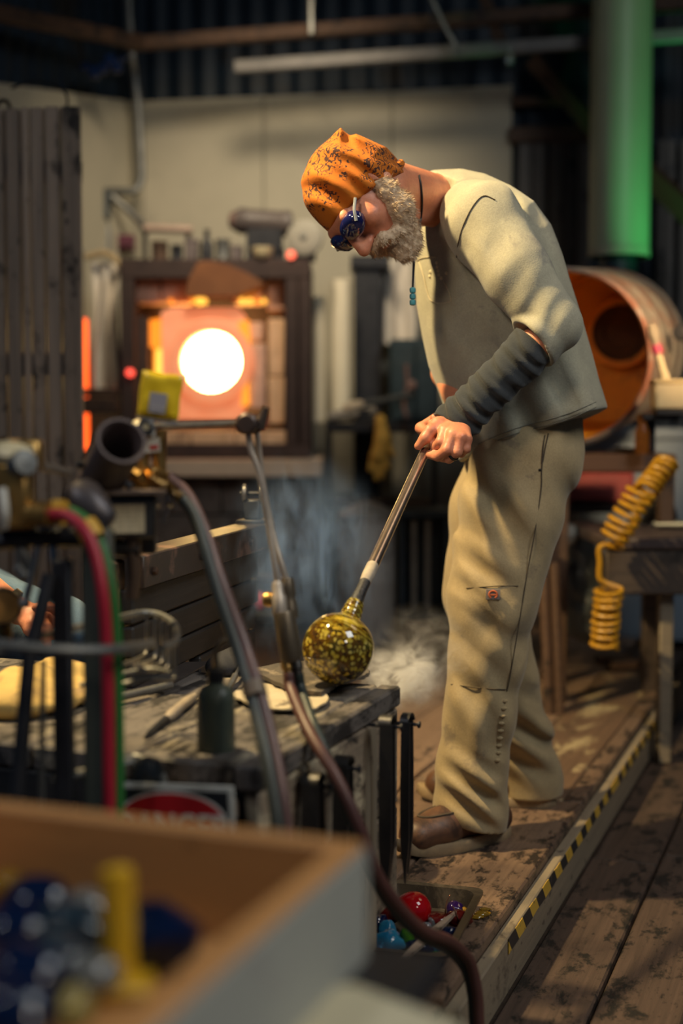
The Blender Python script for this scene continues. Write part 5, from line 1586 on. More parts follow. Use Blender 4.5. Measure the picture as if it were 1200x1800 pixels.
# hanging tongs on the right face
TONGI = pm('tong_iron', (.045, .045, .052), (.07, .066, .066), 25, rough=.38, metal=.75)
def tongs(e, z0, L, label, w=.022, gap=.030, tip=.0, out=.020):
    """two flat arms joined by a spring bend; the arms lie one behind the other, their flats facing out from the bench end"""
    base = tb3(e, -out - w / 2, z0)
    r = thing('hanging_tongs', label, 'tongs', base + UP * -L, 'iron tongs hung on the bench side')
    nl = MB().tube([tb3(e, .012, z0 - .012), tb3(e, -out - w - .012, z0 - .012)], .003, 8)
    nl.lathe([(0, .0), (.006, 0), (.006, .003), (0, .004)], tb3(e, -out - w - .012, z0 - .012), -D2, 10)
    obj('nail', nl, BLACK, r)
    for sg_ in (-1, 1):
        pts = []; ws = []
        for i in range(15):
            f = i / 14
            pts.append(base + D1 * (sg_ * gap * .5 * (1 + .25 * math.sin(f * 3.1))) + D2 * (.003 * sg_) - D2 * (tip * f * f) + UP * (-.006 - (L - .006) * (f if sg_ < 0 else f * .97)))
            ws.append(w / 2 if f < .74 else w / 2 * max(.12, 1 - (f - .74) / .27))
        m = MB()
        for p, hw in zip(pts, ws):
            for a, b in ((1, 1), (1, -1), (-1, -1), (-1, 1)):
                m.v.append(tuple(p + D2 * hw * a + D1 * .0028 * b))
        for i in range(14):
            for k in range(4): m.f.append((i * 4 + k, i * 4 + 4 + k, i * 4 + 4 + (k + 1) % 4, i * 4 + (k + 1) % 4))
        m.f += [(0, 1, 2, 3), (59, 58, 57, 56)]
        obj('arm', m, TONGI, r, ang=30)
    bend = MB()
    n = 11
    for i in range(n):
        a = math.pi * i / (n - 1)
        c = base + UP * (-.008 + .012 * math.sin(a)) - D1 * (gap * .5 * math.cos(a))
        nn = (-D1 * math.cos(a) + UP * math.sin(a)) * .0028
        for s_, k in ((1, 1), (1, -1), (-1, -1), (-1, 1)):
            bend.v.append(tuple(c + D2 * w / 2 * s_ + nn * k))
    for i in range(n - 1):
        for k in range(4): bend.f.append((i * 4 + k, i * 4 + 4 + k, i * 4 + 4 + (k + 1) % 4, i * 4 + (k + 1) % 4))
    obj('spring_bend', bend, STEEL, r, ang=60)
    return r
tongs(.165, -.020, .290, 'broad flat iron tongs hung second from the far corner of the bench', .021, .030)
tongs(.070, -.036, .280, 'pointed iron tongs hung nearest the far corner of the bench', .015, .034, out=.026)
tongs(.330, -.050, .28, 'iron tongs hung on the bench side behind the thin brown hose', .024, .034, out=.004)
tongs(.455, -.045, .28, 'iron tongs hung on the bench side nearest the wooden crate', .026, .034, out=.004)
# bucket with printed marks under the bench end
bk = thing('white_bucket', 'white plastic bucket with blue print behind the tong tips', 'bucket', (.006, 2.72, 0))
bc = (.006, 2.72, 0)
t = NT('printed_bucket')
sx = t.node('ShaderNodeSeparateXYZ'); t.link(t.tc.outputs['Object'], sx.inputs[0])
w1 = t.node('ShaderNodeMath', operation='MODULO'); t.link(sx.outputs['Z'], w1.inputs[0]); w1.inputs[1].default_value = .022
g1 = t.ramp(w1.outputs[0], [(.009, (0, 0, 0)), (.0095, (1, 1, 1))])
n1 = t.ramp(t.noise((1, 1, .2), 60, 2), [(.48, (0, 0, 0)), (.52, (1, 1, 1))])
t.set(Base_Color=t.mix(t.mix(1.0, g1, n1, 'MULTIPLY'), (.48, .47, .42), (.14, .20, .26)), Roughness=.5)
obj('bucket_body', MB().lathe([(0, 0), (.075, 0), (.082, .01), (.088, .22), (.094, .222), (.094, .235), (.085, .235), (.08, .02), (0, .015)], bc, UP, 32), t.m, bk)
# bottle with bent spout
ob = thing('spout_bottle', 'dull green squeeze bottle with a bent metal spout on the bench', 'bottle', atz(380, 1322, TZ))
oc = atz(380, 1318, TZ); br = 34 / FPX * oc.y
OLV = pm('olive_bottle', (.075, .085, .06), (.05, .06, .045), 14, rough=.4, c3=(.11, .11, .08), sp=.62)
obj('bottle_body', MB().lathe([(0, 0), (br * .95, 0), (br, .006), (br, .070), (br * .96, .080), (br * .75, .089), (br * .42, .094), (br * .40, .108), (0, .109)], oc, UP, 32), OLV, ob)
obj('cap', MB().lathe([(br * .46, .098), (br * .46, .112), (br * .2, .116), (0, .117)], oc, UP, 18), STEEL, ob)
zc_ = oc + UP * .115
obj('spout', MB().tube(curve([zc_, zc_ + Vector((0, 0, .022)), zc_ + Vector((.006, 0, .036)), zc_ + Vector((.018, 0, .042)), zc_ + Vector((.040, 0, .043))], 5), .0042, 8), pm('bronze_spout', (.18, .13, .08), rough=.35, metal=.7), ob)
# tools lying on the bench
def rod_on(name, label, cat, pts, rs, mat, lift=.0):
    P = [atz(x, y, TZ + max(rs) + lift) for x, y in pts]
    return tag(obj(name, MB().tube(P, rs, 10), mat), label, cat)
fs_ = thing('file_tool', 'long steel file with a wooden tang lying left of the bottle', 'tool', atz(300, 1270, TZ))
obj('blade', MB().tube([atz(253, 1297, TZ + .004), atz(262, 1290, TZ + .005), atz(292, 1264, TZ + .006)], [.001, .005, .006], 8), BLACK, fs_)
obj('handle', MB().tube([atz(292, 1264, TZ + .006), atz(300, 1257, TZ + .0085), atz(330, 1232, TZ + .0085), atz(342, 1223, TZ + .006)], [.005, .0085, .008, .005], 10), pm('pale_handle', (.36, .29, .21), (.26, .21, .16), 20, rough=.5), fs_)
tag(obj('steel_sheet', MB().prism([(p.x, p.y) for p in (atz(215, 1228, TZ), atz(300, 1205, TZ), atz(372, 1166, TZ), atz(300, 1168, TZ), atz(205, 1204, TZ))][::-1], TZ + .0015, TZ + .004), pm('scaled_sheet', (.09, .075, .07), (.06, .05, .05), 15, rough=.5, metal=.4, c3=(.2, .12, .09), sp=.66)), 'thin dark steel sheet lying against the bench rail', 'sheet')
rod_on('round_bar', 'dull round steel bar lying along the edge of the dark sheet', 'bar', [(206, 1226), (250, 1216), (300, 1204)], [.007, .007, .007], GREYM, .006)
jk = thing('jacks_tool', 'steel jacks lying open behind the bottle', 'tool', atz(405, 1200, TZ))
obj('blade', MB().tube(curve([atz(420, 1172, TZ + .02), atz(413, 1188, TZ + .014), atz(404, 1206, TZ + .008), atz(398, 1214, TZ + .006)], 4), [.003] * 4 + [.006] * 5 + [.004] * 4, 8), BRIGHT, jk)
obj('blade', MB().tube(curve([atz(378, 1188, TZ + .006), atz(388, 1170, TZ + .012), atz(402, 1156, TZ + .02), atz(420, 1150, TZ + .022)], 4), .0022, 6), BRIGHT, jk)
obj('spring', MB().tube(curve([atz(420, 1150, TZ + .022), atz(428, 1156, TZ + .026), atz(426, 1166, TZ + .024), atz(420, 1172, TZ + .02)], 4), .004, 6), BLACK, jk)
tag(obj('black_rag', relax(SDF((atz(385, 1200, TZ).x - .05, 2.2, TZ - .01), (atz(425, 1200, TZ).x + .05, 2.62, TZ + .09), .004).ell(atz(398, 1172, TZ + .012), (.040, .04, .025), None, .0).ell(atz(415, 1165, TZ + .015), (.03, .035, .03), None, .02).wrinkle(atz(405, 1170, TZ + .02), .04, (1, .3, .4), 140, .006).plane((0, 0, TZ + .001), (0, 0, -1)).mb(), 1), pm('black_cloth', (.025, .025, .03), rough=.9), ang=180), 'crumpled black rag behind the spout bottle', 'rag')

# ------------------------------------------------------------------ the bench rail with its steel angle
rail = thing('bench_rail', 'plank side rail of the gaffer bench capped with a steel angle', 'rail', (at(330, 950, 2.7).x, 2.7, 0))
r0 = at(216, 986, 2.30); r1 = at(456, 909, 3.10)
rz = (r0.z + r1.z) / 2
r0 = Vector((r0.x, r0.y, rz)); r1 = Vector((r1.x, r1.y, rz))
rdir = (r1 - r0).normalized(); rn = Vector((rdir.y, -rdir.x, 0))
ang = MB()
Lr = (r1 - r0).length
Mr = frame(r0, rdir)
ang.box((Lr / 2, -.004, -.003), (Lr, .062, .007), b=.0015)
ang.box((Lr / 2, -.034, -.028), (Lr, .007, .055), b=.0015)
obj('steel_angle', ang, pm('worn_angle_iron', (.036, .026, .024), (.024, .019, .019), 18, rough=.42, metal=.25, c3=(.16, .09, .07), sp=.60, sps=9), rail, Mr)
dT = TZ + .003 - rz
hgt = [(-.060, -.120), (-.124, -.178), (-.182, dT), (dT - .004, dT - .07), (dT - .074, dT - .16)]
for i, (a, b) in enumerate(hgt):
    x1 = Lr * (.93 if i < 2 else .90)
    zc0, zc1 = rz + a, rz + b
    p0 = Mr @ Vector((.01 if i < 3 else .36, .0, (a + b) / 2)); p1 = Mr @ Vector((x1, .0, (a + b) / 2))
    board('rail_plank', p0, p1, a - b, .028, CHARW, rail, up=Mr.to_3x3() @ Vector((0, 1, 0)), b=.004)
for x in (.012, Lr * .9):
    p = Mr @ Vector((x, .035, 0))
    board('rail_post', Vector((p.x, p.y, TZ + .002 if x < .1 else 0)), Vector((p.x, p.y, rz - .008)), .05, .05, wood('splintered_post', (.22, .12, .06), (.12, .07, .04), dark=(.03, .02, .015), sp=.52) if x < .1 else CHARW, rail, up=rdir, b=.006)
for x in (.045, .30, .62):
    bolt = MB()
    bolt.lathe([(.0, .008), (.006, .007), (.0075, .004), (.0075, 0)], Mr @ Vector((x, -.038, -.030)), -(Mr.to_3x3() @ Vector((0, 1, 0))), 8)
    obj('bolt', bolt, RUST, rail)
rs_ = thing('roller_rest', 'small black roller rest with two steel wheels on the far end of the rail', 'roller', r1 + rdir * -.06)
rp_ = r1 - rdir * .05
obj('plate', MB().box((0, 0, .004), (.075, .06, .008), frame(rp_, rdir), b=.002), BLACK, rs_)
obj('block', MB().box((0, 0, .030), (.030, .038, .045), frame(rp_, rdir), b=.004), BLACK, rs_)
for s_ in (-1, 1):
    c = rp_ + UP * .066 + rn * (.020 * s_) 
    obj('wheel', MB().lathe([(0, -.006), (.016, -.006), (.021, -.003), (.021, .003), (.016, .006), (0, .006)], c, (rn + rdir * .25).normalized(), 22), BRIGHT, rs_)
obj('axle', MB().tube([rp_ + UP * .066 - rn * .03, rp_ + UP * .066 + rn * .03], .005, 8), STEEL, rs_)
# ------------------------------------------------------------------ torches, hoses and the tool stand
TD = 1.80
stand = thing('tool_stand', 'dark steel post stand carrying torches and wire baskets', 'stand', (at(172, 900, 1.86).x, 1.88, 0))
p = at(172, 930, 1.74)
obj('post', MB().box((p.x, 1.74, (p.z) / 2), (.036, .036, p.z), b=.003), pm('olive_black_post', (.035, .042, .035), (.05, .055, .045), 14, rough=.5), stand)
obj('plate', MB().box((p.x, 1.74, .006), (.056, .056, .012), b=.003), STEEL, stand)
p2 = at(103, 985, 1.70)
obj('post', MB().box((p2.x, 1.72, p2.z / 2), (.024, .024, p2.z), b=.003), BLACK, stand)
p3 = at(40, 1150, 1.66)
obj('post', MB().tube([Vector((p3.x - .035, 1.66, 0.0)), Vector((p3.x - .03, 1.68, .30)), at(52, 1150, 1.68), at(88, 1010, 1.70)], .010, 8), BLACK, stand)
obj('crossbar', MB().tube([at(-60, 955, 1.74), at(60, 945, 1.74), at(172, 945, 1.74)], .013, 8), BLACK, stand)
obj('crossbar', MB().tube([at(90, 1372, 1.72), at(180, 1352, 1.74), at(232, 1338, 1.78)], .007, 8), GREYM, stand)
obj('rod', MB().tube([at(72, 1450, 1.70), at(76, 1160, 1.70)], .004, 6), GREYM, stand)
# wire basket
bas = thing('wire_basket', 'oval bent wire basket fixed to the tool stand', 'basket', at(250, 1190, 1.9))
def ring(py0, pts, d): return [at(x, y, dd) for x, y, dd in pts]
rim = [(-30, 1152, 1.62), (60, 1122, 1.70), (150, 1100, 1.86), (220, 1083, 1.98), (258, 1077, 2.02), (292, 1086, 2.00), (310, 1105, 1.92), (308, 1128, 1.84), (285, 1140, 1.78)]
obj('rim_wire', MB().tube(curve([at(*q) for q in rim], 6), .0050, 8), GREYM, bas)
obj('rim_wire', MB().tube(curve([at(-40, 1128, 1.55), at(60, 1139, 1.555), at(160, 1143, 1.58), at(220, 1140, 1.63), at(266, 1132, 1.78)], 6), .0065, 8), GREYM, bas)
for i, (x, y, d) in enumerate(((258, 1080, 2.02), (274, 1085, 2.0), (286, 1090, 1.98), (296, 1096, 1.95), (308, 1112, 1.90))):
    b_ = at(x, y + 62 + i * 3, d)
    e_ = at(x - 42, y + 88 - i * 2, d - .07)
    obj('wire', MB().tube(curve([at(x, y, d), at(x, y + 30, d), b_, b_ + (e_ - b_) * .25 + UP * -.006, e_], 5), .0030, 6), BRIGHT, bas)
obj('floor_wire', MB().tube(curve([at(140, 1205, 1.9), at(200, 1188, 1.9), at(262, 1176, 1.92), at(300, 1182, 1.88)], 5), .0032, 6), GREYM, bas)
obj('floor_wire', MB().tube(curve([at(148, 1220, 1.84), at(205, 1205, 1.84), at(262, 1192, 1.84), at(302, 1192, 1.84)], 5), .0032, 6), GREYM, bas)
lb = thing('wire_hoop', 'second wire hoop basket low on the tool stand above the crate', 'basket', at(250, 1400, 1.72))
obj('rim_wire', MB().tube(curve([at(180, 1350, 1.80), at(228, 1330, 1.84), at(262, 1338, 1.82), at(285, 1360, 1.76), at(292, 1400, 1.72)], 5), .004, 8), GREYM, lb)
for x, y, d in ((240, 1332, 1.83), (262, 1338, 1.82), (290, 1380, 1.74)):
    obj('wire', MB().tube([at(x, y, d), at(x, 1384 if x < 280 else 1415, d - .02)], .003, 6), GREYM, lb)
hl = thing('black_handle_tool', 'tool with a rounded black plastic handle held in the low wire hoop', 'tool', at(258, 1400, 1.74))
obj('grip', MB().lathe([(0, 0), (.019, 0), (.022, .012), (.022, .036), (.017, .050), (0, .056)], at(260, 1402, 1.76), UP, 20), pm('glossy_black', (.012, .014, .016), rough=.2), hl)
obj('shank', MB().tube([at(260, 1402, 1.76), at(258, 1460, 1.76)], .007, 8), STEEL, hl)
# near brass valve block with the red and green hose pair
nb_ = thing('near_torch_valve', 'brass torch valve block with a cream wheel at the left edge', 'torch', at(25, 930, 1.72))
v0 = at(22, 870, 1.72)
obj('block', MB().box(v0, (.050, .045, .085), b=.006), BRASS, nb_)
obj('column', MB().box(v0 + Vector((.006, .01, .05)), (.060, .035, .04), b=.005), BRASS, nb_)
for dx in (-.016, .016):
    obj('neck', MB().tube([v0 + Vector((dx, 0, .03)), v0 + Vector((dx, 0, .062))], .011, 12), BRASS, nb_)
obj('wheel', MB().lathe([(0, .0), (.020, .0), (.027, .004), (.028, .012), (.022, .019), (.008, .022), (0, .022)], at(24, 806, 1.72), (.1, -.3, 1), 20), CREAM, nb_)
obj('bonnet', MB().lathe([(.014, -.02), (.018, 0), (.016, .012), (0, .013)], at(38, 815, 1.70), (.6, -.7, .2), 14), GREYM, nb_)
obj('hook_bar', MB().tube([at(44, 812, 1.72), at(84, 822, 1.76), at(126, 832, 1.80)], [.008, .006, .005], 8), pm('grey_rod', (.24, .20, .17), rough=.45, metal=.6), nb_)
obj('clip', MB().tube(curve([at(4, 860, 1.68), at(8, 900, 1.67), at(6, 926, 1.68)], 4), .006, 8), WHITEP, nb_)
obj('outlet', MB().tube(curve([at(40, 908, 1.72), at(62, 903, 1.71), at(90, 904, 1.70)], 5), [.018] * 5 + [.016] * 6, 14), BRASS, nb_)
rgh = thing('twin_hose', 'red and green twin gas hose taped in yellow dropping from the brass block', 'hose', at(200, 1430, 1.66))
REDH = pm('red_hose', (.38, .012, .030), (.32, .010, .025), 8, rough=.45, bump=.05)
GRNH = pm('green_hose', (.025, .15, .03), (.02, .12, .022), 8, rough=.45, bump=.05)
TAPE = pm('yellow_tape', (.60, .33, .03), (.48, .25, .03), 18, rough=.5, bump=.1)
hp = [(90, 904, 1.70), (120, 908, 1.69), (148, 932, 1.68), (168, 975, 1.67), (180, 1040, 1.66), (187, 1120, 1.66), (190, 1220, 1.66), (191, 1320, 1.66), (192, 1460, 1.66)]
gp = [(98, 898, 1.73), (126, 900, 1.72), (156, 922, 1.71), (180, 968, 1.70), (195, 1035, 1.69), (204, 1120, 1.69), (207, 1220, 1.69), (208, 1320, 1.69), (209, 1460, 1.69)]
obj('red_line', MB().tube(curve([at(*q) for q in hp], 8), .0078, 12), REDH, rgh)
obj('green_line', MB().tube(curve([at(*q) for q in gp], 8), .0074, 12), GRNH, rgh)
cpr = curve([at(*q) for q in hp], 8); cpg = curve([at(*q) for q in gp], 8)
def wrap(i0, i1, r):
    return MB().tube([(a + b) / 2 for a, b in zip(cpr[i0:i1], cpg[i0:i1])], r, 14)
obj('tape_wrap', wrap(0, 6, .0165), TAPE, rgh); obj('tape_wrap', wrap(15, 21, .0155), TAPE, rgh)
# hanging cutters and bent rods under the block
for i, (L, lab, m_) in enumerate((([(44, 905), (38, 960), (50, 985), (42, 1010)], 'bent grey hook rod just left of the taped hose', GREYM), ([(74, 915), (68, 965), (60, 1000), (44, 1060)], 'pale bent hook rod crossing the dark post', BRIGHT), ([(86, 918), (94, 975), (104, 1030)], 'short pale cutter arm ending in a ball beside the hose', BRIGHT), ([(12, 922), (32, 940), (34, 1000)], 'grey bracket rod at the left edge of the stand', GREYM))):
    P = curve([at(x, y, 1.74) for x, y in L], 5)
    tg_ = thing('hanging_hook_rod', lab, 'rod', P[-1], 'rods hung under the near valve')
    obj('shaft', MB().tube(P, .0055, 8), m_, tg_)
    obj('ball_end', MB().lathe([(0, -.008), (.006, -.006), (.0085, 0), (.006, .006), (0, .008)], P[-1], UP, 12), m_, tg_)
gg_ = thing('pressure_gauge', 'round brass pressure gauge behind the rods at the left edge', 'gauge', at(6, 1090, 1.78))
obj('case', MB().lathe([(0, .02), (.024, .02), (.027, .012), (.027, 0), (.024, -.004), (0, -.004)], at(4, 1066, 1.80), (.3, -1, .1), 24), STEEL, gg_)
obj('dial', MB().lathe([(0, .021), (.021, .0205), (.0215, .020)], at(4, 1066, 1.80), (.3, -1, .1), 24), pm('amber_dial', (.55, .26, .06), rough=.4), gg_)
obj('nipple', MB().tube([at(6, 1086, 1.80), at(10, 1130, 1.80)], [.012, .009], 10), BRASS, gg_)
# dark cup torch and nozzle
ct = thing('cup_torch', 'dark iron cup torch head tilted open towards the furnace', 'torch', at(150, 900, 1.86))
ca = at(140, 872, 1.88); cb_ = at(214, 774, 1.80)
axc = (cb_ - ca).normalized()
CUP = pm('burnt_iron', (.085, .058, .055), (.10, .072, .068), 16, rough=.6, metal=.2)
Lc = (cb_ - ca).length
rcup = 43 / FPX * 1.8
axis_c = (axc + Vector((.0, -.55, .10))).normalized()
obj('cup', MB().lathe([(0, .02), (rcup * .80, .02), (rcup * .8, Lc - .008), (rcup * .92, Lc), (rcup * 1.04, Lc), (rcup * 1.07, Lc - .008), (rcup * 1.0, Lc - .016), (rcup * 1.0, .01), (rcup * .9, 0), (0, 0)], cb_ - axis_c * Lc, axis_c, 36), CUP, ct)
for k in range(5):
    sc_ = MB()
    a = 2 * math.pi * k / 5 + .4
    e1 = axis_c.orthogonal().normalized(); e2 = axis_c.cross(e1)
    dr_ = e1 * math.cos(a) + e2 * math.sin(a)
    sc_.tube([cb_ - axis_c * (Lc * .62) + dr_ * rcup * .95, cb_ - axis_c * (Lc * .62) + dr_ * (rcup + .010)], .0055, 8)
    obj('set_screw', sc_, BLACK, ct)
cn0 = at(128, 872, 1.79); cn1 = at(196, 916, 1.76)
cna = (cn1 - cn0).normalized()
obj('nozzle', MB().lathe([(0, 0), (.022, .0), (.030, .008), (.031, .022), (.025, .040), (.013, (cn1 - cn0).length - .004), (.006, (cn1 - cn0).length), (0, (cn1 - cn0).length)], cn0, cna, 28), pm('slate_nozzle', (.075, .065, .07), (.06, .05, .055), 14, rough=.4, metal=.4), ct)
obj('mount_arm', MB().tube([at(140, 880, 1.86), at(165, 900, 1.80), at(172, 938, 1.745)], .014, 10), BLACK, ct)
# label box
lx_ = thing('regulator_box', 'dark metal bracket box with a pale printed label', 'box', at(230, 960, 1.90))
Mb = frame(at(218, 908, 1.88), (1, .28, 0.0), (0, .0, 1))
obj('case', MB().box((0, .02, 0), (.088, .05, .062), b=.004), STEEL, lx_, Mb)
obj('top_lip', MB().box((0.004, .012, .034), (.104, .075, .007), b=.002), pm('browned_plate', (.16, .11, .085), rough=.5, metal=.4), lx_, Mb)
t = NT('printed_label')
sx = t.node('ShaderNodeSeparateXYZ'); t.link(t.tc.outputs['Object'], sx.inputs[0])
w1 = t.node('ShaderNodeMath', operation='PINGPONG'); t.link(sx.outputs['Z'], w1.inputs[0]); w1.inputs[1].default_value = .0032
g1 = t.ramp(w1.outputs[0], [(.0019, (0, 0, 0)), (.0022, (1, 1, 1))])
n1 = t.ramp(t.noise((1, 1, .05), 420, 2), [(.42, (0, 0, 0)), (.46, (1, 1, 1))])
t.set(Base_Color=t.mix(t.mix(1.0, g1, n1, 'MULTIPLY'), (.56, .45, .27), (.30, .24, .17)), Roughness=.5)
obj('paper_label', MB().box((.002, -.0060, -.003), (.052, .0015, .040), b=.0004), t.m, lx_, Mb)
obj('stem', MB().tube([at(232, 938, 1.90), at(236, 1010, 1.90), at(232, 1052, 1.90)], [.012, .011, .009], 12), pm('brown_stem', (.11, .065, .04), rough=.5, metal=.4), lx_)
obj('tee', MB().tube([at(190, 962, 1.90), at(246, 968, 1.90)], .012, 12), STEEL, lx_)
# second brass valve column
fv = thing('far_torch_valve', 'brass torch valve column with a small white and red label', 'torch', at(262, 870, 1.95))
c0 = at(264, 800, 1.95)
for dx in (-.011, .013):
    obj('column', MB().tube([Vector((c0.x + dx, 1.95, at(0, 858, 1.95).z)), Vector((c0.x + dx, 1.95, at(0, 756, 1.95).z))], .010, 12), BRASS, fv)
obj('bonnet', MB().lathe([(0, 0), (.015, .0), (.018, .006), (.016, .018), (.008, .022), (0, .022)], at(252, 764, 1.93), (-.2, -.4, 1), 16), CREAM, fv)
obj('lock_nut', MB().lathe([(.006, -.012), (.014, -.01), (.014, .01), (.006, .012)], at(256, 752, 1.92), (.3, -1, .2), 6), STEEL, fv)
obj('white_tag', MB().box(at(264, 762, 1.92), (.014, .004, .010), b=.001), WHITEP, fv)
Ml = frame(at(264, 783, 1.928), (1, .1, .10), (0, 0, 1))
obj('label_plate', MB().box((0, 0, 0), (.027, .002, .020), b=.0006), pm('label_white', (.60, .55, .46), rough=.4), fv, Ml)
obj('label_red', MB().box((.005, -.0015, -.003), (.012, .001, .006), b=.0003), pm('label_red_ink', (.48, .04, .03), rough=.4), fv, Ml)
obj('manifold', MB().box(at(262, 842, 1.95), (.060, .035, .018), b=.004), BRASS, fv)
for (x0, y0, x1, y1, r) in ((222, 822, 248, 838, .010), (228, 836, 250, 842, .007), (258, 828, 292, 838, .009), (262, 832, 296, 858, .011), (282, 846, 318, 876, .009), (222, 852, 258, 858, .006)):
    P0, P1 = at(x0, y0, 1.92), at(x1, y1, 1.90)
    obj('fitting', MB().lathe([(0, 0), (r * .8, 0), (r, .004), (r, (P1 - P0).length * .45), (r * .75, (P1 - P0).length * .5), (r * .75, (P1 - P0).length), (0, (P1 - P0).length)], P0, (P1 - P0), 8), BRASS, fv)
for x in (274, 296):
    obj('spark_wire', MB().tube(curve([at(x - 4, 868, 1.92), at(x, 890, 1.92), at(x - 14 + (x - 274) * .3, 918, 1.92)], 4), .0025, 6), BRIGHT, fv)
    obj('bead', MB().lathe([(0, -.005), (.0055, 0), (0, .005)], at(x + 2, 888, 1.915), UP, 10), BRIGHT, fv)
obj('support', MB().box((c0.x - .01, 1.965, (at(0, 858, 1.95).z - .05)), (.03, .025, .09), b=.003), STEEL, fv)
# yellow plastic packet
pk_ = thing('yellow_packet', 'yellow plastic packet with a grey barcode label on the far valve', 'packet', at(280, 738, 1.93))
YP = pm('yellow_film', (.80, .55, .015), (.70, .46, .012), 24, rough=.3, bump=.2, c3=(.55, .34, .01), sp=.6, sps=24, Coat_Weight=.4)
Mp = frame(at(281, 696, 1.92), (1, .06, -.14), (0, -.05, 1))
W_, H_ = .058, .064
def pf_(u, v, s_):
    x = (u - .5) * W_; z = (v - .5) * H_
    e = max(0, min(1, min(u, 1 - u, v, 1 - v) * 9))
    th = .0055 * e ** .5
    return Vector((x + .0006 * math.sin(v * 9), s_ * (th + .0010 * math.sin(u * 9 + v * 5) * e + .0006 * math.sin(v * 11 - u * 4) * e) , z + .0006 * math.sin(u * 10)))
pm_ = MB().grid(16, 16, lambda u, v: pf_(u, v, -1)); pm2 = MB().grid(16, 16, lambda u, v: pf_(u, v, 1))
n0 = len(pm_.v); pm_.v += pm2.v; pm_.f += [tuple(i + n0 for i in f[::-1]) for f in pm2.f]
obj('bag', pm_, YP, pk_, Mp, ang=180)
t = NT('barcode_label')
sx = t.node('ShaderNodeSeparateXYZ'); t.link(t.tc.outputs['Object'], sx.inputs[0])
nb2 = t.node('ShaderNodeTexNoise'); nb2.inputs['Scale'].default_value = 900
cx = t.node('ShaderNodeCombineXYZ'); t.link(sx.outputs['Z'], cx.inputs[0]); t.link(cx.outputs[0], nb2.inputs['Vector'])
br_ = t.ramp(nb2.outputs['Fac'], [(.48, (.10, .09, .10)), (.52, (.50, .46, .46))])
low = t.ramp(t.tc.outputs['Generated'], [(0, (0, 0, 0)), (1, (1, 1, 1))])
sg2 = t.node('ShaderNodeSeparateXYZ'); t.link(t.tc.outputs['Generated'], sg2.inputs[0])
half = t.ramp(sg2.outputs['Z'], [(.40, (1, 1, 1)), (.44, (0, 0, 0))])
t.set(Base_Color=t.mix(half, (.30, .28, .30), br_), Roughness=.3)
obj('barcode_sticker', MB().box((-.001, -.0098, -.010), (.024, .001, .028), b=.0003), t.m, pk_, Mp)
obj('clear_seam', MB().box((0, 0, -.034), (W_, .003, .005), b=.001), pm('clear_grey_film', (.25, .22, .22), rough=.25), pk_, Mp)
obj('clip_pin', MB().tube([Mp @ Vector((-.008, .004, -.034)), at(262, 758, 1.95)], .003, 6), STEEL, pk_)
# horizontal hook rod and the hand torch
hk = thing('hook_rod', 'thin bright rod reaching from the far valve to the hanging hand torch', 'rod', at(350, 746, 2.0))
obj('shaft', MB().tube([at(266, 752, 1.95), at(275, 749, 1.95), at(422, 744, 2.08)], [.004, .0045, .0045], 8), BRIGHT, hk)
ht = thing('hand_torch', 'hand torch with twin slim tubes hanging head up from the rod', 'torch', at(505, 1180, 2.06))
hB = at(438, 745, 2.08)
TBR = pm('brown_torch_head', (.085, .05, .04), (.06, .04, .034), 20, rough=.45, metal=.5)
Mh = frame(hB, (1, .25, -.08), (0, 0, 1))
obj('head', MB().box((0, 0, 0), (.036, .03, .030), b=.008), TBR, ht, Mh)
obj('head_cap', MB().lathe([(0, -.022), (.012, -.022), (.0165, -.018), (.0165, -.004), (.014, 0)], Mh @ Vector((-.004, -.012, 0)), (.1, 1, 0), 20), TBR, ht)
obj('tip', MB().lathe([(.009, 0), (.0075, .018), (.0055, .030), (.0055, .034), (0, .034)], at(455, 752, 2.07), (.35, -.2, 1), 14), pm('tip_steel', (.20, .15, .12), rough=.35, metal=.7), ht)
TUB = pm('tube_steel', (.52, .44, .36), (.40, .34, .28), 26, rough=.4, metal=.45)
obj('slim_tube', MB().tube(curve([at(436, 760, 2.08), at(441, 792, 2.08), at(455, 830, 2.08), at(470, 912, 2.08), at(482, 985, 2.07), at(489, 1030, 2.07)], 6), .0046, 10), TUB, ht)
obj('slim_tube', MB().tube(curve([at(452, 760, 2.09), at(456, 800, 2.10), at(464, 862, 2.10), at(480, 940, 2.09), at(494, 990, 2.08), at(505, 1024, 2.08)], 6), .0046, 10), TUB, ht)
def barrel(p0, p1, prof, mat, name, n=18):
    L = (p1 - p0).length
    return obj(name, MB().lathe([(r, h * L) for r, h in prof], p0, p1 - p0, n), mat, ht)
HB2 = pm('bronze_body', (.15, .115, .075), (.11, .085, .06), 22, rough=.4, metal=.6)
barrel(at(487, 1022, 2.07), at(493, 1092, 2.06), [(0, 0), (.007, 0), (.009, .1), (.009, .3), (.012, .4), (.012, .75), (.010, .9), (0, 1)], TUB, 'valve_body')
barrel(at(504, 1016, 2.08), at(512, 1090, 2.07), [(0, 0), (.009, 0), (.011, .12), (.011, .4), (.009, .5), (.011, .6), (.011, .95), (0, 1)], HB2, 'valve_body')
barrel(at(498, 1076, 2.06), at(513, 1164, 2.05), [(0, 0), (.015, 0), (.0165, .06), (.0165, .9), (.013, 1), (0, 1)], HB2, 'grip', 24)
obj('knob', MB().lathe([(0, -.007), (.010, -.007), (.012, 0), (.010, .007), (0, .007)], at(472, 1054, 2.07), (1, -.2, 0), 14), BRASS, ht)
obj('knob_stem', MB().tube([at(472, 1054, 2.07), at(492, 1056, 2.065)], .004, 8), BRASS, ht)
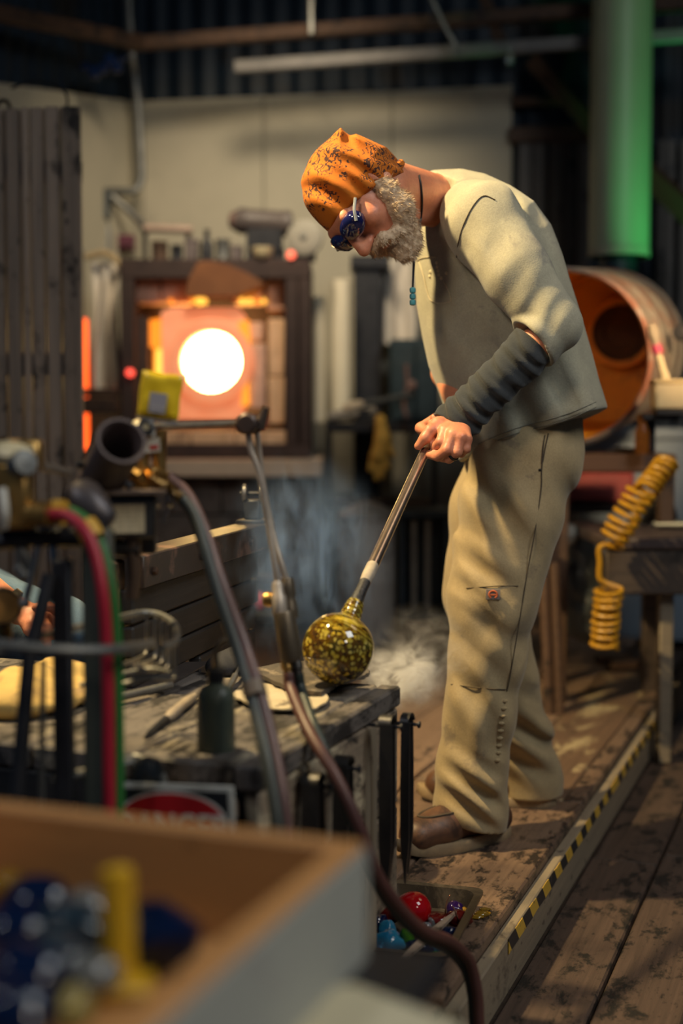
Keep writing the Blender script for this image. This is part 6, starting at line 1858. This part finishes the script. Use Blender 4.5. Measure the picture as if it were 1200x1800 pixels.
for x0, x1 in ((503, 507), (520, 524)):
    barrel(at(x0, 1160, 2.05), at(x1, 1186, 2.045), [(0, 0), (.008, 0), (.0095, .2), (.0095, .6), (.0075, .7), (.0075, 1), (0, 1)], BRASS if x0 < 510 else STEEL, 'hose_barb', 10)
BRNH = pm('brown_rubber_hose', (.085, .032, .026), (.065, .025, .022), 10, rough=.5, bump=.05)
DGH = pm('dark_green_hose', (.018, .028, .026), (.022, .032, .030), 10, rough=.5, bump=.05)
th_ = thing('torch_hose', 'brown and dark green torch hoses running over the crate to the floor', 'hose', at(835, 1795, 1.9))
hz_ = atz(842, 1800, LOW + .010)
ha_ = [at(507, 1184, 2.045), at(512, 1215, 2.03), at(545, 1290, 1.935), at(590, 1365, 1.885), at(632, 1455, 1.87), at(662, 1535, 1.89), at(700, 1592, 1.92), at(745, 1636, 1.96), at(790, 1655, 2.02), at(824, 1688, 2.07), at(838, 1740, 2.08), at(842, 1800, 2.08), at(846, 1880, 2.08)]
obj('brown_line', MB().tube(curve(ha_, 8), .0088, 12), BRNH, th_)
hb_ = [at(524, 1184, 2.045), at(530, 1215, 2.04), at(552, 1278, 1.965), at(584, 1352, 1.935), at(622, 1450, 1.90), at(648, 1520, 1.91), at(684, 1588, 1.95), at(738, 1644, 1.985), at(784, 1666, 2.045), at(816, 1700, 2.09), at(829, 1745, 2.10), at(833, 1800, 2.10), at(836, 1880, 2.10)]
obj('green_line', MB().tube(curve(hb_, 8), .0082, 12), DGH, th_)
# hose pair of the far valve
fh = thing('twin_hose', 'brown and grey twin hose arching from the far brass valve over the bench', 'hose', at(500, 1440, 1.78))
GRYH = pm('grey_green_hose', (.050, .055, .048), (.04, .045, .04), 10, rough=.45, bump=.05)
f1 = [(296, 838, 1.93), (330, 872, 1.92), (360, 935, 1.90), (388, 1020, 1.87), (425, 1120, 1.85), (456, 1215, 1.81), (480, 1310, 1.77), (497, 1400, 1.74), (505, 1470, 1.73)]
f2 = [(312, 868, 1.91), (340, 905, 1.90), (362, 970, 1.88), (386, 1050, 1.86), (420, 1150, 1.84), (445, 1235, 1.80), (468, 1330, 1.755), (484, 1420, 1.73), (490, 1480, 1.72)]
obj('brown_line', MB().tube(curve([at(*q) for q in f1], 8), .0088, 12), pm('rose_brown_hose', (.14, .075, .065), (.11, .06, .055), 10, rough=.4, bump=.05), fh)
obj('grey_line', MB().tube(curve([at(*q) for q in f2], 8), .0088, 12), GRYH, fh)
k0, k1 = curve([at(*q) for q in f1], 8), curve([at(*q) for q in f2], 8)
cp_ = [(a + b) / 2 for a, b in zip(k0[38:41], k1[38:41])]
obj('hose_clamp', MB().tube(cp_, .0165, 14), pm('brown_clamp', (.20, .14, .09), rough=.5), fh)
# ------------------------------------------------------------------ tray of glass offcuts on the platform
trc = [atz(672, 1545, .03), atz(855, 1560, .03), atz(770, 1712, .03), atz(560, 1662, .03)]
tray = thing('steel_tray', 'shallow dark steel tray on the platform edge holding glass offcuts', 'tray', atz(720, 1640, 0))
TE0, TE1 = .075, .345     # extents in the platform frame
P_ = [atz(858, 1556, .034), atz(785, 1705, .034)]
def rr(hw, hl, r, z, n=6):
    out = []
    for sx, sy, a0 in ((1, 1, 0), (-1, 1, 90), (-1, -1, 180), (1, -1, 270)):
        for k in range(n + 1):
            a = math.radians(a0 + 90 * k / n)
            out.append((sx * (hw - r) + r * math.cos(a), sy * (hl - r) + r * math.sin(a), z))
    return out
edge_far, edge_near = atz(852, 1564, .036), atz(790, 1686, .036)
tdir = (edge_far - edge_near).normalized()
tl = (edge_far - edge_near).length
tw_ = .205
tc = (edge_far + edge_near) / 2 + Vector((-tdir.y, tdir.x, 0)) * tw_ / 2
Mt = frame((tc.x, tc.y, 0.0), tdir)
m = MB()
rings = [rr(tl / 2 - .028, tw_ / 2 - .028, .03, .0015), rr(tl / 2 - .014, tw_ / 2 - .014, .03, .038), rr(tl / 2, tw_ / 2, .022, .039), rr(tl / 2, tw_ / 2, .022, .034), rr(tl / 2 - .012, tw_ / 2 - .012, .03, .033), rr(tl / 2 - .026, tw_ / 2 - .026, .03, .0)]
N = len(rings[0])
for r in rings: m.v += r
for i in range(len(rings) - 1):
    for k in range(N): m.f.append((i * N + k, i * N + (k + 1) % N, (i + 1) * N + (k + 1) % N, (i + 1) * N + k))
m.f.append(tuple(range(N))); m.f.append(tuple(range((len(rings) - 1) * N, len(rings) * N))[::-1])
obj('pan', m, pm('oily_tray_steel', (.06, .052, .048), (.035, .03, .03), 12, rough=.35, metal=.7, c3=(.13, .11, .095), sp=.62), tray, Mt, ang=50)
def lump(label, px, py, r, mat, seed, sq=(1, 1, .75), amp=.35, z=None, cat='glass', name='glass_lump', group='glass offcuts in the tray'):
    rg_ = random.Random(seed)
    c = atz(px, py, .012 + r * sq[2] * .6)
    if z is not None: c = atz(px, py, z)
    m = MB(); nu, nv = 14, 9
    off = Vector((rg_.uniform(-50, 50), rg_.uniform(-50, 50), 0))
    for j in range(nv):
        th = math.pi * (j + .0) / (nv - 1)
        for i in range(nu):
            ph = 2 * math.pi * i / nu
            d = Vector((math.sin(th) * math.cos(ph), math.sin(th) * math.sin(ph), math.cos(th)))
            k = 1 + amp * mnoise.noise(d * 1.5 + off)
            q = Vector((d.x * r * sq[0], d.y * r * sq[1], d.z * r * sq[2])) * k
            m.v.append(tuple(c + q))
    for j in range(nv - 1):
        for i in range(nu):
            m.f.append((j * nu + i, (j + 1) * nu + i, (j + 1) * nu + (i + 1) % nu, j * nu + (i + 1) % nu))
    lo = min(v[2] for v in m.v)
    if z is None:
        m.v = [(a, b, cc - lo + .0035) for a, b, cc in m.v]
    return tag(obj(name, m, mat, ang=60), label, cat, group)
GRED = glass('red_glass', (.62, .008, .012), trans=.45, c2=(.45, .004, .01)); GDRED = glass('dark_red_glass', (.25, .02, .015), trans=.5)
GBLU = glass('sea_blue_glass', (.02, .20, .42), trans=.55, c2=(.05, .32, .5)); GNAV = glass('navy_glass', (.006, .018, .075), trans=.5)
GGRN = glass('leaf_green_glass', (.10, .32, .03), trans=.6); GAMB = glass('amber_chip_glass', (.5, .28, .03), trans=.5); GCLR = glass('clear_chip_glass', (.75, .8, .85), trans=.9)
GPUR = glass('violet_glass', (.03, .01, .10), trans=.45)
rb = lump('round red glass ball in the tray behind the hose', 726, 1602, .034, GRED, 1, (1, 1, .92), .04, name='glass_ball', cat='glass ball')
for lab, x, y, r, mt_, sq in (
    ('curved dark red glass shard left of the red ball', 682, 1604, .024, GDRED, (1.2, .5, .8)), ('sea blue glass lump at the near left of the tray', 682, 1660, .024, GBLU, (1.2, 1, .8)),
    ('smaller sea blue lump behind the near left one', 680, 1634, .018, GBLU, (1, 1, .9)), ('navy glass lump in the far left tray corner', 664, 1622, .020, GNAV, (1, 1, .8)),
    ('upright leaf green glass piece in the middle of the tray', 716, 1652, .017, GGRN, (.7, .8, 1.5)), ('navy lump right of the green glass piece', 738, 1664, .022, GNAV, (1.2, 1, .7)),
    ('sea blue lump under the wood splinter', 757, 1662, .017, GBLU, (1, .9, .9)), ('violet glass lump in the far right tray corner', 800, 1596, .018, GPUR, (1, 1, .7)),
    ('dark red glass lump along the right tray wall', 808, 1612, .020, GDRED, (1.2, .8, .7)), ('flat brown-red glass piece beside the red ball', 768, 1612, .021, GDRED, (1.3, 1, .5)),
    ('navy lump against the right wall below the splinter', 786, 1640, .020, GNAV, (1.2, .8, .7)), ('clear glass chip just below the red ball', 748, 1630, .013, GCLR, (1, .8, .9)),
    ('second clear chip touching the splinter', 757, 1622, .010, GCLR, (.8, .8, 1.2)), ('small green chip at the near tray wall', 766, 1674, .009, GGRN, (1, 1, .7)),
    ('dark green chip in the left tray corner', 669, 1600, .013, GGRN, (.8, .8, 1)), ('navy lump at the near tray wall', 712, 1680, .016, GNAV, (1.2, 1, .7)),
    ('glinting amber chip at the right tray rim', 816, 1600, .009, GAMB, (1, 1, 1))):
    lump(lab, x, y, r, mt_, int(x * 7 + y), sq)
for i, (x, y, r) in enumerate(((846, 1606, .010), (838, 1612, .008), (852, 1599, .007))):
    lump(('largest yellow chip on the platform beside the tray', 'middle yellow chip on the platform beside the tray', 'smallest yellow chip on the platform beside the tray')[i], x, y, r, GAMB, i + 50, (1.6, 1, .5), z=r * .5, group='yellow chips beside the tray', name='glass_chip')
def sliver(label, a, b, z0, z1, w, mat, name='wood_splinter', cat='splinter'):
    p0, p1 = atz(*a, z0), atz(*b, z1)
    M = frame((p0 + p1) / 2, p1 - p0)
    L = (p1 - p0).length
    m = MB()
    for i in range(9):
        f = i / 8; hw = w * (math.sin(math.pi * (.12 + .8 * f)) ** .8)
        x = (f - .5) * L
        m.v += [(x, hw, .002), (x, -hw, .003), (x, -hw * .9, -.003), (x, hw * .9, -.002)]
    for i in range(8):
        for k in range(4): m.f.append((i * 4 + k, i * 4 + 4 + k, i * 4 + 4 + (k + 1) % 4, i * 4 + (k + 1) % 4))
    m.f += [(0, 1, 2, 3), (35, 34, 33, 32)]
    return tag(obj(name, m, mat, None, M, ang=30), label, cat)
sliver('long grey wood splinter lying across the tray rim', (700, 1692), (800, 1604), .045, .030, .0085, OLDW)
tag(obj('copper_wire', MB().tube(curve([atz(781, 1618, .012), at(783, 1600, 2.42), at(785, 1586, 2.43), at(791, 1573, 2.44)], 5), .0016, 6), pm('copper_wire', (.45, .22, .13), rough=.35, metal=.8)), 'upright bent copper wire in the tray', 'wire')
tag(obj('copper_wire', MB().tube(curve([atz(808, 1622, .012), at(802, 1610, 2.40), at(799, 1600, 2.40), at(796, 1594, 2.41)], 5), .0014, 6), MATS['copper_wire']), 'shorter pink wire by the right tray wall', 'wire')

# ------------------------------------------------------------------ wooden crate in front
CD = 1.10
ctop = at(640, 1478, CD)
crate = thing('wooden_crate', 'shallow open wooden crate with a grey painted side nearest the camera', 'crate', (ctop.x - .25, ctop.y - .1, ctop.z - .10))
def cr(e, a, z=0.0): return ctop - D1 * e + D2 * a + UP * z
CH = .100; CW = .022
CRW = wood('crate_wood', (.52, .25, .08), (.42, .19, .06), dark=(.26, .12, .04), sp=.8, vary=.05)
CGREY = pm('grey_painted_side', (.34, .345, .315), (.30, .305, .28), 4, rough=.6, bump=.05, c3=(.20, .15, .17), sp=.66, sps=5)
board('side_board', cr(.0, CW / 2, -CH / 2), cr(.75, CW / 2, -CH / 2), CH, CW, CRW, crate, up=D2, b=.003)
board('painted_face', cr(.0, -.0015, -CH / 2 - .002), cr(.75, -.0015, -CH / 2 - .002), CH - .006, .003, CGREY, crate, up=D2, b=.001)
board('back_board', cr(CW / 2, CW, -CH / 2), cr(CW / 2, .62, -CH / 2), CH, CW, CRW, crate, up=D1, b=.003)
board('side_board', cr(.0, .631, -CH / 2), cr(.75, .631, -CH / 2), CH, CW, CRW, crate, up=D2, b=.003)
board('front_board', cr(.75 - CW / 2, CW, -CH / 2), cr(.75 - CW / 2, .62, -CH / 2), CH, CW, CRW, crate, up=D1, b=.003)
board('bottom_board', cr(CW, .321, -CH + .005), cr(.75 - CW, .321, -CH + .005), .594, .01, CRW, crate, b=.002)
zb = ctop.z - CH + .010
def inlump(label, px, py, r, mat, seed, sq=(1, 1, .8), up=0.0):
    c = atz(px, py, zb + r * .7 + up)
    o = lump(label, px, py, r, mat, seed, sq, .3, z=zb + r * sq[2] + up, group='glass pieces in the crate', name='glass_piece')
    return o
for i, (lab, x, y, r, mt_, up) in enumerate((
    ('rounded navy glass piece in the crate right of the yellow bar', 275, 1650, .030, GNAV, 0), ('navy glass piece at the far left of the crate', 60, 1590, .026, GNAV, 0),
    ('grey blue piece in the crate left of the yellow bar', 128, 1640, .028, glass('steel_blue_glass', (.05, .085, .115), trans=.5), 0),
    ('dark piece in the crate at the left frame edge', 20, 1640, .028, GNAV, 0), ('pale grey piece leaning on the yellow bar', 150, 1600, .020, glass('smoky_glass', (.30, .30, .28), trans=.5), .01),
    ('steel blue piece low in the crate', 100, 1700, .028, MATS['steel_blue_glass'], 0), ('navy piece low at the left of the crate', 40, 1720, .030, GNAV, 0),
    ('amber tinted piece at the left crate edge', 10, 1560, .016, GAMB, .01), ('pale yellow glass piece at the bottom of the crate', 118, 1772, .016, glass('straw_glass', (.55, .45, .15), trans=.4), .012),
    ('smoky piece beside the yellow bar foot', 160, 1715, .018, MATS['smoky_glass'], .012), ('steel blue piece behind the others', 95, 1600, .020, MATS['steel_blue_glass'], .0),
    ('navy piece at the lower left crate corner', 20, 1790, .028, GNAV, 0))):
    inlump(lab, x, y, r, mt_, 90 + i, (1.2, 1, .9), up)
yb = thing('yellow_bar', 'upright yellow plastic bar standing among the glass in the crate', 'bar', atz(215, 1740, zb))
y0 = atz(212, 1735, zb); 
YB = pm('yellow_bar_plastic', (.60, .34, .012), (.52, .29, .012), 6, rough=.45, bump=.03)
yt = at(205, 1524, y0.y + .01)
obj('upright', MB().tube([y0, y0 + (yt - y0) * .5, y0 + (yt - y0) * .97, yt], [.0135, .0132, .013, .009], 14), YB, yb)
obj('foot', MB().box((y0.x - .012, y0.y - .012, zb + .006), (.075, .045, .012), b=.004), YB, yb)
# stand under the crate and the cream card
zs_ = ctop.z - CH
stn = thing('crate_stand', 'dark low table under the wooden crate', 'table', (ctop.x - .2, ctop.y - .2, LOW))
Mst = frame(cr(.36, .27, -CH - .014), -D1, UP)
obj('table_top', MB().box((0, 0, 0), (.80, .66, .026), Mst, b=.005), BLACK, stn)
for e, a in ((.06, .02), (.06, .52), (.68, .02), (.68, .52)):
    q = cr(e, a, 0)
    obj('leg', MB().box((q.x, q.y, (zs_ - .027 + LOW) / 2 + .001), (.035, .035, zs_ - .027 - LOW - .002), b=.003), BLACK, stn)
def card(pxs, z, th):
    m = MB()
    pp_ = [atz(x, y, z) for x, y in pxs]
    m.prism([(q.x, q.y) for q in pp_][::-1], z, z + th)
    return m
tag(obj('cream_card', card([(562, 1752), (622, 1742), (800, 1812), (860, 1900), (520, 1900), (500, 1820)], zs_ + .001, .006), pm('cream_card', (.56, .50, .34), (.50, .44, .30), 5, rough=.8, bump=.05)), 'sheet of cream cardboard lying beside the crate', 'card')

# ------------------------------------------------------------------ the seated helper at the left
H = SDF((-1.34, 2.30, .02), (-.30, 3.42, 1.42), .006)
pv_ = Vector((-1.05, 2.99, .60)); sh_ = Vector((-1.0, 2.96, 1.02))
H.cone(pv_, sh_, .14, .15, .05, (Vector((0, 1, 0)), 1.2))
H.cone(sh_, sh_ + Vector((.02, 0, .16)), .06, .055, .05)
hc_ = sh_ + Vector((.05, -.02, .26))
H.ell(hc_, (.095, .075, .115), None, .03); H.cone(hc_ + Vector((.09, -.01, .0)), hc_ + Vector((.112, -.015, -.03)), .012, .015, .015)
H.ell(hc_ + Vector((.05, 0, -.09)), (.04, .04, .035), None, .03)
for s_ in (-1, 1): H.ell(hc_ + Vector((.0, .075 * s_, -.01)), (.02, .012, .03), None, .01)
kneeA, kneeB = at(105, 1118, 2.77), at(80, 1110, 3.12)
H.chain([(pv_ + Vector((.06, -.09, -.02)), .085), (kneeA, .060)], .03); H.chain([(kneeA, .058), (at(118, 1240, 2.80), .045), (Vector((at(118, 1240, 2.81).x, 2.81, .09)), .04)], .03)
H.chain([(pv_ + Vector((.06, .10, -.02)), .085), (kneeB, .060), (Vector((kneeB.x + .02, 3.16, .09)), .04)], .03)
hw = at(30, 1072, 2.66)
el_ = Vector((-.88, 2.66, .74))
H.chain([(sh_ + Vector((0, -.19, -.04)), .055), (el_, .042), (hw, .026)], .02)
H.ell(at(52, 1080, 2.65), (.040, .028, .022), None, .015)
for i, (L, r) in enumerate((([(62, 1075), (84, 1078), (100, 1098)], .0105), ([(60, 1086), (80, 1098), (94, 1118)], .011), ([(55, 1094), (70, 1112), (84, 1134)], .011), ([(64, 1068), (88, 1066), (102, 1080)], .010))):
    H.chain([(at(x, y, 2.64 - .01 * i + .012 * k), r * (1 - .10 * k)) for k, (x, y) in enumerate(L)], .006)
H.chain([(at(44, 1092, 2.63), .014), (at(52, 1108, 2.62), .0115), (at(62, 1118, 2.62), .0095)], .006)
hm_ = relax(H.mb(), 1)
hp_ = obj('person', hm_, SKIN, ang=180, base=(-1.0, 2.97, 0))
st2 = thing('helper_stool', 'round stool under the seated helper', 'stool', (-1.05, 2.99, 0))
obj('seat', MB().lathe([(0, -.03), (.16, -.03), (.17, -.015), (.16, 0), (0, 0)], (-1.05, 2.99, .425), UP, 24), BRW, st2)
for k in range(3):
    a = k * 2.1
    obj('leg', MB().tube([(-1.05 + .09 * math.cos(a), 2.99 + .09 * math.sin(a), .395), (-1.05 + .15 * math.cos(a), 2.99 + .15 * math.sin(a), 0)], .016, 8), BRW, st2)
tag(hp_, 'seated helper in blue jeans with one hand on the knee at the left edge', 'person')
J = SDF((-1.34, 2.5, .02), (-.30, 3.42, .85), .006)
J.cone(pv_ + Vector((0, 0, .06)), pv_, .155, .160, .04, (Vector((0, 1, 0)), 1.2))
J.chain([(pv_ + Vector((.06, -.09, -.02)), .105), (kneeA, .078)], .04); J.chain([(kneeA, .076), (at(118, 1240, 2.80), .064), (Vector((at(118, 1240, 2.81).x, 2.81, .10)), .06)], .02)
J.chain([(pv_ + Vector((.06, .10, -.02)), .105), (kneeB, .078), (Vector((kneeB.x + .02, 3.16, .10)), .06)], .03)
J.wrinkle(kneeA, .09, (.8, 0, .6), 75, .006); J.wrinkle(kneeA + Vector((-.12, 0, 0)), .1, (.9, 0, .3), 60, .006)
J.plane((0, 0, .10), (0, 0, -1)); J.plane((0, 0, .72), (0, 0, 1))
obj('jeans', relax(J.mb(), 1), DENIM, hp_, ang=180)
K = SDF((-1.36, 2.40, .60), (-.55, 3.42, 1.20), .006)
K.cone(pv_ + Vector((0, 0, .08)), sh_, .165, .165, .05, (Vector((0, 1, 0)), 1.2)); K.chain([(sh_ + Vector((0, -.17, -.04)), .075), (el_, .058), (el_ + (hw - el_) * .55, .045)], .02)
K.chain([(sh_ + Vector((0, .19, -.04)), .075), (Vector((-.86, 3.24, .78)), .058)], .02); K.plane((0, 0, 1.12), (0, 0, 1)); K.plane((0, 0, .65), (0, 0, -1))
obj('navy_shirt', relax(K.mb(), 1), pm('navy_shirt_cloth', (.012, .02, .07), rough=.9), hp_, ang=180)
obj('hair', MB().lathe([(0, .125), (.05, .115), (.085, .08), (.098, .03), (.09, -.01)], hc_ + Vector((-.015, 0, 0)), UP, 20), pm('brown_hair', (.06, .04, .025), rough=.8), hp_)
for q in (Vector((at(118, 1240, 2.81).x, 2.81, 0)), Vector((kneeB.x + .02, 3.16, 0))):
    sm_ = SDF((q.x - .12, q.y - .09, -.01), (q.x + .24, q.y + .09, .16), .005)
    sm_.chain([(q + Vector((-.03, 0, .04)), .042), (q + Vector((.09, 0, .04)), .042), (q + Vector((.16, 0, .032)), .038)], .03); sm_.cone(q + Vector((0, 0, .05)), q + Vector((0, 0, .12)), .045, .05, .03)
    sm_.plane((0, 0, .002), (0, 0, -1)); sm_.plane((0, 0, .13), (0, 0, 1))
    obj('shoe', relax(sm_.mb(), 1), LEATHER, hp_, ang=180)
wt = MB().lathe([(.029, -.009), (.034, -.007), (.034, .007), (.029, .009)], hw + (el_ - hw) * .06, (hw - el_), 20)
obj('bracelet', wt, STEEL, hp_)
# yellow glove pad and blue rag on the bench
Lp = SDF((-.68, 1.85, TZ - .02), (-.36, 2.55, TZ + .10), .005)
cc = atz(66, 1232, TZ)
Lp.ell(cc + UP * .018, (.105, .16, .028), None, .0); Lp.ell(atz(35, 1245, TZ) + UP * .022, (.05, .10, .03), None, .03); Lp.ell(atz(104, 1220, TZ) + UP * .02, (.055, .09, .03), None, .03)
for k in range(5): Lp.wrinkle(atz(40 + 22 * k, 1225 + (k % 2) * 18, TZ) + UP * .03, .06, (math.cos(k * 1.3), math.sin(k * 1.3), .1), 95, .007, k)
Lp.plane((0, 0, TZ + .001), (0, 0, -1))
tag(obj('leather_pad', relax(Lp.mb(), 1), pm('yellow_pad_leather', (.58, .40, .13), (.46, .30, .09), 12, rough=.8, c3=(.26, .17, .07), sp=.58, sps=10), ang=180), 'creased yellow leather pad on the bench in front of the seated knee', 'pad')

# ------------------------------------------------------------------ smoke off the hot pad
def smoke(name, label, c, r, dens, scale, seed, col=(.85, .82, .8), lo=.50, hi=.72, stretch=(1, 1, 1)):
    m = MB().lathe([(0, -1), (.5, -.866), (.866, -.5), (1, 0), (.866, .5), (.5, .866), (0, 1)], (0, 0, 0), UP, 20)
    M = Matrix.Translation(c) @ Matrix.Diagonal((r[0], r[1], r[2], 1))
    mt = bpy.data.materials.new(name); mt.use_nodes = True
    nt = mt.node_tree; nt.nodes.remove(nt.nodes['Principled BSDF'])
    out = nt.nodes['Material Output']
    pv = nt.nodes.new('ShaderNodeVolumePrincipled'); pv.inputs['Color'].default_value = (*col, 1); pv.inputs['Anisotropy'].default_value = .1
    tc = nt.nodes.new('ShaderNodeTexCoord')
    mp = nt.nodes.new('ShaderNodeMapping'); mp.inputs['Location'].default_value = (seed, seed * .7, 0); mp.inputs['Scale'].default_value = stretch
    nt.links.new(tc.outputs['Object'], mp.inputs[0])
    nz = nt.nodes.new('ShaderNodeTexNoise'); nz.inputs['Scale'].default_value = scale; nz.inputs['Detail'].default_value = 7; nz.inputs['Roughness'].default_value = .62; nz.inputs['Distortion'].default_value = 2.2
    nt.links.new(mp.outputs[0], nz.inputs['Vector'])
    mr = nt.nodes.new('ShaderNodeMapRange'); mr.inputs[1].default_value = lo; mr.inputs[2].default_value = hi
    nt.links.new(nz.outputs['Fac'], mr.inputs[0])
    ln = nt.nodes.new('ShaderNodeVectorMath'); ln.operation = 'LENGTH'; nt.links.new(tc.outputs['Object'], ln.inputs[0])
    fo = nt.nodes.new('ShaderNodeMapRange'); fo.inputs[1].default_value = 1.0; fo.inputs[2].default_value = .0; fo.interpolation_type = 'SMOOTHSTEP'
    nt.links.new(ln.outputs['Value'], fo.inputs[0])
    a = nt.nodes.new('ShaderNodeMath'); a.operation = 'MULTIPLY'; nt.links.new(mr.outputs[0], a.inputs[0]); nt.links.new(fo.outputs[0], a.inputs[1])
    b = nt.nodes.new('ShaderNodeMath'); b.operation = 'MULTIPLY'; nt.links.new(a.outputs[0], b.inputs[0]); b.inputs[1].default_value = dens
    nt.links.new(b.outputs[0], pv.inputs['Density'])
    nt.links.new(pv.outputs[0], out.inputs['Volume'])
    o = obj(name, m, mt, None, M)
    return tag(o, label, 'smoke', None, 'stuff')
smoke('smoke', 'white steam puff curling off the bench corner right of the globe', at(706, 1190, 2.44), (.100, .07, .075), 130, 1.5, 3.0, (.99, .98, .97), lo=.44, hi=.72)
smoke('smoke', 'thin bluish smoke drifting up behind the globe and pipe', at(535, 985, 2.66), (.19, .12, .24), 20, 1.7, 9.0, (.40, .60, 1.0), lo=.46, hi=.76, stretch=(1.3, 1, .7))
smoke('smoke', 'faint pale haze rising between the globe and the trousers', at(735, 1150, 2.62), (.13, .08, .11), 26, 1.6, 21.0, (.95, .93, .92), lo=.47, hi=.76)
SC.cycles.volume_bounces = 3
SC.cycles.volume_step_rate = 1.0
SC.cycles.use_denoising = True
